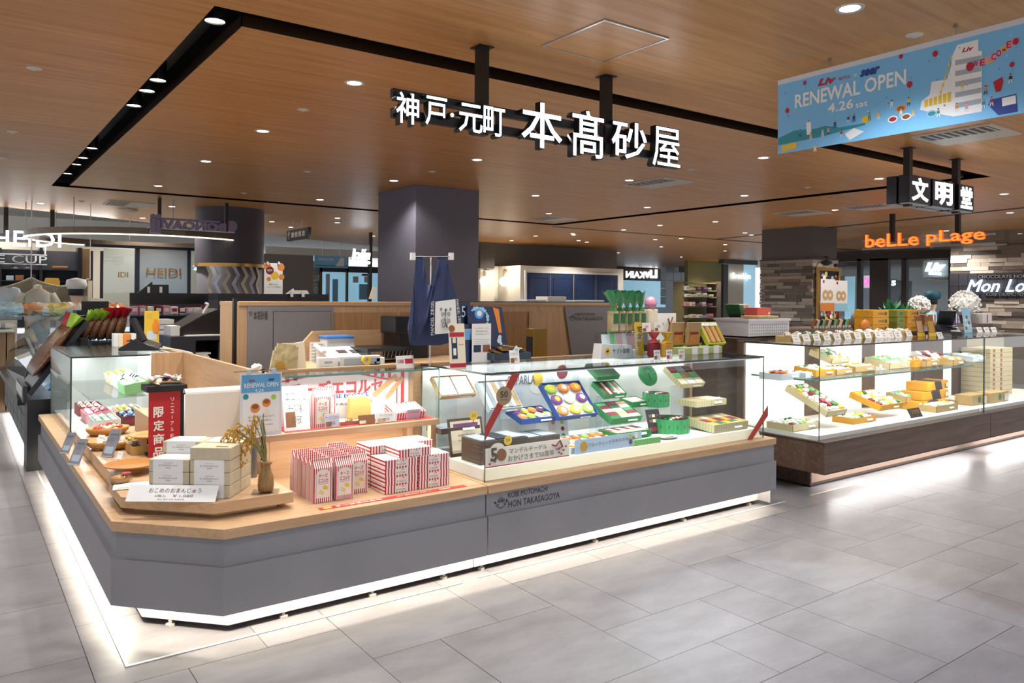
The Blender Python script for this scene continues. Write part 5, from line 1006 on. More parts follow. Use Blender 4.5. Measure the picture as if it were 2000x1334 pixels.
# tilted price cards in clear holders along the step
M_SLV = mat('card_silver', '#8f9096', .35, .3, noise=.3, nscale=14)
for i, (px, py, zs, s, lab) in enumerate(((125, 886, .5, 1, 'furthest grey price card leaning on the worktop edge'), (143, 908, .5, 1.15, 'nearest grey price card leaning on the worktop edge'), (188, 880, .57, .7, 'small price card on the oak step'), (208, 893, .57, 1.2, 'large grey price card before the rattan basket'), (228, 906, .57, .5, 'tiny price card beside the round dish'))):
    p = at(px, py, 'z', zs); t = thing('price_card', lab, 'price card', (p.x, p.y, zs + .001), rot=(-.45, 0, -.95)); MB().box(-.035 * s, 0, 0, .035 * s, .003, .135 * s).build('card', M_SLV if s > .9 else M_PAPER, t); MB().box(-.025 * s, -.001, .02, .025 * s, 0, .05 * s).build('photo', C['grey'], t); text('本髙砂屋', .05 * s, .01 * s, M_INKG, t, (0, -.0012, .11 * s)); MB().box(-.035 * s, -.004, 0, .035 * s, .03, .004).build('holder', M_ACR, t)
rb_ = thing('banner_stand', 'red vertical banner with white kanji on a black topped stand', 'banner'); YB_ = 4.75
x0, z0, x1, z1 = rY(290, 765, 352, 900, YB_); MB().box(x0, YB_, Z1, x1, YB_ + .003, z1).build('cloth', mat('banner_red', '#b3202b', .55), rb_); MB().box(x0 - .012, YB_ - .012, z1, x1 + .035, YB_ + .16, z1 + .036).build('top_box', M_BLACK, rb_, bev=.003); MB().box(x1 - .012, YB_ + .005, Z1, x1 + .03, YB_ + .15, z1).build('post', M_BLACK, rb_); MB().box(x0, YB_ + .01, Z1, x1 + .03, YB_ + .15, Z1 + .012).build('base', M_BLACK, rb_)
hb = z1 - Z1
for i, c_ in enumerate('限定商品'): text(c_, .058, .062, C['white'], rb_, (x0 + (x1 - x0) * .32, YB_ - .001, z1 - .115 - i * .077), bold=.025)
for i, c_ in enumerate('リニュ｜アル記念'): text(c_, .018 if c_ != '｜' else .003, .022, C['white'], rb_, (x0 + (x1 - x0) * .74, YB_ - .001, z1 - .045 - i * .035), bold=.01)
wb = thing('backdrop_board', 'plain white rolled backdrop right of the red banner', 'backdrop'); k = MB(); x0, z0, x1, z1 = rY(362, 757, 480, 850, 4.5); prof = [(0, Z1 - .07), (0, z1 - .03)] + [(.03 - .03 * math.cos(a), z1 - .03 + .03 * math.sin(a)) for a in (.4, .8, 1.2, 1.57, 2, 2.5, 3.0)]
for (a, b), (c, d) in zip(prof, prof[1:]): k.quad((x0, 4.5 + a, b), (x1, 4.5 + a, b), (x1, 4.5 + c, d), (x0, 4.5 + c, d))
k.box(x0, 4.51, Z1, x1, 4.53, z1 - .03); k.build('board', M_WHITE, wb, smooth=True)
# shelf with plum wrapped packs behind the banner, and the low kraft tray
pk = thing('display_shelf', 'low oak shelf behind the red banner', 'shelf'); MB().box(1.0, 5.2, .70, 1.35, 5.75, .72).build('board', M_OAK, pk); MB().box(1.0, 5.2, Z1, 1.02, 5.75, .70).build('side', M_OAKY, pk)
kt = thing('sweet_tray', 'kraft tray of silver and plum wrapped packs left of the red banner', 'tray', (.93, 5.0, Z1)); k = MB(); k.box(-.1, -.14, 0, .16, .14, .01); k.box(-.1, -.14, .01, .16, -.134, .05); k.box(-.1, -.134, .01, -.094, .134, .05); k.build('tray', mat('kraft', '#c9a15c', .55), kt)
wrapped('silver or plum wrapped pack in the kraft tray', .96, 5.0, Z1 + .035, .11, .11, 22, [2, 5, 2, 3], 7, .03)
wrapped('plum and silver pack heaped on the black banner stand', rb_.location.x + .99, 4.83, .985, .1, .07, 18, [2, 5, 0], 9, .028)
wrapped('silver pack standing on the low oak shelf', 1.15, 5.4, .735, .12, .14, 14, [2, 3], 12, .03)
# sweets inside the left glass case
rg = random.Random(17)
CASEB = [('white', .2, .14, .07), ('cream', .22, .15, .06), ('pink', .26, .2, .05), ('lgreen', .22, .14, .05), ('white', .2, .16, .05), ('cream', .2, .15, .08)]
def case_box(label, x, y, z, w, d, h, cn, tilt, items, seed, yaw=-PI / 2, group=None):
    r = random.Random(seed); t = thing('sweet_box', label, 'box', (x, y, z), rot=(tilt, 0, yaw), group=group); m = C[cn] if isinstance(cn, str) else cn
    k = MB(); q = .004; k.box(-w/2, 0, 0, w/2, d, h * .55); k.box(-w/2, 0, h * .55, w/2, q, h); k.box(-w/2, d - q, h * .55, w/2, d, h); k.box(-w/2, q, h * .55, -w/2 + q, d - q, h); k.box(w/2 - q, q, h * .55, w/2, d - q, h); k.build('tray', m, t)
    nx_, ny_, cols = items
    for i in range(nx_):
        for j in range(ny_):
            b = MB().ball((0, 0, 0), (w - .02) / nx_ * .46, (d - .02) / ny_ * .46, h * .38, n=6, k=3); b.build('sweet', C[r.choice(cols)], t, (-w/2 + .01 + (i + .5) * (w - .02) / nx_, .01 + (j + .5) * (d - .02) / ny_, h * .8), (0, 0, r.uniform(-.4, .4)))
    return t
k_ = 0
for x, y, z, cn, tilt, lab, cols in ((.8, 6.25, .531, 'white', .0, 'white box of pale wrapped sweets at the near corner of the left case', ['white', 'pale', 'lgreen']), (.8, 6.62, .531, 'pink', .1, 'pink box of red and white sweets in the left case', ['white', 'maroon', 'pink']), (.8, 7.05, .531, 'maroon', .0, 'dark red box at the far end of the left case', ['cream', 'maroon', 'white']), (1.0, 6.3, .531, 'maroon', .12, 'dark red box with white lid paper in the left case', ['white', 'lblue', 'navy']), (1.02, 6.7, .531, 'cream', .0, 'cream box of yellow sweets low in the left case', ['cream', 'white', 'yellow']), (1.0, 6.25, .769, 'lgreen', .15, 'pale green box on the glass shelf of the left case', ['white', 'lgreen', 'cream']), (1.02, 6.62, .769, 'white', .15, 'white box on the glass shelf of the left case', ['white', 'pale', 'black']), (1.02, 7.0, .769, 'cream', .2, 'cream box with green and yellow sweets on the glass shelf', ['white', 'lgreen', 'yellow'])):
    k_ += 1; case_box(lab, x, y, z, .3, .17, .075, cn, tilt, (6, 3, cols), 40 + k_, group='boxes in the left case')
# ------------------------------------------------------------------ goods in the long lit case
M_ACRY = glass('clear_acrylic', (.93, .96, .97), 1.6); ZD = .5625
M_GBOX = stripes('green_lattice', '#2f8a4c', '#1c6236', 'x', .022, .82); M_GIN = mat('green_lid', '#2c7a47', .4, noise=.25, nscale=25); M_CRB = stripes('cream_lattice', '#ddd2a6', '#b9a878', 'x', .026, .86); M_CRY = stripes('cream_lattice_y', '#ddd2a6', '#b9a878', 'y', .026, .86); M_GBY = stripes('green_lattice_y', '#2f8a4c', '#1c6236', 'y', .022, .82)
M_BLUEB = mat('blue_box', '#274f9c', .4); M_BRNB = mat('brown_box', '#4a4038', .45, noise=.1, nscale=20); M_BRNY = stripes('brown_band', '#4a4038', '#3a312b', 'z', .03, .9)
def acry_stand(label, x, y, z0, z1, w=.12, d=.08):
    k = MB(); k.box(-w/2, 0, 0, w/2, d, .003); k.box(-w/2, d - .003, .003, w/2, d, z1 - z0 - .003); k.box(-w/2, 0, z1 - z0 - .003, w/2, d, z1 - z0)
    tag(k.build('acrylic_stand', M_ACRY, None, (x, y, z0)), label, 'stand')
def sbox(label, px, py, z, w, d, h, mats, tilt=0, yaw=0, kind=None, cols=(), grid=(1, 1), seed=0, card=True, stand=None, group='boxes in the long glass case', y=None, cardm=None, name='sweet_box', ztop=None):
    p = at(px, py, 'z', z) if y is None else at(px, py, 'y', y); r = random.Random(seed + int(px)); z = p.z
    t = thing(name, label, 'box', (p.x, p.y, z), rot=(tilt, 0, yaw), group=group); mo, mi = mats[0], mats[-1]; ms = mats[1] if len(mats) > 2 else mo
    q = .004; zi = h * (.45 if kind else .97)
    k = MB(); k.box(-w/2, 0, 0, w/2, d, zi, [0, 0, 1, 1, 0, 2])
    if kind:
        k.box(-w/2, 0, zi, w/2, q, h); k.box(-w/2, d - q, zi, w/2, d, h); k.box(-w/2, q, zi, -w/2 + q, d - q, h, 1); k.box(w/2 - q, q, zi, w/2, d - q, h, 1)
    k.build('box', [mo, ms, mi], t)
    nx_, ny_ = grid; W, D = w - 3 * q, d - 3 * q
    for i in range(nx_):
        for j in range(ny_):
            cx_, cy_ = -W/2 + (i + .5) * W / nx_, 1.5 * q + (j + .5) * D / ny_; c = cols[(i * ny_ + j) % len(cols)] if kind in ('bar', 'fruit') else r.choice(cols) if cols else None
            if kind == 'bar': MB().box(-W / nx_ * .45, -D / ny_ * .46, 0, W / nx_ * .45, D / ny_ * .46, h - zi - .002).build('wrapped_bar', C[c], t, (cx_, cy_, zi))
            elif kind == 'fruit':
                o = MB().lathe([(.001, .004), (.5, .008), (.85, .004), (1, -.004)], 12, cap=False, sx=W / nx_ * .44, sy=D / ny_ * .44).build('jelly_cup', C[c], t, (cx_, cy_, h - .002)); MB().disc((0, 0, .0085), W / nx_ * .2, 8, ax='z').build('fruit_slice', C[r.choice(['cream', 'yellow', 'white'])], o)
            elif kind == 'lump':
                o = MB().ball((0, 0, 0), W / nx_ * .5, D / ny_ * .48, h * .45, n=6, k=3).build('wrapped_sweet', C[c], t, (cx_, cy_, h * .85), (r.uniform(-.3, .3), r.uniform(-.3, .3), r.uniform(-.6, .6)))
            elif kind == 'sheet': MB().box(-W / nx_ * .47, -D / ny_ * .47, 0, W / nx_ * .47, D / ny_ * .47, .002).build('inner_lid', C[c], t, (cx_, cy_, h - .004))
    if card:
        cw = min(.085, w * .42); o = MB().box(-cw/2, -.002, 0, cw/2, -.001, cw * .55).build('price_tag', M_PAPER, t, (w * .2, -.006, h * .35), (-.5 - tilt, 0, 0)); text('本髙砂屋', cw * .6, cw * .1, M_INKG, o, (0, -.003, cw * .4)); text('1,080', cw * .4, cw * .12, M_INKG, o, (0, -.003, cw * .2))
    if stand: acry_stand('clear acrylic stand under the %s' % stand, p.x, p.y + .03, ZD, max(z + .005, ZD + .02), w * .6, min(.1, d * .6))
    return t
# back poster
ep = thing('back_poster', 'white fruit dessert poster at the back of the lit case', 'poster'); YE = 4.13
ex0, ez0, ex1, ez1 = rY(978, 726, 1130, 812, YE); ez1 = min(ez1, 1.07); MB().box(ex0, YE, ez0, ex1, YE + .006, ez1).build('sheet', mat('poster_ice', '#dfe6ea', .4), ep)
tY('ECPARLA', (992, 733, 1045, 751), YE, M_INKG, ep); 
for px, py, r_, cn in ((1050, 748, .075, 'white'), (1050, 740, .045, 'yellow'), (1100, 735, .085, 'white'), (1098, 726, .05, 'maroon'), (1075, 790, .09, 'pale')):
    p = at(px, py, 'y', YE); k = MB().disc((p.x, YE - .0006 - (.0006 if cn in ('yellow', 'maroon') else 0), min(p.z, 1.06 - r_)), r_, 22); k.build('fruit_print' if cn in ('yellow', 'maroon') else 'glass_print', C[cn], ep)
sbox('white open box with heart shaped cookies at the left of the case', 893, 778, 0, .25, .16, .03, (C['tan'], C['tan'], C['cream']), .75, 0, 'sheet', ['cream', 'white'], (2, 1), 1, y=3.95, stand='white cookie box')
hb_ = bpy.data.objects[-1] if 0 else None
bx1 = sbox('brown box stack with yellow fifty tag at the left of the case', 900, 845, ZD + .0, .27, .17, .035, (M_BRNB, M_BRNB, C['grey']), 0, 0, None, y=3.86, card=True, stand='upper brown box')
sbox('pale grey open box tilted behind the red ribbon', 985, 805, 0, .24, .22, .04, (C['pale'], C['pale'], C['grey']), .8, 0, 'bar', ['pale', 'grey', 'white', 'tan'], (8, 1), 2, y=3.84, stand='pale grey box')
for i in range(5): sbox('dark brown flat gift box, layer %d of the left corner stack' % (i + 1), 938, 0, 0, .3, .2, .03, (M_BRNB, M_BRNB, C['black']), card=False, y=0, group='brown gift boxes in the long glass case') if 0 else None
p = at(960, 905, 'z', ZD)
for i in range(5):
    t = thing('gift_box', 'dark brown flat gift box, layer %d in the left corner of the case' % (i + 1), 'box', (2.37, 3.56, ZD + i * .0262), 0, 'brown gift boxes in the long glass case')
    MB().box(0, 0, 0, .33, .2, .0255).build('carton', M_BRNB, t, bev=.002); 
    if i == 4:
        for j in range(3): MB().box(.01 + j * .105, .01, .0255, .105 + j * .105, .19, .034).build('foil_pack', C[('grey', 'black', 'grey')[j]], t, bev=.004)
for x_, lab in ((2.72, 'second'), (2.86, 'third')): pass
for i in range(4):
    t = thing('gift_box', 'dark grey gift box, layer %d right of the brown corner stack' % (i + 1), 'box', (2.72, 3.62, ZD + i * .0262), 0, 'grey gift boxes in the long glass case'); MB().box(0, 0, 0, .27, .2, .0255).build('carton', C['black'] if i < 3 else M_BRNB, t, bev=.002)
    if i == 3:
        for j in range(2): MB().box(.01 + j * .13, .01, .0255, .12 + j * .13, .19, .033).build('foil_pack', C['grey'], t, bev=.004)
def sign50(label, loc, w, h, m, lines, badge=None, rot=(-.06, 0, 0), th=.004):
    t = thing('sign_card', label, 'sign', loc, rot=rot); MB().box(0, 0, 0, w, th, h).build('board', m, t)
    for s, x, z, ww, hh in lines: text(s, ww, hh, M_INKG, t, (x, -.001, z), bold=.004)
    return t
s5 = sign50('cream anniversary sign with large fifty at the case front', (2.352, 3.487, ZD), .6, .105, mat('sign_cream', '#eadfd2', .45), [('マンデルチーゲル', .3, .075, .27, .03), ('おかげさまで50周年', .32, .034, .33, .034)])
MB().disc((.085, -.0015, .07), .06, 24).build('round_badge', mat('sign_cream', ''), s5); text('5', .045, .075, M_BRNB, s5, (.06, -.003, .068), bold=.03); k = MB().disc((.11, -.003, .062), .034, 20); k.build('biscuit_print', C['brown'], s5)
k = MB()
for i in range(9): k.disc((.03 + (i % 4) * .012 if i < 4 else .52 + (i % 4) * .018, -.0025, .02 + (i * 7 % 5) * .01), .009, 8, ry=.006)
k.build('almond_prints', C['brown'], s5); k = MB(); k.box(0, -.0012, 0, .6, 0, .006); k.build('red_edge', C['red'], s5); k = MB().tube([(.47, -.003, .08), (.5, -.003, .07), (.53, -.003, .1), (.55, -.003, .06), (.5, -.003, .05)], .004, 5); k.build('ribbon_print', C['maroon'], s5)
s6 = sign50('pale blue dessert sign at the case front', (3.0, 3.49, ZD), .56, .085, mat('sign_blue', '#b7cbe0', .45), [('フルーティーで', .2, .045, .19, .022), ('なめらかな食感', .4, .052, .2, .022)])
MB().disc((.07, -.0015, .042), .03, 20).build('gold_badge', C['gold'], s6)
for i, cn in enumerate(('purple', 'orange', 'lime', 'cream')): MB().disc((.46 + (i % 2) * .05, -.0015, .03 + (i // 2) * .035), .016, 12).build('fruit_print', C[cn], s6)
FR = ['orange', 'purple', 'lime', 'yellow', 'cream', 'orange', 'lime', 'purple', 'orange']
sbox('big blue box of colourful fruit jellies tilted to the front', 1126, 818, 0, .32, .27, .04, (M_BLUEB, M_BLUEB, C['white']), .78, .0, 'fruit', FR, (3, 3), 3, y=3.68, stand='big blue box')
sbox('small blue box of fruit jellies on a clear stand', 1052, 826, 0, .27, .17, .035, (M_BLUEB, M_BLUEB, C['white']), .28, 0, 'fruit', FR, (4, 2), 4, y=3.72, stand='small blue box')
sbox('flat fruit jelly box behind the pale blue sign', 1165, 880, ZD, .42, .2, .04, (C['pale'], C['pale'], C['white']), .16, 0, 'fruit', FR, (6, 3), 5)
br = thing('brochure', 'white brochure with round fruit pictures standing in the case', 'brochure', at(1095, 872, 'z', ZD) + Vector((0, 0, .001)), rot=(-.25, 0, -.15)); MB().box(-.07, 0, 0, .07, .0015, .19).build('sheet', M_PAPER, br)
for i, cn in enumerate(('purple', 'lime', 'orange', 'green', 'cream', 'maroon', 'orange', 'lime')): MB().disc((-.035 + (i % 2) * .065, -.001, .025 + (i // 2) * .042), .014, 12).build('fruit_print', C[cn], br)
ct_ = thing('certificate', 'cream certificate with purple ribbon on a dark board', 'certificate', at(915, 880, 'y', 3.83), rot=(-.2, 0, 0)); ct_.location.z = ZD; MB().box(-.12, .002, 0, .12, .008, .22).build('board', M_BRNB, ct_); MB().box(-.105, 0, .02, .105, .002, .205).build('paper', C['cream'], ct_); MB().box(-.085, -.002, .165, .085, 0, .19).build('ribbon', C['purple'], ct_); text('本髙砂屋 神戸', .12, .014, M_INKG, ct_, (0, -.001, .12)); text('MANDEL ZIEGEL', .12, .01, M_INKG, ct_, (0, -.001, .09))
for px, py, y_, lab in ((925, 812, 3.8, 'yellow round fifty tag on the brown box'), (992, 860, 3.55, 'yellow round fifty tag in the left corner stack')):
    p = at(px, py, 'y', y_); t = thing('round_tag', lab, 'tag', (p.x, y_, p.z - .03)); MB().disc((0, -.001, .03), .028, 18).build('disc', C['yellow'], t); text('50', .03, .018, M_INKG, t, (0, -.002, .032)); MB().box(-.003, 0, -.02, .003, .002, .02).build('pin', C['red'], t)
BARS = ['dgreen', 'maroon', 'cream', 'maroon', 'green', 'white', 'tan', 'white']
sbox('green patterned box lying tilted at the top of the case', 1187, 742, 0, .2, .15, .035, (M_GBOX, M_GBY, M_GIN), .55, 0, None, y=3.86, card=False, stand='top green box')
sbox('green box of slim biscuit bars on a clear stand', 1200, 778, 0, .2, .15, .035, (M_GBOX, M_GBY, C['cream']), .55, 0, 'bar', BARS, (8, 1), 6, y=3.8, stand='green bar box')
sbox('large green box of biscuit bars in the middle', 1222, 826, 0, .28, .2, .045, (M_GBOX, M_GBY, C['cream']), .42, 0, 'bar', BARS, (3, 5), 7, y=3.68, stand='large green box')
sbox('small green box behind the large green one', 1250, 795, 0, .16, .13, .04, (M_GBOX, M_GBY, C['cream']), .15, 0, 'sheet', ['cream'], (1, 1), 8, y=3.88, stand='small green box')
sbox('low green box with cookies near the front of the case', 1240, 855, ZD + .045, .3, .18, .042, (M_GBOX, M_GBY, C['cream']), .0, 0, 'bar', ['tan', 'maroon', 'cream', 'white'], (7, 2), 9)
sbox('light green flat box at the bottom front of the case', 1265, 868, ZD, .24, .2, .04, (stripes('lime_lattice', '#8fce7a', '#5fae55', 'x', .02, .82), MATS['lime_lattice'], C['lgreen']), 0, 0, None, card=False)
pc2 = thing('picture_card', 'dark picture card of chocolate bars beside the green tin', 'card', at(1280, 840, 'y', 3.72), rot=(-.3, 0, -.1)); pc2.location.z = ZD; MB().box(-.05, 0, 0, .07, .002, .17).build('card', C['black'], pc2)
for i in range(6): MB().box(-.03 + (i % 3) * .03, -.0015, .08 + (i // 3) * .035, -.006 + (i % 3) * .03, 0, .1 + (i // 3) * .035).build('bar_print', C[('brown', 'cream', 'maroon')[i % 3]], pc2)
MB().box(-.04, -.0015, .02, .05, 0, .05).build('nut_print', C['maroon'], pc2)
def tin(label, x, y, z, r, h, items=True):
    t = thing('round_tin', label, 'tin', (x, y, z), 0, 'round green tins'); k = MB(); n = 28; k.lathe([(r, 0), (r, h), (r - .004, h), (r - .004, h * .7), (.001, h * .7)], n, [0, 1, 1, 1, 1]); k.build('tin', [mat('tin_green', '#3a9a5c', .35, noise=.12, nscale=30), C['dgreen']], t, smooth=False)
    k = MB()
    for i in range(14):
        a = 2 * PI * i / 14; k.cyl((r * 1.003 * math.cos(a), r * 1.003 * math.sin(a), .004), (r * 1.003 * math.cos(a), r * 1.003 * math.sin(a), h - .004), .0012, 4)
    k.build('pattern_lines', C['dgreen'], t)
    k = MB()
    for i in range(14):
        a = 2 * PI * (i + .5) / 14; c_, s_ = math.cos(a) * r * 1.008, math.sin(a) * r * 1.008; tx, ty = -math.sin(a) * .007, math.cos(a) * .007; k.poly([(c_ - tx, s_ - ty, h * .5), (c_, s_, h * .34), (c_ + tx, s_ + ty, h * .5), (c_, s_, h * .66)])
    k.build('diamond_pattern', C['dgreen'], t)
    if items:
        rr = random.Random(5)
        for i in range(16):
            a = rr.uniform(0, 6.28); q = math.sqrt(rr.random()) * r * .75; MB().ball((0, 0, 0), .02, .012, .01, n=6, k=3).build('wrapped_sweet', C[rr.choice(['dgreen', 'maroon', 'cream', 'white', 'cream'])], t, (q * math.cos(a), q * math.sin(a), h * .95), (0, 0, a))
    return t
p = at(1335, 848, 'z', ZD); tin('large round green tin filled with wrapped sweets', p.x, p.y + .12, ZD, .13, .1)
p = at(1295, 795, 'y', 3.8); tin('smaller round green tin on a clear stand', p.x, 3.87, p.z, .095, .095); acry_stand('clear acrylic stand under the smaller green tin', p.x, 3.8, ZD, p.z, .1, .1)
p = at(1272, 756, 'y', 3.85); t = thing('tin_lid', 'round green tin lid with tree picture leaning upright', 'tin lid', (p.x, 3.86, p.z + .005), rot=(-.45, .0, 0)); k = MB(); k.lathe([(.082, 0), (.085, .003), (.085, .018), (.08, .021), (.001, .021)], 28); k.rot(0, Matrix.Translation((0, 0, .085)) @ Matrix.Rotation(PI / 2, 4, 'X')); k.build('lid', MATS['tin_green'], t)
k = MB(); k.poly([(-.006, -.0225, .04), (.008, -.0225, .04), (.004, -.0225, .1), (-.004, -.0225, .1)])
for i in range(11): a = PI * i / 10; k.disc((.045 * math.cos(a) * (.6 + .4 * (i % 2)), -.0225, .1 + .04 * math.sin(a) * (.5 + .5 * (i % 3) / 2)), .008, 7)
k.build('tree_print', C['dgreen'], t)
sbox('cream lattice box of assorted biscuits tilted at the top right', 1350, 757, 0, .26, .2, .04, (M_CRB, M_CRY, C['cream']), .62, 0, 'bar', ['cream', 'lgreen', 'maroon', 'white', 'tan', 'grey'], (3, 3), 10, y=3.8, stand='tilted cream box')
sbox('flat cream lattice box on a clear stand at the right', 1390, 793, 0, .33, .18, .045, (M_CRB, M_CRY, C['cream']), .0, 0, 'sheet', ['cream', 'tan'], (2, 1), 11, y=3.66, stand='flat cream box')
sbox('large cream lattice box of green and red sweets at the right', 1428, 842, ZD, .37, .24, .06, (M_CRB, M_CRY, C['cream']), .1, 0, 'bar', ['gold', 'maroon', 'tan', 'dgreen', 'gold', 'cream'], (5, 3), 12)
pl = thing('plate', 'white oval sample plate in front of the green boxes', 'plate', at(1313, 858, 'z', ZD) + Vector((0, .03, .001))); MB().lathe([(.5, 0), (.9, .01), (1, .016), (.95, .016), (.55, .005), (.001, .005)], 24, sx=.085, sy=.045).build('dish', M_WPL, pl, smooth=True); MB().box(-.03, -.006, .006, .04, .006, .014).build('biscuit', C['tan'], pl)
# ribbons taped on the glass
rbn = thing('ribbon', 'red ribbon with beige fifty seal taped on the case glass', 'ribbon'); YG = Y0 - .003; q = [at(a, b, 'y', YG) for a, b in ((948, 834), (948, 860), (1016, 730), (1000, 730))]
MB().poly([(a.x, YG, a.z) for a in (q[0], q[1], q[2], q[3])]).build('band', mat('ribbon_red', '#b3382f', .5), rbn); a = at(984, 773, 'y', YG); MB().disc((a.x, YG - .0015, a.z), .052, 26).build('seal', mat('seal_beige', '#a98d68', .5), rbn); text('50', .052, .036, M_BRNB, rbn, (a.x, YG - .003, a.z + .008), bold=.02); text('MANDEL ZIEGEL', .05, .006, M_BRNB, rbn, (a.x, YG - .003, a.z - .022))
rb2 = tag(MB().poly([(at(a_, b_, 'y', YG).x, YG, at(a_, b_, 'y', YG).z) for a_, b_ in ((1459, 859), (1469, 859), (1500, 812), (1500, 791))]).build('ribbon', MATS['ribbon_red']), 'red ribbon end taped at the right corner of the case', 'ribbon')
# ------------------------------------------------------------------ boxes in the brown shop's case
M_YB = mat('yellow_box', '#e5a51f', .45); M_KRB = mat('kraft_box', '#c2a468', .5); M_CRM = mat('cream_box', '#e3d3a6', .5); M_EDGE = mat('box_edge', '#4b3a2a', .5)
ZK, ZS = .4625, .8775; LM = ['white', 'cream', 'lgreen', 'white', 'maroon', 'yellow', 'dgreen', 'cream', 'white']
GD = 'sweet boxes in the brown shop case'
def db(label, px, py, z, w, d, h, m, tilt=0, grid=(4, 3), cols=LM, seed=0, y=None, kind='lump', card=True):
    t = sbox(label, px, py, z, w, d, h, (m, m, M_YB), tilt, 0, kind, cols, grid, seed, card, None, GD, y)
    if m in (M_CRM, M_KRB): k = MB(); k.box(-w/2 - .001, -.001, 0, w/2 + .001, 0, .004); k.box(-w/2 - .001, -.001, 0, -w/2 + .002, .002, h); k.box(w/2 - .002, -.001, 0, w/2 + .001, .002, h); k.build('dark_edge', M_EDGE, t)
    if tilt > .05: MB().add([(-w * .35, d * .55, -.001), (w * .35, d * .55, -.001), (w * .35, d * .9, -.001), (-w * .35, d * .9, -.001), (-w * .35, d * .9 , -.001 - d * .85 * math.tan(tilt)), (w * .35, d * .9, -.001 - d * .85 * math.tan(tilt))], [(0, 1, 2, 3), (3, 2, 5, 4)]).build('prop', M_ACRY, t)
    return t
db('cream box with yellow tray lying lowest at the left of the case', 1575, 840, ZK, .36, .24, .055, M_CRM, .0, (6, 4), seed=1)
db('long yellow box of wrapped sweets tilted in the lower left', 1632, 812, 0, .27, .42, .055, M_CRM, .42, (3, 7), seed=2, y=3.52)
db('flat yellow box with white sweets beside the tilted one', 1690, 826, ZK, .34, .2, .05, M_YB, .0, (5, 3), seed=3)
db('big yellow box with white and green rows tilted in the middle', 1740, 800, 0, .38, .3, .055, M_YB, .3, (6, 4), seed=4, y=3.55)
db('kraft box with silver sweets right of the big yellow box', 1785, 785, 0, .3, .2, .06, M_KRB, .12, (5, 3), ['grey', 'white', 'lgreen', 'white'], 5, y=3.72)
db('low kraft box of white packs near the brand plate', 1850, 803, ZK, .42, .22, .06, M_KRB, .0, (6, 3), ['white', 'cream', 'tan', 'white'], 6)
db('second kraft box of white packs further right', 1880, 792, ZK, .3, .2, .06, M_KRB, .0, (5, 3), ['white', 'cream', 'white'], 7, y=3.62)
db('white box with orange sweets at the left of the glass shelf', 1545, 742, ZS, .26, .2, .05, C['pale'], .0, (4, 3), ['white', 'orange', 'maroon', 'white'], 8, y=3.6)
db('white tray right of the first box on the glass shelf', 1585, 738, ZS, .16, .14, .04, C['pale'], .0, (3, 2), ['white', 'pale'], 9)
db('yellow box of mixed sweets on the left glass shelf', 1612, 734, ZS, .26, .2, .05, M_YB, .1, (4, 3), seed=10, y=3.52)
db('kraft box with green leaf sweets on the glass shelf', 1650, 732, ZS, .24, .2, .05, M_KRB, .0, (4, 3), seed=11)
db('cream box raised high and tilted above the glass shelf', 1640, 710, 0, .26, .22, .05, M_CRM, .3, (4, 3), seed=12, y=3.66)
db('kraft box with yellow sweets under the shelf lamp', 1690, 726, ZS, .32, .18, .05, M_KRB, .0, (5, 3), ['yellow', 'white', 'cream'], 13)
db('cream box with yellow lid paper in the middle of the shelf', 1757, 720, ZS, .36, .24, .06, M_CRM, .16, (5, 4), ['yellow', 'white', 'lgreen', 'white'], 14)
db('yellow box of white packs at the centre right of the shelf', 1800, 716, ZS, .26, .2, .055, M_YB, .1, (4, 3), ['orange', 'white', 'cream'], 15)
db('kraft box of brown sweets on the shelf', 1820, 716, ZS, .22, .2, .055, M_KRB, .1, (3, 3), ['brown', 'white', 'orange'], 16)
db('white printed box tilted on the right of the shelf', 1846, 712, ZS, .36, .26, .055, C['white'], .25, (4, 3), ['white', 'white', 'maroon'], 17, y=3.6)
db('kraft box of round biscuits at the right of the shelf', 1872, 714, ZS, .22, .2, .06, M_KRB, .05, (3, 3), ['tan', 'white', 'orange'], 18)
db('pale blue box at the right end of the shelf', 1890, 707, 0, .3, .2, .045, C['lblue'], .2, (4, 3), ['lblue', 'white', 'yellow'], 19, y=3.75)
db('light blue box with silver pouches under the right shelf end', 1912, 706, ZS, .28, .2, .05, C['pale'], .1, (4, 2), ['lblue', 'white'], 20)
for i, (px, py, z, lab) in enumerate(((1875, 786, ZK, 'lowest'), (1900, 772, ZK + .08, 'middle'), (1905, 745, ZK + .16, 'topmost'))):
    p = at(1880 + i * 8, 790 - i * 4, 'z', ZK); t = thing('cake_box', 'yellow and black cake box, %s of the tilted pile at the right' % lab, 'box', (7.32 + i * .1, 3.62, ZK + .001 + i * .083), rot=(0, 0, -.12 + .1 * i), group='yellow and black cake boxes'); MB().box(0, 0, 0, .5, .2, .08).build('carton', M_YB, t, bev=.003); MB().add([(.2, -.001, 0), (.36, -.001, 0), (.32, -.001, .08), (.16, -.001, .08)], [(0, 1, 2, 3)]).build('black_print', C['black'], t); MB().box(.2, 0, .08, .34, .2, .081).build('black_top_print', C['black'], t); MB().box(.42, -.012, .02, .5, -.01, .06).build('price_tag', M_PAPER, t)
for i, (x, y, w, lab) in enumerate(((8.12, 3.48, .32, 'left'), (8.5, 3.46, .4, 'right'))):
    t = thing('cake_box', 'open kraft cake box with dark pictures, %s one in the right case' % lab, 'box', (x, y, ZK + .001), 0, 'kraft cake boxes in the right case'); MB().box(0, 0, 0, w, .16, .1).build('carton', M_KRB, t, bev=.003); MB().disc((w * .5, -.0012, .05), .035, 14).build('print', C['dgreen'], t); MB().box(w * .7, -.01, .01, w * .95, -.008, .08).build('price_tag', M_PAPER, t)
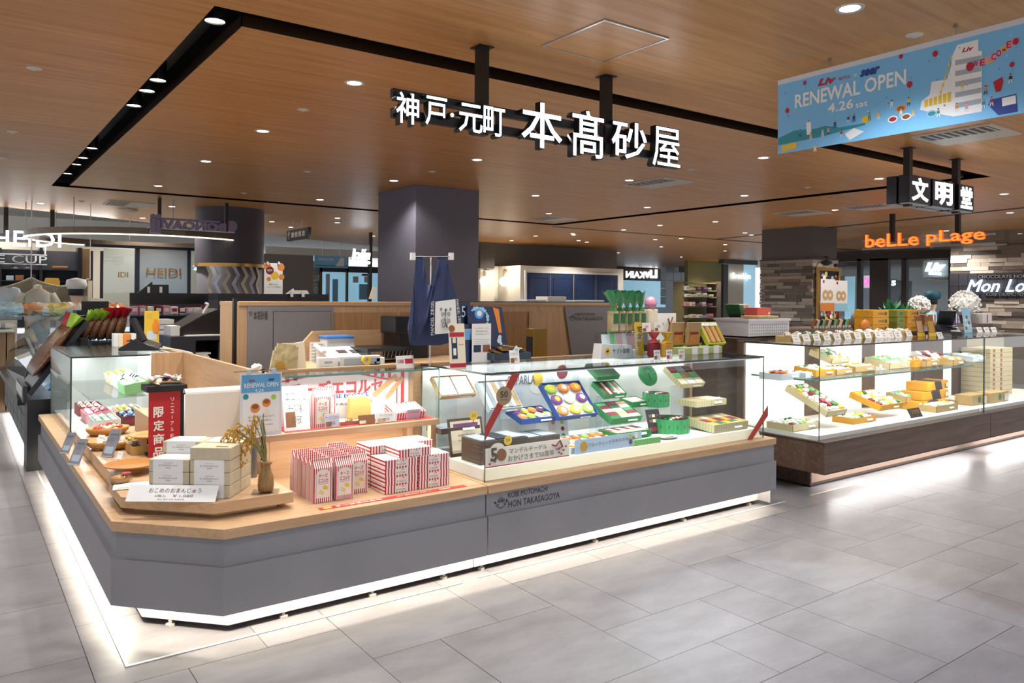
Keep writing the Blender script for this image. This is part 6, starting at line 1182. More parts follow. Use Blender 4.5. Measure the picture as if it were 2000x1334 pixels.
bpz = thing('brand_plate', 'black brand plate with gold kanji on the case floor', 'sign', at(1792, 815, 'z', ZK) + Vector((0, 0, .001)), rot=(-.5, 0, 0)); MB().box(-.1, 0, 0, .1, .006, .085).build('plate', M_NB, bpz); text('文明堂', .13, .04, M_BRASS, bpz, (0, -.001, .05), depth=.003, bold=.02); MB().box(-.1, 0, 0, .1, .05, .005).build('foot', M_NB, bpz)
for i in range(4):
    p = at(1722 + i * 12, 722 - i, 'z', ZS); small_card('tiny white card, number %d of the row on the glass shelf' % (i + 1), 0, 0, 0, .04, .045, [], loc=(p.x, p.y, ZS + .001), group='tiny cards on the glass shelf', photo='orange')

# ------------------------------------------------------------------ goods on top of the brown case
ZT2 = DZ + .0005
bsk = thing('plastic_basket', 'white plastic basket on the dark cabinet corner', 'basket'); p0, p1 = at(1462, 664, 'y', 4.1), at(1541, 664, 'y', 4.1); k = MB(); a0, a1 = p0.x, p1.x; h = .18
w_ = a1 - a0
def ringbox(k, x0, y0, x1, y1, z0, z1, t=.006, m=0): k.box(x0, y0, z0, x1, y0 + t, z1, m); k.box(x0, y1 - t, z0, x1, y1, z1, m); k.box(x0, y0 + t, z0, x0 + t, y1 - t, z1, m); k.box(x1 - t, y0 + t, z0, x1, y1 - t, z1, m)
ringbox(k, a0, 4.1, a1, 4.45, DZ + .021, DZ + h - .02); k.box(a0, 4.1, DZ + .021, a1, 4.45, DZ + .03); k.build('body', mat('basket_white', '#d9d9e0', .35), bsk); k = MB(); ringbox(k, a0 - .012, 4.088, a1 + .012, 4.462, DZ + h - .02, DZ + h, .02); k.build('rim', MATS['basket_white'], bsk)
k = MB()
for i in range(18):
    for j in range(4): k.box(a0 + .02 + i * w_ / 19, 4.098, DZ + .045 + j * .025, a0 + .032 + i * w_ / 19, 4.1, DZ + .06 + j * .025)
e = k.build('slots', C['grey'], bsk); e['kind'] = 'stuff'
TOPC = ['tan', 'dgreen', 'dgreen', 'yellow', 'maroon', 'cream', 'tan', 'pale', 'white', 'orange', 'white', 'tan']
for i in range(12):
    px = 1556 + i * 20; p = at(px, 668 - i * 1.0, 'z', DZ)
    t = thing('sweet_tray', 'small kraft tray of sweets, number %d from the left on the brown case top' % (i + 1), 'tray', (p.x, p.y + .02, ZT2), 0, 'kraft trays on the brown case'); MB().box(-.06, 0, 0, .06, .14, .045).build('tray', M_KRB, t, bev=.002); r = random.Random(i)
    for j in range(5): MB().ball((0, 0, 0), .03, .026, .018, n=6, k=3).build('sweet_pack', C[TOPC[i]] if j % 3 else C['white'], t, (-.04 + .02 * j, .03 + .02 * (j % 4), .055 + .006 * (j % 2)), (r.uniform(-.4, .4), r.uniform(-.4, .4), r.uniform(0, 3)))
    c_ = MB().box(-.04, -.002, 0, .035, 0, .065).build('price_card', M_PAPER, t, (-.005, -.03, 0), (-.45, 0, -.25)); text('文明堂', .04, .01, M_INKG, c_, (-.005, -.003, .05)); text('540', .03, .012, M_INKG, c_, (-.005, -.003, .025))
def pile(label, px, pz, y, w, d, h, m, n, yaw=0, pr=None, grp=None):
    p = at(px, pz, 'y', y)
    for i in range(n):
        t = thing('cake_box', label % (i + 1), 'box', (p.x + .004 * (i % 2), y, DZ + .021 + i * (h + .001)), yaw, grp); MB().box(0, 0, 0, w, d, h).build('carton', m, t, bev=.003)
        text('文明堂', w * .4, h * .35, M_EDGE, t, (w * .5, -.001, h * .5))
        if pr: MB().disc((w * .8, -.0012, h * .5), h * .28, 10).build('print', C[pr], t)
YT = 4.12
pile('yellow cake box, layer %d of the left yellow pile', 1705, 650, YT, .3, .2, .075, M_YB, 3, 0, 'dgreen', 'yellow cake boxes on the brown shop')
pile('green cake box, layer %d of the green pile', 1752, 648, YT - .01, .16, .2, .075, mat('olive_green_box', '#7f8a3c', .45), 3, 0, None, 'green cake boxes on the brown shop')
pile('golden cake box, layer %d of the right yellow pile', 1772, 646, YT - .02, .26, .2, .075, mat('gold_box', '#d99a17', .45), 3, 0, 'maroon', 'golden cake boxes on the brown shop')
for i, (px, cn, lab) in enumerate(((1800, 'brown', 'brown cake picture card, left of the pair on the case top'), (1822, 'gold', 'brown cake picture card, right of the pair on the case top'))):
    p = at(px, 657, 'z', DZ); t = thing('picture_card', lab, 'card', (p.x, p.y, ZT2), rot=(-.2, 0, -.1)); MB().box(-.06, 0, 0, .06, .002, .2).build('card', C['brown'], t); MB().box(-.045, -.001, .04, .045, 0, .15).build('cake_print', C['tan' if i == 0 else 'gold'], t); MB().box(-.06, -.001, 0, .06, 0, .035).build('yellow_band', C['yellow'], t); MB().box(-.05, 0, 0, .05, .06, .002).build('foot', C['brown'], t)
ph2 = dup(ph, at(1870, 652, 'z', DZ) + Vector((0, .12, .001)), .9, 'black desk phone on the brown case top')
for i, (px, lab) in enumerate(((1715, 'left'), (1728, 'second'), (1742, 'third'), (1755, 'right'), (1838, 'fifth'))):
    p = at(px, 660, 'z', DZ); small_card('white price card, %s of the loose row before the yellow boxes' % lab, 0, 0, 0, .07, .06, [('文明堂', .6), ('1,080', .4)], loc=(p.x, p.y, ZT2), yaw=-.25, tilt=-.45, group='loose price cards on the brown case')
bb_ = thing('picture_card', 'tall pale blue dessert card right of the phone on the brown case', 'card', at(1892, 650, 'z', DZ) + Vector((0, 0, .001)), rot=(-.15, 0, -.15)); MB().box(-.07, 0, 0, .07, .002, .27).build('card', C['lblue'], bb_)
for i in range(5): MB().disc((-.03 + .03 * (i % 3), -.001, .05 + .03 * i), .02, 10).build('dessert_print', C[('brown', 'cream')[i % 2]], bb_)
MB().box(-.07, 0, 0, .07, .06, .002).build('foot', C['lblue'], bb_)
for i in range(3): p = at(1915 + i * 14, 649, 'z', DZ); small_card('white price card, number %d of the row at the right edge of the case top' % (i + 1), 0, 0, 0, .075, .06, [('文明堂', .6)], loc=(p.x, p.y, ZT2), yaw=-.3, tilt=-.4, group='price cards at the right edge')
# poster pair hanging on a stand, snack rack and grey bags behind
pp = thing('poster_stand', 'stand with two white posters of ring cakes', 'poster'); YZ = 5.1
for i, (a, c_, col2) in enumerate(((1603, 1630, 'orange'), (1630, 1655, 'lblue'))):
    x0, z0, x1, z1 = rY(a, 545 if i == 0 else 548, c_, 608, YZ); s_ = MB().box(x0, YZ, z0, x1, YZ + .003, z1).build('poster', M_PAPER, pp); MB().box(x0, YZ - .001, z0, x1, YZ, z0 + (z1 - z0) * .26).build('colour_band', C[col2], pp)
    for j in (-1, 1): k = MB(); xc, zc = (x0 + x1) / 2 + j * (x1 - x0) * .17, z0 + (z1 - z0) * .5; k.disc((xc, YZ - .0015 - .0003 * j, zc), (x1 - x0) * .22, 16, 0); k.disc((xc, YZ - .0025, zc), (x1 - x0) * .08, 10, 1); k.build('ring_cake_print', [C['tan'], C['cream']], pp)
    MB().disc((x0 + (x1 - x0) * .2, YZ - .001, z1 - .03), .02, 10).build('badge', C['red'], pp)
xm = at(1630, 640, 'y', YZ).x; MB().box(xm - .008, YZ + .004, DZ + .02, xm + .008, YZ + .016, rY(1603, 545, 1655, 608, YZ)[3]).build('pole', M_STEEL, pp); MB().box(xm - .08, YZ - .06, DZ + .02, xm + .08, YZ + .08, DZ + .028).build('base', M_STEEL, pp)
tag(MB().box(5.4, 4.95, 0, 12.2, 5.5, DZ + .0195).build('rear_counter', M_WAL), 'dark walnut rear counter behind the brown shop case', 'counter')
for i in range(14):
    px = 1594 + i * 5.6; p = at(px, 634, 'y', 5.0); t = thing('snack_stick', 'dark striped snack pack, number %d of the row below the ring cake posters' % (i + 1), 'snack pack', (p.x, 5.02, DZ + .021), rot=(.15, .25, 0), group='snack packs below the ring cake posters'); MB().box(-.018, 0, 0, .018, .04, .1).build('pack', C[('brown', 'cream', 'black', 'lgreen')[i % 4]], t, bev=.006); MB().box(-.018, -.001, 0, .018, 0, .03).build('label', C['white'], t)
for i, (px, s, lab) in enumerate(((1672, 1, 'large grey printed bag leaning behind the sweets trays'), (1690, .8, 'grey printed bag with red dot right of the large one'), (1700, .7, 'white printed bag behind the yellow boxes'))):
    p = at(px, 655, 'y', 4.6); t = thing('snack_bag', lab, 'snack bag', (p.x, 4.6 + .08 * i, DZ + .021), rot=(.1, .15 * i, 0)); k = MB().ball((0, 0, .11 * s), .11 * s, .05, .12 * s, n=12, k=8); k.build('bag', mat('bag_grey_%d' % i, ('#8f8a84', '#a59f98', '#d8d2cc')[i], .35, bump=.6, nscale=18), t, smooth=True); MB().disc((.02, -.052, .12 * s), .02, 12).build('red_dot', C['red'], t)
og = thing('pastry_bag', 'clear bag of orange pastries beside the yellow boxes', 'bag', at(1690, 655, 'y', 4.05)); og.location.z = DZ + .021; MB().ball((0, 0, .07), .07, .04, .07, n=10, k=6).build('pastry', C['orange'], og, smooth=True); MB().lathe([(.075, .0), (.08, .07), (.02, .17), (.05, .22)], 12, cap=False, sy=.6).build('film', glass('film', (.95, .95, .95), 3), og)
# flowers
def bouquet(label, px, py, y, rr, h, cn, green, seed, pot='#2a2f55', zb=None):
    p = at(px, py, 'y', y); r = random.Random(seed); zb = zb or DZ + .021; t = thing('flower_pot', label, 'plant', (p.x, y, zb)); MB().lathe([(.05, 0), (.075, .12), (.07, .12), (.001, .11)], 14).build('pot', mat('pot_' + str(seed), pot, .4), t)
    for i in range(int(green)):
        a = r.uniform(0, 6.28); e_ = r.uniform(.2, 1.1); L = r.uniform(.6, 1.1) * h; d = Vector((math.cos(a) * math.sin(e_), math.sin(a) * math.sin(e_), math.cos(e_))); b = Vector((0, 0, .1)) + d * L * .35; tip = Vector((0, 0, .1)) + d * L; sd = d.cross(Vector((0, 0, 1))).normalized() * L * .13
        MB().add([tuple(b), tuple((b + tip) / 2 + sd), tuple(tip), tuple((b + tip) / 2 - sd)], [(0, 1, 2, 3)]).build('leaf', C[r.choice(['green', 'dgreen', 'green'])], t)
    if cn:
        k = MB()
        for i in range(260):
            a = r.uniform(0, 6.28); q = r.uniform(0, 1); th_ = math.acos(1 - 1.5 * q); c = Vector((math.cos(a) * math.sin(th_), math.sin(a) * math.sin(th_), math.cos(th_))) * rr * r.uniform(.85, 1.05) + Vector((0, 0, .12 + h * .55)); k.ball(tuple(c), .016, .016, .012, n=5, k=3)
        e = k.build('petals', C[cn], t); e['kind'] = 'stuff'; MB().ball((0, 0, .12 + h * .55), rr * .85, n=10, k=6).build('flower_head', C[cn], t, smooth=True)
bouquet('leafy green plant in a pot behind the yellow boxes', 1742, 612, 5.2, 0, .26, None, 46, 1, '#c9b9a0'); bouquet('white hydrangea left of the stone wall sign', 1795, 606, 5.2, .13, .25, 'white', 10, 2, '#d9d3ca'); bouquet('large white hydrangea in a blue pot right of the posters', 1884, 612, 5.15, .2, .27, 'white', 14, 3)
bouquet('small reddish plant between leaves and white hydrangea', 1772, 612, 5.25, .0, .2, None, 26, 4, '#cfc7bd')
for i, (px, py, w, h, cn, lab) in enumerate(((1720, 628, .35, .12, 'orange', 'orange box behind the yellow piles'), (1812, 632, .3, .14, 'brown', 'brown box right of the golden pile'), (1862, 640, .22, .16, 'navy', 'white and blue striped gift box beside the pale blue card'), (1925, 640, .3, .14, 'white', 'white and red striped gift box right of the pale blue card'), (1480, 640, .3, .02, 'tan', 'flat clear pack of sweets on the white basket'))):
    p = at(px, py, 'y', 4.96 if i != 4 else 4.2); z = DZ + .021 if i != 4 else DZ + .18; t = thing('gift_box', lab, 'box', (p.x, p.y if i == 4 else 5.0, z), 0, 'mixed boxes on the brown shop'); k = MB().box(0, 0, 0, w, .18, h); k.build('box', C[cn], t, bev=.003)
    for j in range(3): MB().box(w * (.15 + .3 * j), -.001, h * .1, w * (.25 + .3 * j), 0, h * .95).build('stripe', C[('white', 'red')[j % 2]] if i != 4 else C['lgreen'], t)
for i in range(3):
    p = at(1458 + i * 9, 640, 'y', 4.62); t = thing('menu_book', 'dark green menu board, number %d left of the red box' % (i + 1), 'menu', (p.x, 4.62, DZ + .0205), rot=(.0, -.42, 0), group='dark green menu boards'); MB().box(0, 0, 0, .012, .16, .3).build('cover', C['dgreen'] if i == 0 else C['cream'], t); MB().box(-.001, .02, .05, 0, .14, .2).build('print', C['black'], t)
rbx = thing('gift_box', 'flat red box on the white basket', 'box', at(1479, 640, 'y', 4.3)); rbx.location.z = DZ + .2005; MB().box(0, 0, 0, .2, .14, .07).build('carton', mat('coral', '#c95a50', .5), rbx, bev=.003); MB().box(.16, -.001, .01, .18, 0, .03).build('label', C['cream'], rbx)
# staff in the far dining shop: back of a person with dark cap and blue shirt
def person(label, loc, facing, shirt, hair, cap=None, h=1.62):
    t = thing('person', label, 'person', loc, facing); s = h / 1.62
    prof = [(.001, 0), (.1, .02), (.13, .1), (.15, .45), (.17, .72), (.165, .85), (.15, 1.0), (.19, 1.16), (.2, 1.28), (.15, 1.36), (.06, 1.4), (.052, 1.44), (.07, 1.47), (.092, 1.54), (.095, 1.6), (.075, 1.66), (.001, 1.69)]
    k = MB(); k.lathe([(r * s, z * s) for r, z in prof], 16, [2, 2, 2, 2, 2, 0, 0, 0, 0, 0, 1, 1, 1, 1, 1, 1, 1], sy=.68)
    for q in (-1, 1): k.tube([(q * .19 * s, 0, 1.28 * s), (q * .25 * s, -.03, 1.05 * s), (q * .2 * s, -.16, .98 * s)], .045 * s, 8, 0); k.ball((q * .19 * s, -.19, .98 * s), .04 * s, m=1)
    k.build('body', [shirt, C['skin'], C['black']], t, smooth=True); k = MB(); k.lathe([(.1 * s, 1.53 * s), (.103 * s, 1.6 * s), (.08 * s, 1.68 * s), (.001, 1.71 * s)], 14, c=(0, .01, 0), sy=.8); k.build('hair', hair, t, smooth=True)
    if cap: k = MB(); k.lathe([(.11 * s, 1.62 * s), (.135 * s, 1.68 * s), (.12 * s, 1.75 * s), (.001, 1.78 * s)], 16); k.build('cap', cap, t, smooth=True)
    return t
p = at(1822, 590, 'x', 13.0); person('person in a light blue shirt and dark cap behind the flowers', (13.0, p.y, 0), .6, C['lblue'], C['black'], C['dteal'], 1.52)
# ------------------------------------------------------------------ things on top of the long case
ZG = ZT + .0008
M_NAVYC = mat('navy_cloth', '#1e2c52', .6, bump=.4, nscale=9, noise=.1)
bag = thing('shopping_bag', 'navy shopping bag with white scroll print hanging on a clip stand', 'bag'); YB = 3.93
def bz(px, py, Y=3.93): p = at(px, py, 'y', Y); return (p.x, p.z)
out = [(798, 650), (801, 673), (812, 675), (860, 674), (884, 668), (897, 640), (893, 590), (883, 548), (871, 500), (856, 500), (858, 535), (853, 556), (844, 564), (834, 556), (826, 535), (825, 500), (813, 500), (810, 548), (803, 600)]
k = MB(); P2 = [bz(*q) for q in out]; n = len(P2); cx_ = sum(a for a, b in P2) / n
def bulge(x, z): return .006 + .055 * max(0, 1 - abs(x - cx_) / .2) * max(0, min(1, (1.5 - z) / .25)) + .006 * math.sin(x * 60) + .005 * math.sin(z * 45 + x * 20)
bmx = bmesh.new(); vs_ = [bmx.verts.new((a, 0, b)) for a, b in P2]; bmx.faces.new(vs_); bmesh.ops.triangulate(bmx, faces=bmx.faces[:]); bmesh.ops.subdivide_edges(bmx, edges=bmx.edges[:], cuts=3, use_grid_fill=True)
bmx.verts.index_update(); V = [(v.co.x, v.co.z) for v in bmx.verts]; Fc = [[v.index for v in f.verts] for f in bmx.faces]; edge = {v.index for v in bmx.verts if v.is_boundary}; bmx.free()
k.add([(a, -(0 if i in edge else bulge(a, b)), b) for i, (a, b) in enumerate(V)], Fc); k.add([(a, (0 if i in edge else bulge(a, b)) + .001, b) for i, (a, b) in enumerate(V)], [f[::-1] for f in Fc]); k.build('cloth', M_NAVYC, bag, (0, YB, 0), smooth=True)
pa_, pb_ = bz(836, 652), bz(878, 590); yb = -.078
k = MB(); k.poly([(bz(836, 652)[0], yb, bz(836, 652)[1]), (bz(880, 648)[0], yb, bz(880, 648)[1]), (bz(876, 584)[0], yb, bz(876, 584)[1]), (bz(837, 589)[0], yb, bz(837, 589)[1])]); k.build('white_print', M_PAPER, bag, (0, YB, 0))
k = MB(); cx2, cz2 = bz(857, 622)
def swirl(k, cx, cz, r0, a0, turns, dirn, y):
    pts = []
    for i in range(15): f = i / 14; a = a0 + dirn * f * turns * 2 * PI; r = r0 * (1 - .8 * f); pts.append((cx + r * math.cos(a), y, cz + r * math.sin(a)))
    for (a, b) in zip(pts, pts[1:]): k.cyl(a, b, .0013, 4)
for dx, dz, r0, a0, dr in ((-.02, .025, .014, 0, 1), (.02, .025, .014, PI, -1), (-.022, -.01, .016, 1, -1), (.022, -.008, .016, 2, 1), (-.012, -.04, .018, 0, 1), (.014, -.042, .018, PI, -1), (0, .05, .01, 0, 1), (-.03, .055, .009, 1, 1), (.03, .055, .009, 2, -1)): swirl(k, cx2 + dx, cz2 + dz, r0, a0, 1.2, dr, yb - .001)
k.tube([(cx2, yb - .001, cz2 + .06), (cx2 - .004, yb - .001, cz2), (cx2 + .006, yb - .001, cz2 - .05)], .002, 5); k.build('scroll_print', M_NAVYC, bag, (0, YB, 0))
text('MANDEL ZIEGEL', .2, .02, M_PAPER, bag, (bz(831, 620)[0], YB + yb - .002, bz(831, 620)[1]), (PI / 2, -PI / 2, 0)); text('MANDEL ZIEGEL', .17, .017, M_PAPER, bag, (bz(886, 612)[0], YB + yb + .02, bz(886, 612)[1]), (PI / 2, PI / 2 - .15, 0))
hs = thing('bag_stand', 'thin metal clip stand holding the navy bag', 'stand'); a, b = bz(806, 501), bz(881, 501); k = MB(); k.cyl((a[0] - .01, YB, a[1]), (b[0] + .01, YB, b[1]), .003, 6); k.build('rod', M_STEEL, hs)
for q in (a, b): MB().box(q[0] - .012, YB - .012, q[1] - .02, q[0] + .012, YB + .012, q[1] + .022).build('clip', M_WPL, hs)
xm = bz(843, 560)[0]; MB().cyl((xm, YB + .012, ZG + .006), (xm, YB + .012, a[1]), .004, 8).build('pole', M_WPL, hs); MB().box(xm - .06, YB - .04, ZG, xm + .06, YB + .08, ZG + .006).build('base', M_ACRY, hs)
t = thing('table_sign', 'narrow folded sign with small navy bag picture on the glass top', 'sign', at(895, 722, 'z', ZT) + Vector((0, 0, .001)), rot=(-.12, 0, -.12)); MB().box(-.05, 0, 0, .05, .002, .26).build('sheet', C['cream'], t); MB().box(-.05, -.001, .012, .05, 0, .035).build('red_foot', C['red'], t); MB().box(-.045, -.001, .185, .045, 0, .21).build('red_ribbon', C['red'], t); k = MB(); k.box(-.035, -.001, .06, .0, 0, .15); k.box(-.035, -.001, .15, -.028, 0, .18); k.box(-.007, -.001, .15, 0, 0, .18); k.build('bag_picture', M_NAVYC, t); MB().box(-.026, -.0016, .08, -.008, -.001, .12).build('print', M_PAPER, t); MB().disc((-.03, -.001, .232), .02, 12).build('biscuit_picture', C['brown'], t); text('本髙砂屋', .03, .008, M_INKG, t, (.025, -.001, .14)); MB().box(-.045, .002, 0, .045, .09, .002).build('foot', C['cream'], t)
# anniversary boards: dark blue picture with light burst, cards
M_SKYB = mat('deep_blue', '#16244a', .35); M_BURST = mat('burst_blue', '#5fa8e6', .4)
an = thing('picture_board', 'dark blue picture board with bright burst and orange arc', 'picture', (0, 0, 0)); YA = 4.08
def az(px, py): p = at(px, py, 'y', YA); return (p.x, p.z)
k = MB().slab([az(*q) for q in ((916, 690), (994, 690), (980, 600), (913, 597))], .012); k.build('board', M_SKYB, an, (0, YA, 0))
c0 = az(936, 612); 
for r_, m_ in ((.05, C['navy']), (.034, M_BURST), (.018, C['white'])): MB().disc((c0[0], YA - .001 - (.05 - r_) * .03, c0[1]), r_, 24).build('burst', m_, an)
k = MB(); prev = None
for i in range(10): a = -.3 + i * .28; x, z = c0[0] + .075 * math.cos(a) - .01, c0[1] - .04 + .075 * math.sin(a); k.disc((x, YA - .002 - i * .0001, z), .008 + .003 * (i % 3), 8)
k.build('spray_print', C['lblue'], an); k = MB()
A = [az(*q) for q in ((962, 600), (974, 604), (980, 650), (974, 650), (968, 622))]; k.poly([(a, YA - .0015, b) for a, b in A]); k.build('orange_arc', C['orange'], an); f0 = az(976, 665); k = MB(); k.disc((f0[0], YA - .0016, f0[1] + .022), .014, 12); k.disc((f0[0] - .004, YA - .0018, f0[1]), .018, 12); k.disc((f0[0] + .01, YA - .002, f0[1] - .02), .01, 10); k.build('small_figure_print', C['pale'], an)
MB().box(az(930, 690)[0], YA + .012, ZG, az(980, 690)[0], YA + .05, ZG + .012).build('foot', M_SKYB, an)
for lab, box, m_, y_ in (('tall navy anniversary board with pale fifty', (892, 590, 918, 690), M_SKYB, 4.11), ('navy card with framed picture beside the anniversary board', (900, 633, 927, 692), mat('navy_card', '#1b2b5c', .4), 4.06), ('white text card with two small pictures on the riser', (922, 632, 959, 692), M_PAPER, 4.04)):
    x0, z0, x1, z1 = rY(*box, y_); t = thing('display_card', lab, 'card'); MB().box(x0, y_, ZG, x1, y_ + .003, z1).build('card', m_, t)
    if 'fifty' in lab: text('50', (x1 - x0) * .7, .07, C['pale'], t, ((x0 + x1) / 2 + .02, y_ - .001, z1 - .06))
    elif 'framed' in lab: MB().box(x0 + .02, y_ - .001, z0 + .09, x1 - .02, y_, z1 - .03).build('frame_print', C['tan'], t); MB().box(x0 + .026, y_ - .002, z0 + .096, x1 - .026, y_ - .001, z1 - .036).build('picture', M_BURST, t)
    else:
        for i, s in enumerate(('マンデルチーゲル', '発売記念', 'つぎの旅をさがす')): text(s, (x1 - x0) * (.75 - .12 * (i == 1)), .009, M_INKG, t, ((x0 + x1) / 2, y_ - .001, z1 - .03 - i * .018))
        for i in range(4): MB().box(x0 + .015, y_ - .0008, z1 - .1 - i * .012, x1 - .015 - .01 * (i % 2), y_, z1 - .098 - i * .012).build('text_line', C['grey'], t)
        for i in (0, 1): MB().box(x0 + .012 + i * (x1 - x0) * .48, y_ - .001, z0 + .015, x0 + .012 + i * (x1 - x0) * .48 + (x1 - x0) * .38, y_, z0 + .06).build('small_picture', (M_SKYB, C['brown'])[i], t)
    MB().box(x0, y_ + .003, ZG, x1, y_ + .03, ZG + .004).build('foot', m_, t)
x0, z0, x1, z1 = rY(962, 676, 1034, 694, 3.98); gb = thing('sweet_box', 'dark teal box heaped with gold wrapped biscuits on the glass top', 'box', (x0, 3.96, ZG + .012)); W = x1 - x0
MB().box(0, 0, 0, W, .16, .045).build('box', mat('dark_teal', '#26374a', .4), gb, bev=.003); MB().box(.02, .03, -.012, W - .02, .13, 0).build('riser', M_ACRY, gb)
for i in range(9): MB().box(-.03, -.045, 0, .03, .045, .01).build('gold_pack', (M_BRASS, C['black'])[i % 2], gb, (.04 + (i % 5) * W / 5.6, .05 + (i % 3) * .035, .05 + .004 * i * .6), (.15, .2 - .08 * (i % 4), .5 * (i % 3)), bev=.003)
pcd = small_card('white price card with diamond tag on the case top edge', 0, 0, 0, .075, .085, [('マンデルチーゲル', .8), ('1,080', .5)], loc=at(1006, 711, 'z', ZT) + Vector((0, 0, .001)), photo='brown', tilt=-.15); MB().poly([(.02, -.0006, .062), (.045, -.0006, .088), (.02, -.0006, .114), (-.005, -.0006, .088)]).build('diamond_tag', C['pale'], pcd); text('16', .02, .016, M_INKG, pcd, (.02, -.0012, .088))
t = thing('gift_box', 'dark gold gift box standing behind the oak board', 'box', at(1042, 690, 'y', 4.6)); t.location.z = .9005; MB().box(0, 0, 0, .13, .1, .36).build('carton', mat('old_gold', '#8a6f2e', .4, .3), t, bev=.004); MB().box(-.001, .01, .02, 0, .09, .3).build('dark_side', C['black'], t)
# delivery leaflet box
yt = thing('leaflet_box', 'white delivery leaflet box with yellow vertical sign', 'leaflet box', at(1219, 699, 'z', ZT) + Vector((-.03, .0, .001)), -.05)
MB().slab([(-.18, 0), (.12, 0), (.1, .085), (-.165, .1)], .09).build('box', M_WPL, yt); MB().disc((-.12, -.0012, .05), .025, 18).build('yellow_badge', C['yellow'], yt); k = MB(); k.poly([(-.135, -.002, .045), (-.12, -.002, .04), (-.108, -.002, .05), (-.112, -.002, .06), (-.125, -.002, .056)]); k.build('badge_mark', C['black'], yt); text('ヤマト運輸', .15, .034, C['black'], yt, (.0, -.0012, .048), bold=.02)
k = MB().slab([(-.03, -.02), (.05, -.02), (.03, .2), (.02, .215), (-.035, .215), (-.045, .2)], .003); k.build('yellow_sign', C['yellow'], yt, (.16, -.004, .03)); 
for i, c_ in enumerate('宅急便'): text(c_, .045, .042, C['black'], yt, (.16 + .002, -.006, .195 - i * .05), bold=.02)
MB().box(.105, -.003, 0, .21, .08, .05).build('sign_foot', M_WPL, yt); MB().disc((.15, -.0045, .025), .012, 12).build('yellow_badge', C['yellow'], yt)
for i, (x, cn, lab) in enumerate(((-.13, 'pale', 'pale green'), (-.06, 'lgreen', 'green'), (.0, 'pink', 'pink'), (.05, 'white', 'white'))):
    tag(MB().box(0, 0, 0, .075, .006, .17 - .02 * (i == 0)).build('leaflet', C[cn], None, yt.matrix_basis @ Vector((x, .03 + .012 * i, .012)), (-.15, 0, 0)), '%s leaflet standing in the white delivery box' % lab, 'leaflet', 'leaflets in the delivery box')
# clear stepped rack with green topped pouches
XR = at(1206, 700, 'y', 3.82).x; rk = thing('stepped_rack', 'clear stepped rack carrying the green topped pouches', 'rack', (XR - .03, 3.72, ZG)); MB().box(0, .1, 0, .55, .103, .17).build('riser_pane', M_ACRY, rk); MB().box(0, .1, .17, .55, .3, .173).build('top_pane', M_ACRY, rk); MB().box(0, .02, 0, .55, .1, .002).build('floor_pane', M_ACRY, rk); MB().box(0, .297, 0, .55, .3, .17).build('rear_pane', M_ACRY, rk)
M_POUCH = mat('pouch_film', '#b9a878', .25, coat=.6, noise=.2, nscale=20); M_GFOIL = mat('green_film', '#3f9a62', .25, coat=.6)
for i in range(5):
    t = thing('pouch', 'cream pouch with gathered green film top, number %d from the left' % (i + 1), 'pouch', (XR + .03 + i * .075, 3.9 + .008 * i, ZG + .174), 0, 'green topped pouches'); k = MB(); k.box(-.032, -.03, 0, .032, .03, .15); k.build('pouch', M_POUCH, t, bev=.012); MB().box(-.022, -.032, .06, .022, -.03, .13).build('green_label', C['dgreen'], t)
    k = MB(); n_ = 12
    k.lathe([(.03, .148), (.012, .175), (.022, .2), (.05 + .008 * (i % 2), .27)], n_, cap=False); 
    for q in range(len(k.v) - n_, len(k.v)): x, y, z = k.v[q]; k.v[q] = (x * (1 + .25 * (q % 2)) - .035, y * (1 + .2 * (q % 2)), z + .012 * (q % 3))
    k.build('gathered_top', M_GFOIL, t)
t = thing('pouch', 'white pouch with gathered pink film top', 'pouch', (XR + .43, 3.93, ZG + .174)); MB().box(-.04, -.03, 0, .05, .03, .16).build('pouch', C['cream'], t, bev=.01); MB().ball((.0, 0, .2), .05, .04, .05, n=10, k=6).build('pink_top', mat('pink_film', '#e79ab4', .25, coat=.6), t, smooth=True)
for i, (px, lab) in enumerate(((1270, 'left'), (1296, 'right'))): small_card('white picture card, %s one before the green topped pouches' % lab, 0, 0, 0, .085, .065, [('540', .4)], loc=(XR + .27 + i * .12, 3.812, ZG + .174), photo='brown', tilt=-.05)
cw = thing('table_sign', 'wide white sign with twig picture behind the pouches', 'sign', (XR + .5, 4.02, ZG)); MB().box(0, 0, .1, .3, .004, .3).build('board', M_PAPER, cw); MB().box(.13, 0, 0, .17, .004, .1).build('leg', M_PAPER, cw); MB().box(.1, -.03, 0, .2, .04, .004).build('foot', M_PAPER, cw); text('Lang unie', .15, .03, M_INKG, cw, (.09, -.001, .22), shear=.3); k = MB(); k.tube([(.2, -.003, .14), (.26, -.003, .27)], .005, 6); k.tube([(.26, -.003, .15), (.21, -.003, .26)], .005, 6); k.build('twig_print', C['brown'], cw)
for i, (px, y, cn, fl, lab) in enumerate(((1228, 4.02, 'pink', 'red', 'pink boxed pouch with red film top behind the leaflets'), (1281, 0, 'maroon', 'red', 'red pouch in clear film right of the yellow sign'), (1306, 0, 'gold', 'yellow', 'gold pouch with yellow film top before the kraft pouches'))):
    p = at(px, 698, 'z', ZT); y = y or p.y + .02; t = thing('pouch', lab, 'pouch', (p.x if i else at(px, 690, 'y', 4.02).x, y, ZG + .0035)); MB().box(-.045, -.025, 0, .045, .025, .1 + .04 * (i == 0)).build('pouch', C[cn], t, bev=.01); k = MB(); k.lathe([(.04, .1 + .04 * (i == 0)), (.015, .125 + .04 * (i == 0)), (.045, .17 + .04 * (i == 0))], 10, cap=False); k.build('gathered_top', mat('film_' + fl, {'red': '#c03a3a', 'yellow': '#d9a92e'}[fl], .25, coat=.6), t)
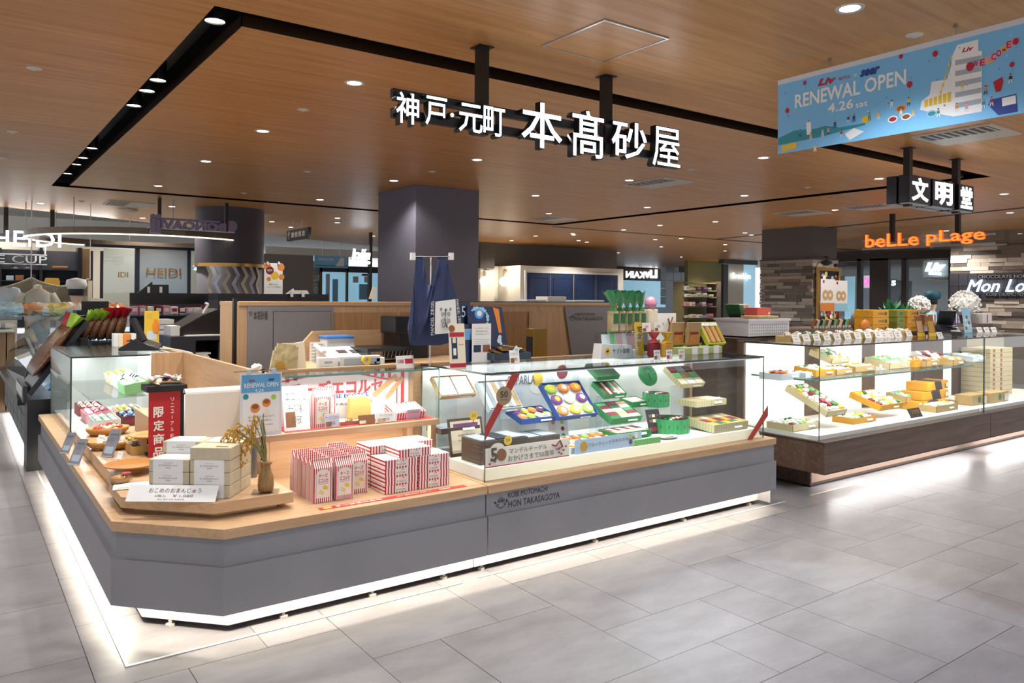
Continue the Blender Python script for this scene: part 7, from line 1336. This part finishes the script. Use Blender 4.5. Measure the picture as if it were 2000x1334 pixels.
for i, (px, lab) in enumerate(((1322, 'left kraft pouch with orange window'), (1345, 'right kraft pouch with orange window'))):
    p = at(px, 690 - 12 * i, 'z', ZT); t = thing('pouch', lab, 'pouch', (at(px, 680, 'y', 3.95).x, 3.95 - .04 * i, ZG + .051), rot=(.12, 0, 0)); k = MB(); k.slab([(-.07, 0), (.07, 0), (.073, .18), (-.073, .18)], .02); k.add([(-.07, 0, 0), (.07, 0, 0), (.07, -.03, .03), (-.07, -.03, .03)], [(0, 1, 2, 3)]); k.build('pouch', mat('kraft_paper', '#b39468', .6), t); MB().slab([(-.045, .025), (.045, .025), (.045, .12), (-.045, .12)], .002).build('window', mat('biscuit_orange', '#c9812e', .4, noise=.5, nscale=70), t, (0, -.004, 0)); MB().box(-.045, -.006, .09, .045, -.004, .11).build('dark_band', C['maroon'], t)
for i in range(3): small_card('price card, number %d in front of the small pouches' % (i + 1), 0, 0, 0, .06, .065, [('本髙砂屋', .7), ('432', .4)], loc=at(1284 + i * 24, 703 - i, 'z', ZT) + Vector((0, 0, .001)), photo=('brown', 'red', 'gold')[i], tilt=-.1, group='price cards on the case top')
ys = thing('stick_box', 'lime green box of long wrapped biscuit sticks', 'box', (at(1396, 672, 'y', 3.86).x, 3.86, ZG + .052), rot=(1.0, 0, 0)); MB().box(-.1, 0, 0, .1, .19, .015).build('tray', mat('lime_box', '#b5bf3c', .45), ys); k = MB(); ringbox(k, -.1, 0, .1, .19, .015, .035, .008); k.build('rim', MATS['lime_box'], ys)
for i in range(9): MB().cyl((-.08 + i * .02, .015, .03), (-.08 + i * .02, .17, .03), .008, 6).build('biscuit_stick', C[('tan', 'brown', 'gold')[i % 3]], ys); MB().box(-.087 + i * .02, .155, .034, -.073 + i * .02, .18, .04).build('white_tip', C['white'], ys)
yb2 = thing('price_block', 'pale green block with price cards under the lime box', 'stand', (at(1380, 690, 'y', 3.8).x, 3.8, ZG)); yb2.location.z = ZG; MB().box(-.25, 0, 0, .18, .22, .05).build('block', mat('pale_green', '#a9b878', .5), yb2, bev=.003)
for i in range(3): MB().box(-.16 + i * .12, -.002, .0, -.1 + i * .12, 0, .06).build('price_tag', M_PAPER, yb2)
# ------------------------------------------------------------------ staff desk things
fx_ = thing('fax_machine', 'grey white fax machine with keypad behind the oak board', 'fax machine', (2.12, 4.5, .9 + .22)); p = at(690, 700, 'y', 4.5)
fx_.location = (at(686, 690, 'y', 4.5).x, 4.5, 1.071); fx_.scale = (.8, .8, .62); k = MB(); k.add([(-.17, 0, 0), (.17, 0, 0), (.17, .3, 0), (-.17, .3, 0), (-.17, 0, .06), (.17, 0, .06), (.17, .3, .16), (-.17, .3, .16)], [(0, 1, 5, 4), (2, 3, 7, 6), (3, 0, 4, 7), (1, 2, 6, 5), (3, 2, 1, 0), (4, 5, 6, 7)]); k.build('body', M_WPL, fx_, bev=.01)
def tilt(x, y): return (x, y, .06 + y / 3 + .002)
k = MB(); k.add([tilt(-.05, .12), tilt(.03, .12), tilt(.03, .2), tilt(-.05, .2)], [(0, 1, 2, 3)]); k.build('screen', mat('lcd', '#5a4a4a', .3), fx_)
for i in range(4):
    for j in range(3): a = tilt(.07 + i * .022, .12 + j * .03); MB().box(a[0] - .008, a[1] - .01, a[2] - .004, a[0] + .008, a[1] + .01, a[2] + .004).build('key', C['black'], fx_)
k = MB(); k.cyl((-.19, .08, .12), (-.19, .26, .18), .022, 8); k.build('handset', M_WPL, fx_, bev=.003)
def desk_box(name, lab, cat, px, py0, py1, w, d, y, m, prints=()):
    x0 = at(px, py1, 'y', y).x; z0 = at(px, py1, 'y', y).z; z1 = at(px, py0, 'y', y).z; t = thing(name, lab, cat, (x0, y, z0)); MB().box(0, 0, 0, w, d, z1 - z0).build('body', m, t, bev=.003)
    for (a, b, c, d_, mm) in prints: MB().box(w * a, -.001, (z1 - z0) * b, w * c, 0, (z1 - z0) * d_).build('print', mm, t)
    return t
tag(MB().box(1.65, 4.3, .9, 3.2, 4.86, 1.07).build('desk_shelf', M_OAK), 'low oak shelf on the staff desk carrying the fax machine', 'shelf')
o = desk_box('carton', 'white carton under the fax machine with black sketch print', 'box', 664, 697, 718, .26, .04, 4.24, M_WPL, [(.1, .2, .9, .8, C['grey'])]); o.location = (at(640, 700, 'y', 4.25).x, 4.22, 1.071) if 0 else o.location
for lab, px, w, cn in (('left white carton beside the fax machine', 622, .12, 'white'), ('right white carton beside the tape roll', 722, .1, 'white')): desk_box('carton', lab, 'box', px, 699, 718, w, .04, 4.24, C[cn], [(.3, .4, .7, .6, C['grey'])])
tp = thing('tape_roll', 'yellow tape roll beside the fax machine', 'tape', at(713, 712, 'y', 4.22)); k = MB(); k.lathe([(.014, 0), (.026, 0), (.026, .02), (.014, .02), (.014, 0)], 18, cap=False); k.rot(0, Matrix.Translation((0, 0, .026)) @ Matrix.Rotation(PI / 2, 4, 'X')); k.build('roll', C['yellow'], tp)
sh_ = thing('price_sheet', 'upright price list sheet left of the fax machine', 'sheet'); pY('sheet', (605, 668, 634, 717), 4.75, .003, M_PAPER, sh_)
for i in range(7): pY('line', (608, 672 + i * 6, 631, 673.5 + i * 6), 4.749, .001, C['grey'], sh_)
bw = thing('tray', 'shallow blue tray on stacked boxes behind the fax machine', 'tray'); p0, p1 = at(634, 662, 'y', 4.78), at(689, 662, 'y', 4.78); MB().box(p0.x, 4.75, p0.z, p1.x, 4.9, p0.z + .02).build('tray', mat('blue_tray', '#3f78c0', .4), bw, bev=.008); MB().box(p0.x + .01, 4.76, 1.07, p1.x, 4.88, p0.z).build('stacked_box', M_WPL, bw); 
for i in range(9):
    p = at(529 + i * 8, 718, 'y', 4.3); t = thing('paper_bag', '%s paper bag, number %d from the left behind the oak board' % ('gold patterned' if i < 5 else 'pale striped', i + 1), 'paper bag', (p.x, 4.26 + .012 * i, .9), rot=(.0, .22 - .04 * i, .25), group='paper bags behind the oak board'); MB().box(-.06, 0, 0, .06, .01, .285 + .02 * (i % 3)).build('bag', (mat('gold_paper', '#c9b98a', .5, noise=.3, nscale=30) if i < 5 else C['cream']), t); MB().disc((0, -.001, .2), .035, 10).build('gold_print', C['gold'] if i < 5 else C['white'], t)
tag(crumple(MB().ball((0, 0, 0), .03, .03, .026, n=9, k=5), .014, 3).build('tissue', M_PAPER, None, at(500, 719, 'y', 4.35)), 'crumpled white tissue behind the poster clip', 'tissue')
pr_ = thing('printer', 'tall black printer behind the navy bag', 'printer'); x0, z0, x1, z1 = rY(778, 612, 812, 720, 4.7); MB().box(x0, 4.7, .9, x1 + .1, 4.92, z1 - .06).build('body', M_NB, pr_, bev=.006); MB().box(x0 - .03, 4.69, z1 - .14, x1 + .1, 4.92, z1 - .02).build('head', M_NB, pr_, bev=.01)
wr_ = thing('wire_shelf', 'black low wire shelf right of the fax machine', 'shelf'); x0, z0, x1, z1 = rY(718, 680, 800, 712, 4.45); MB().box(x0, 4.45, z1 - .02, x1, 4.8, z1).build('top', M_NB, wr_); k = MB()
for i in range(12): k.cyl((x0 + (x1 - x0) * i / 11, 4.45, z1 - .07), (x0 + (x1 - x0) * (i + .5) / 11, 4.45, z1 - .02), .002, 4)
k.cyl((x0, 4.45, z1 - .07), (x1, 4.45, z1 - .07), .003, 5); k.build('wire_front', M_STEEL, wr_)
for x in (x0, x1 - .02): MB().box(x, 4.45, .9, x + .02, 4.8, z1 - .02).build('leg', M_NB, wr_)
# ------------------------------------------------------------------ far left: clothing shop, ring lamp, signs
M_MUL = mat('mullion', '#232a33', .4, .3); M_FROST = mat('frosted_blue', '#7f97a8', .5, alpha=.55); M_SHOPB = mat('shop_back', '#3a3c44', .6)
struct(pY('wall_left_far', (-120, 478, 425, 640), 19, .2, M_CREAM)); struct(pY('wall_left_band', (-120, 425, 425, 480), 22, .2, M_WHITE))
wk = thing('clothes_shelving', 'dark wall shelving of the clothing shop at the far left', 'shelving'); YH = 16.6
pY('back', (-60, 488, 156, 640), YH, .05, M_SHOPB, wk)
for a, b in ((-2, 3), (77, 83), (151, 160)): pY('upright', (a, 484, b, 640), YH - .3, .3, M_NB, wk)
for y in (525, 548, 580): pY('shelf_board', (-60, y, 156, y + 1.5), YH - .35, .35, M_CHAR, wk)
pY('wood_panel', (160, 486, 176, 640), YH - .1, .1, wood('far_wood', '#9a7a55', '#7d5f3f', 'z'), wk)
for i, (a, b, c, d, cn, lab) in enumerate(((22, 516, 38, 525, 'black', 'round black hat on the far top shelf'), (47, 516, 62, 525, 'black', 'second black hat on the far top shelf'), (103, 520, 133, 525, 'brown', 'long brown box on the far top shelf'), (12, 538, 27, 548, 'grey', 'grey folded clothes on the far middle shelf'), (30, 537, 47, 548, 'brown', 'brown folded clothes on the far middle shelf'), (62, 536, 70, 548, 'black', 'black bag on the far middle shelf'))):
    x0, z0, x1, z1 = rY(a, b, c, d, YH - .3); k = MB(); k.lathe([(.5, 0), (.5, .15), (.3, .4), (.28, 1), (.001, 1)], 12, c=((x0 + x1) / 2, YH - .15, z0), sx=(x1 - x0), sy=.2) if i < 2 else k.box(x0, YH - .3, z0, x1, YH - .05, z1)
    if i < 2: k.v = [(x, y, z0 + (z - z0) * (z1 - z0)) for x, y, z in k.v]
    tag(k.build(('hat', 'hat', 'shelf_box', 'folded_clothes', 'folded_clothes', 'handbag')[i], C[cn], bev=.01), lab, ('hat', 'hat', 'box', 'clothes', 'clothes', 'bag')[i])
sw = thing('hanging_shirt', 'olive yellow shirt hanging in the far clothing shop', 'shirt'); x0, z0, x1, z1 = rY(87, 543, 117, 560, YH - .4); k = MB().slab([(x0, z0), (x1, z0), (x1, z0 + (z1 - z0) * .6), ((x0 + x1) / 2 + .1, z1), ((x0 + x1) / 2 - .1, z1), (x0, z0 + (z1 - z0) * .6)], .08); k.build('shirt', C['gold'], sw, (0, YH - .4, 0))
# glazed booth with gold letters
bo_ = thing('glass_booth', 'dark framed frosted glass booth with gold lettering', 'partition'); YV = 13.2
for a, b in ((176, 181), (196, 201), (264, 272), (366, 372)): pY('mullion', (a, 490 if a < 200 else 484, b, 752), YV, .08, M_MUL, bo_)
pY('top_rail', (166, 481, 424, 486), YV - .02, .12, M_MUL, bo_); pY('pane', (201, 486, 264, 752), YV + .03, .012, M_FGLASS, bo_); pY('pane', (272, 486, 366, 752), YV + .03, .012, M_FROST, bo_); pY('pane', (372, 486, 418, 752), YV + .03, .012, M_FGLASS, bo_)
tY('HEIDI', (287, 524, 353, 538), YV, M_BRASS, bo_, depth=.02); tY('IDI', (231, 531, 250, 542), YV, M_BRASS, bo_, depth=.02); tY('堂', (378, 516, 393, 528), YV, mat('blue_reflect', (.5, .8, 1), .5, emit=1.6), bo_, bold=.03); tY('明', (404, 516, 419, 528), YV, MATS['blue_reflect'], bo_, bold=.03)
# round pillar with folded wave panels
pp0 = at(456, 520, 'y', 11.9); rp = struct(MB().lathe([(.47, 0), (.47, 2.32)], 40, c=(pp0.x, 12.1, 0)).build('wall_round_pillar', mat('round_grey', '#6b6870', .5), smooth=True)); zc = at(456, 517, 'y', 11.7).z
MB().lathe([(.5, zc), (.5, HC)], 40, c=(pp0.x, 12.1, 0), cap=False).build('upper_shaft', mat('round_dark', '#454048', .5), rp, smooth=True); MB().lathe([(.505, zc - .03), (.505, zc + .02)], 40, c=(pp0.x, 12.1, 0), cap=False).build('brass_band', M_BRASS, rp, smooth=True)
for i in range(7):
    a0 = -PI / 2 - .9 + i * .27; k = MB()
    for j in range(6):
        z0_, z1_ = zc - .03 - j * .13, zc - .03 - (j + 1) * .13; s0, s1 = (.07 if j % 2 else -.07), (-.07 if j % 2 else .07); R_ = .485
        def pt(a, z): return (pp0.x + R_ * math.cos(a), 12.1 + R_ * math.sin(a), z)
        k.quad(pt(a0 + s0 - .06, z0_), pt(a0 + s0 + .06, z0_), pt(a0 + s1 + .06, z1_), pt(a0 + s1 - .06, z1_))
    k.build('wave_panel', (mat('wave_cream', '#b8ad98', .4), mat('wave_silver', '#a9a9b4', .3, .4))[i % 2], rp)
# ring lamp
c0 = at(235, 468, 'z', 2.32); c1 = at(290, 492, 'z', 2.32); cy = (c0.y + c1.y) / 2; R_ = 1.62; cxr = at(250, 478, 'z', 2.32).x + .1
rl = thing('ring_lamp', 'large hanging ring lamp with glowing lower edge at the far left', 'lamp', (cxr, 13.0, 2.3)); MB().lathe([(R_, 0), (R_ + .03, 0), (R_ + .03, .1), (R_, .1), (R_, 0)], 64, cap=False).build('ring_band', mat('ring_bronze', '#6b5d50', .35, .6), rl, smooth=False); MB().lathe([(R_ - .005, -.004), (R_ + .034, -.004), (R_ + .034, .012), (R_ - .005, .012), (R_ - .005, -.004)], 64, cap=False).build('light_strip', mat('ring_glow', (1, .86, .62), .5, emit=2.5), rl)
k = MB()
for i in range(8): a = 2 * PI * i / 8; k.cyl((R_ * math.cos(a), R_ * math.sin(a), .1), (R_ * math.cos(a), R_ * math.sin(a), .5 if R_ * math.sin(a) < -.4 else 1.05), .006, 5)
k.build('hanger', M_STEEL, rl)
area_light('cove_lamp', (.2, 16.2, 2.45), (PI, 0, 0), 4.5, .3, 170, NEUT, None, wk)  # added upward fill that brightens the raised white ceiling, without a fixture
# clothing shop sign
hd = thing('hanging_sign', 'white glowing serif letters on posts at the far left edge', 'sign'); YI = 13.9
for px in (12, 103): x = at(px, 440, 'y', YI).x; MB().box(x - .03, YI + .05, 2.3, x + .03, YI + .11, 2.8).build('post', M_POST, hd)
pY('support_bar', (-60, 457, 118, 462), YI + .06, .04, M_CHAR, hd); tY('HEIDI', (-18, 452, 119, 481), YI, M_SIGNW, hd, depth=.05)
ec = thing('hanging_sign', 'white thin framed letters under the glowing sign at the far left', 'sign'); pY('frame_top', (-60, 495, 92, 497), YI + .02, .02, M_WHITE, ec); pY('frame_bottom', (-60, 514, 92, 516), YI + .02, .02, M_WHITE, ec); pY('frame_link', (87, 483, 90, 497), YI + .02, .02, M_WHITE, ec); tY('THE CUP', (-60, 498, 92, 513), YI, M_WHITE, ec, depth=.02)
# back of a hanging sign
rv = thing('hanging_sign', 'back of a mauve metal letter sign hanging on two posts', 'sign', (0, 0, 0)); YV2 = 11.25; M_MAUVE = mat('mauve_metal', '#7b7088', .35, .5)
for px in (311, 442): x = at(px, 420, 'y', YV2).x; z = at(px, 453, 'y', YV2).z; MB().box(x - .022, YV2 - .03, z, x + .022, YV2 + .01, HC).build('post', M_POST, rv)
pY('lower_bar', (286, 448, 459, 450.5), YV2 - .02, .03, M_STEEL, rv); pY('upper_bar', (305, 428, 430, 432), YV2 - .01, .03, M_MAUVE, rv); tY('BONOAVI', (312, 433, 440, 450), YV2 + .01, M_MAUVE, rv, depth=.05, bold=.05, flip=True); tY('ii', (292, 418, 314, 456), YV2 + .01, M_MAUVE, rv, depth=.05, bold=.06); p = at(452, 442, 'y', YV2); MB().lathe([(.08, 0), (.08, .05), (.001, .05)], 18).build('end_disc', M_MAUVE, rv, (p.x, YV2 + .03, p.z), (PI / 2, 0, 0))
# direction sign
ds = thing('direction_sign', 'black hanging direction sign with arrow and white pictograms', 'sign'); XD = 4.77; y1, z0, y0, z1 = rX(560, 447, 602, 468, XD)
MB().box(XD, y0, z0, XD + .05, y1, z1).build('board', mat('sign_board', '#2b2724', .5), ds)
for q in (.35, .75): MB().cyl((XD + .025, y0 + (y1 - y0) * q, z1), (XD + .025, y0 + (y1 - y0) * q, HC), .008, 6).build('hanger', M_STEEL, ds)
text('↑', .12, .16, C['white'], ds, (XD - .002, y1 - .12, (z0 + z1) / 2), (PI / 2, 0, -PI / 2), bold=.02)
for i in range(4): q = y1 - .3 - i * .17; MB().box(XD - .002, q - .06, z0 + .05, XD, q + .06, z1 - .05).build('pictogram', C['white'], ds); MB().box(XD - .004, q - .02, z0 + .08, XD - .002, q + .02, z1 - .1).build('pictogram_mark', MATS['sign_board'], ds)
# middle distance: grey wall, poster, entrance glazing
struct(pY('wall_mid_grey', (500, 497, 612, 640), 17.5, .15, mat('mid_grey', '#6d6a66', .6))); struct(pY('wall_mid_upper', (520, 486, 760, 500), 19, .1, M_CREAM))
np_ = thing('poster_stand', 'white orange juice poster with red new badge beyond the cabinet', 'poster'); YN = 10.5; pY('sheet', (516, 514, 552, 600), YN, .01, M_PAPER, np_)
for px, py, r_, cn in ((522, 520, .05, 'orange'), (537, 538, .055, 'yellow'), (549, 522, .05, 'orange'), (525, 545, .03, 'orange'), (550, 541, .04, 'orange')): p = at(px, py, 'y', YN); MB().disc((p.x, YN - .001 - r_ * .01, p.z), r_, 16).build('orange_print', C[cn], np_)
p = at(527, 528, 'y', YN); MB().disc((p.x, YN - .003, p.z), .055, 18).build('red_badge', C['maroon'], np_); tY('NEW', (522, 526, 532, 530), YN - .003, C['white'], np_); tY('濃厚な甘み', (525, 554, 544, 557), YN, M_INKG, np_); tY('ジューシーな果汁感', (521, 559, 548, 562), YN, M_INKG, np_)
for px in (523, 545): pY('clip', (px - 2, 511, px + 2, 517), YN - .01, .02, M_WPL, np_)
MB().box(at(532, 590, 'y', YN).x, YN + .02, 0, at(535, 590, 'y', YN).x, YN + .05, 1.5).build('pole', M_STEEL, np_)
bk_ = thing('counter', 'long black counter ledge beyond the oak cabinet', 'counter'); pY('ledge', (425, 574, 642, 586), 9.0, .4, M_NB, bk_); x0, _, x1, z1 = rY(425, 586, 642, 600, 9.0); MB().box(x0, 9.0, 0, x1, 9.4, z1).build('body', M_CHAR, bk_)
wr2 = thing('paper_holder', 'white folded menu holder on the black ledge', 'menu'); k = MB().slab([tuple(at(*q, 'y', 8.98).xz) for q in ((558, 574), (604, 574), (600, 567), (575, 567), (573, 563))], .01); k.build('card', M_WHITE, wr2, (0, 8.98, 0))
for px in (571, 593): pY('clip', (px - 3, 569, px + 2, 580), 8.95, .02, M_WPL, wr2)
gl = thing('entrance_glazing', 'tall glazed entrance with pale blue daylight beyond', 'glazing'); YGZ = 21
pY('daylight', (625, 530, 745, 690), YGZ + .4, .05, M_BLUEG, gl)
for a, b in ((600, 604), (624, 629), (677, 680), (720, 726)): pY('frame', (a, 500, b, 690), YGZ, .1, mat('bronze_frame', '#6b6250', .4, .4), gl)
pY('pane', (604, 510, 624, 640), YGZ + .05, .02, mat('teal_pane', '#8aa09a', .3), gl); pY('transom', (625, 520, 745, 532), YGZ, .1, M_SHOPB, gl); tY('HELLO!', (604, 536, 624, 549), YGZ, C['white'], gl, bold=.03); tY('New', (609, 551, 620, 559), YGZ, C['white'], gl, shear=.3); tY('ME!', (608, 560, 621, 573), YGZ, C['white'], gl, bold=.03)
for a, b, c, d, cn in ((637, 535, 644, 600, 'white'), (690, 540, 700, 552, 'white'), (702, 555, 718, 585, 'lblue'), (712, 540, 722, 552, 'white'), (650, 545, 660, 640, 'lblue'), (708, 535, 722, 539, 'red')): pY('street_view_panel', (a, b, c, d), YGZ + .3, .05, C[cn], gl)
fb_ = thing('hanging_banner', 'small far blue banner hanging near the entrance', 'banner'); YFB = 18; pY('sheet', (614, 500, 680, 523), YFB, .02, mat('banner_blue', ''), fb_); tY('RENEWAL OPEN', (621, 504, 652, 509), YFB, C['white'], fb_, bold=.02); k = MB().slab([tuple(at(*q, 'y', YFB).xz) for q in ((655, 520), (672, 520), (672, 505), (666, 502), (662, 510))], .005); k.build('building_print', C['white'], fb_, (0, YFB - .006, 0)); pY('street_print', (616, 518, 678, 520), YFB - .003, .003, C['teal'], fb_)
for px in (630, 664): a = at(px, 500, 'y', YFB); MB().cyl((a.x, YFB, a.z), (a.x, YFB, 3.35), .008, 5).build('wire', M_STEEL, fb_)
nn = thing('neon_sign', 'white neon script left of the grey pillar', 'sign'); YNN = 14.5; tY('Bradifon', (687, 486, 722, 507), YNN, M_SIGNW, nn, shear=.4, depth=.03); tY('byron Sgam', (690, 508, 722, 518), YNN, M_SIGNW, nn, shear=.4, depth=.03); pY('frame', (723, 477, 727, 583), YNN, .05, M_POST, nn); pY('backing_bar', (685, 505, 727, 507), YNN + .03, .02, M_POST, nn); a = at(725, 477, 'y', YNN); MB().box(a.x - .03, YNN, a.z, a.x + .03, YNN + .05, HC).build('post', M_POST, nn)
tag(MB().slab([tuple(at(*q, 'y', 6.3).xz) for q in ((721, 584), (735, 584), (735, 561), (728, 561))], .01).build('white_card', M_WHITE, None, (0, 6.3, 0)), 'plain white card on the oak cabinet beside the pillar', 'card')
# hammock net, mannequin, shopper
nt_ = thing('hammock_net', 'beige knotted hammock net hanging in front of the clothing shop', 'hammock'); YHN = 12.6; k = MB()
TOP = [(-40, 600), (0, 562), (15, 560), (38, 553), (61, 543), (80, 552), (100, 557), (118, 560), (140, 557), (160, 549), (176, 545)]
def topy(px):
    for (a, b), (c, d) in zip(TOP, TOP[1:]):
        if a <= px <= c: return b + (d - b) * (px - a) / (c - a)
    return 560
pts = {}
for i in range(0, 46):
    px = -20 + i * 4.3; y0 = topy(px); col_ = []
    for j in range(0, 14): col_.append(at(px, y0 + j * 5.2, 'y', YHN + .25 * math.sin(j * .22)))
    pts[i] = col_
for i in range(45):
    for j in range(13):
        k.cyl(pts[i][j], pts[i + 1][j + 1], .009, 3); k.cyl(pts[i + 1][j], pts[i][j + 1], .009, 3)
for i in range(45): k.cyl(pts[i][0], pts[i + 1][0], .016, 5)
e = k.build('netting', mat('rope', '#b8ad96', .8), nt_); e['kind'] = 'stuff'
a = at(61, 543, 'y', YHN); MB().cyl((a.x, YHN, a.z), (a.x, YHN, 2.8), .008, 5).build('rope', M_WHITE, nt_); a = at(176, 545, 'y', YHN); pY('post', (172, 548, 180, 640), YHN, .08, C['cream'], nt_); MB().cyl((a.x, YHN, a.z), (a.x, YHN, 2.8), .006, 5).build('rope', M_WHITE, nt_)
mn = thing('mannequin', 'headless mannequin wearing a cream short sleeved shirt', 'mannequin'); x0, z0, x1, z1 = rY(55, 557, 92, 610, 12.2); cx_ = (x0 + x1) / 2; zt_ = z1; k = MB(); k.lathe([(.14, zt_ - .75), (.15, zt_ - .5), (.18, zt_ - .22), (.17, zt_ - .12), (.06, zt_ - .05), (.05, zt_ - .03)], 16, c=(cx_, 12.2, 0), sy=.65)
for q in (-1, 1): k.cyl((cx_ + q * .15, 12.2, zt_ - .12), (cx_ + q * .25, 12.18, zt_ - .34), .06, 10, r2=.075)
k.build('shirt', mat('cream_shirt', '#cfc8b8', .8), mn, smooth=True); MB().cyl((cx_, 12.2, 0), (cx_, 12.2, zt_ - .7), .03, 8).build('pole', M_STEEL, mn); MB().lathe([(.05, 0), (.05, .05), (.001, .06)], 12, c=(cx_, 12.2, zt_ - .05)).build('neck_cap', C['cream'], mn); MB().lathe([(.18, 0), (.18, .02)], 20, c=(cx_, 12.2, 0)).build('base', M_STEEL, mn)
p = at(132, 580, 'y', 12.9); person('shopper in white shirt and white cap with dark shoulder strap', (p.x, 11.9, 0), 2.6, mat('white_shirt', '#d9d6d2', .7), C['black'], C['white'], 1.56); 
tag(MB().tube([(p.x - .12, 11.72, 1.33), (p.x - .02, 11.70, 1.2), (p.x + .1, 11.72, 1.0)], .02, 6).build('shoulder_strap', C['black']), 'dark strap across the back of the shopper', 'strap')
tb_ = thing('display_table', 'pale round topped table with folded goods at the left edge', 'table'); x0, z0, x1, z1 = rY(-60, 645, 27, 650, 11.75); MB().box(x0, 11.65, z0, x1, 12.05, z1 + .01).build('top', M_CREAMW, tb_, bev=.02)
for px in (4, 20): x = at(px, 680, 'y', 11.75).x; MB().box(x - .05, 11.7, 0, x + .05, 11.8, z0).build('leg', MATS['far_wood'], tb_)
for i in range(4): x = at(-10 + i * 9, 640, 'y', 11.5).x; tag(MB().ball((0, 0, 0), .1, .12, .04, n=8, k=5).build('folded_goods', C['cream'] if i % 2 else C['grey'], None, (x, 11.85, z1 + .05), smooth=True), '%s bundle, number %d on the pale table' % ('cream' if i % 2 else 'grey', i + 1), 'bundle', 'bundles on the pale table')
for i in range(2): x = at(8 + i * 18, 600, 'y', 12.3).x; tag(MB().lathe([(.1, 0), (.11, .3), (.07, .42), (.001, .44)], 12, sy=.5).build('pale_cushion', C['pale'], None, (x, 12.3, 1.14), smooth=True), 'pale upright cushion, %s one before the net' % ('left', 'right')[i], 'cushion')
tag(MB().box(at(-5, 600, 'y', 12.3).x, 12.1, .0, at(32, 600, 'y', 12.3).x, 12.5, 1.14).build('cushion_plinth', M_CREAMW), 'pale plinth under the upright cushions', 'plinth')
# remaining ceiling downlights of the hall, so the far rooms are lit as in the photo
for x in (10.2, 12.6, 15, 17.4): 
    for y in (2.4, 4.9, 6.9, 9.6, 12): downlight(x, y, 1, 'small round recessed downlight of the far right hall')
for x in (2.6, 5.2, 7.8, 10.4): 
    for y in (12.2, 14.4): downlight(x, y, 1, 'small round recessed downlight of the rear hall')
for x, y in ((12, 13.6), (14.5, 13.6), (17, 13.6), (12, 16.8), (15.5, 16.2), (18.5, 16.5), (14.5, 19.5), (18, 20), (20.5, 13), (21, 17)): downlight(x, y, 1, 'tiny round downlight at the far end of the hall')
for x, y in ((-.6, 12.4), (-.5, 15.5), (1.5, 16.5), (3.5, 18), (.4, 18.5)):
    t = thing('downlight', 'small round downlight in the raised white ceiling', 'downlight', (x, y, 3.349), 0, 'downlights of the raised ceiling'); link('trim_ring', dl_ring, t); link('lens', dl_w, t); spot_light('downlight_lamp', (0, 0, -.01), (0, 0, 0), 170, 2.5, NEUT, .05, .6, t)
# ------------------------------------------------------------------ ordinals in labels, then lettering
import re
ORDN = 'first second third fourth fifth sixth seventh eighth ninth tenth eleventh twelfth thirteenth fourteenth fifteenth'.split()
for o in bpy.data.objects:
    l = o.get('label')
    if l:
        l = re.sub(r'layer (\d+)', lambda m: ORDN[int(m[1]) - 1] + ' layer', l); l = re.sub(r'number (\d+)', lambda m: ORDN[int(m[1]) - 1], l); o['label'] = l
finish_texts()
for m in bpy.data.materials:                  # small glowing faces need no light sampling of their own; the lamps beside them light the room
    if m.name != 'light_panel': m.cycles.emission_sampling = 'NONE'
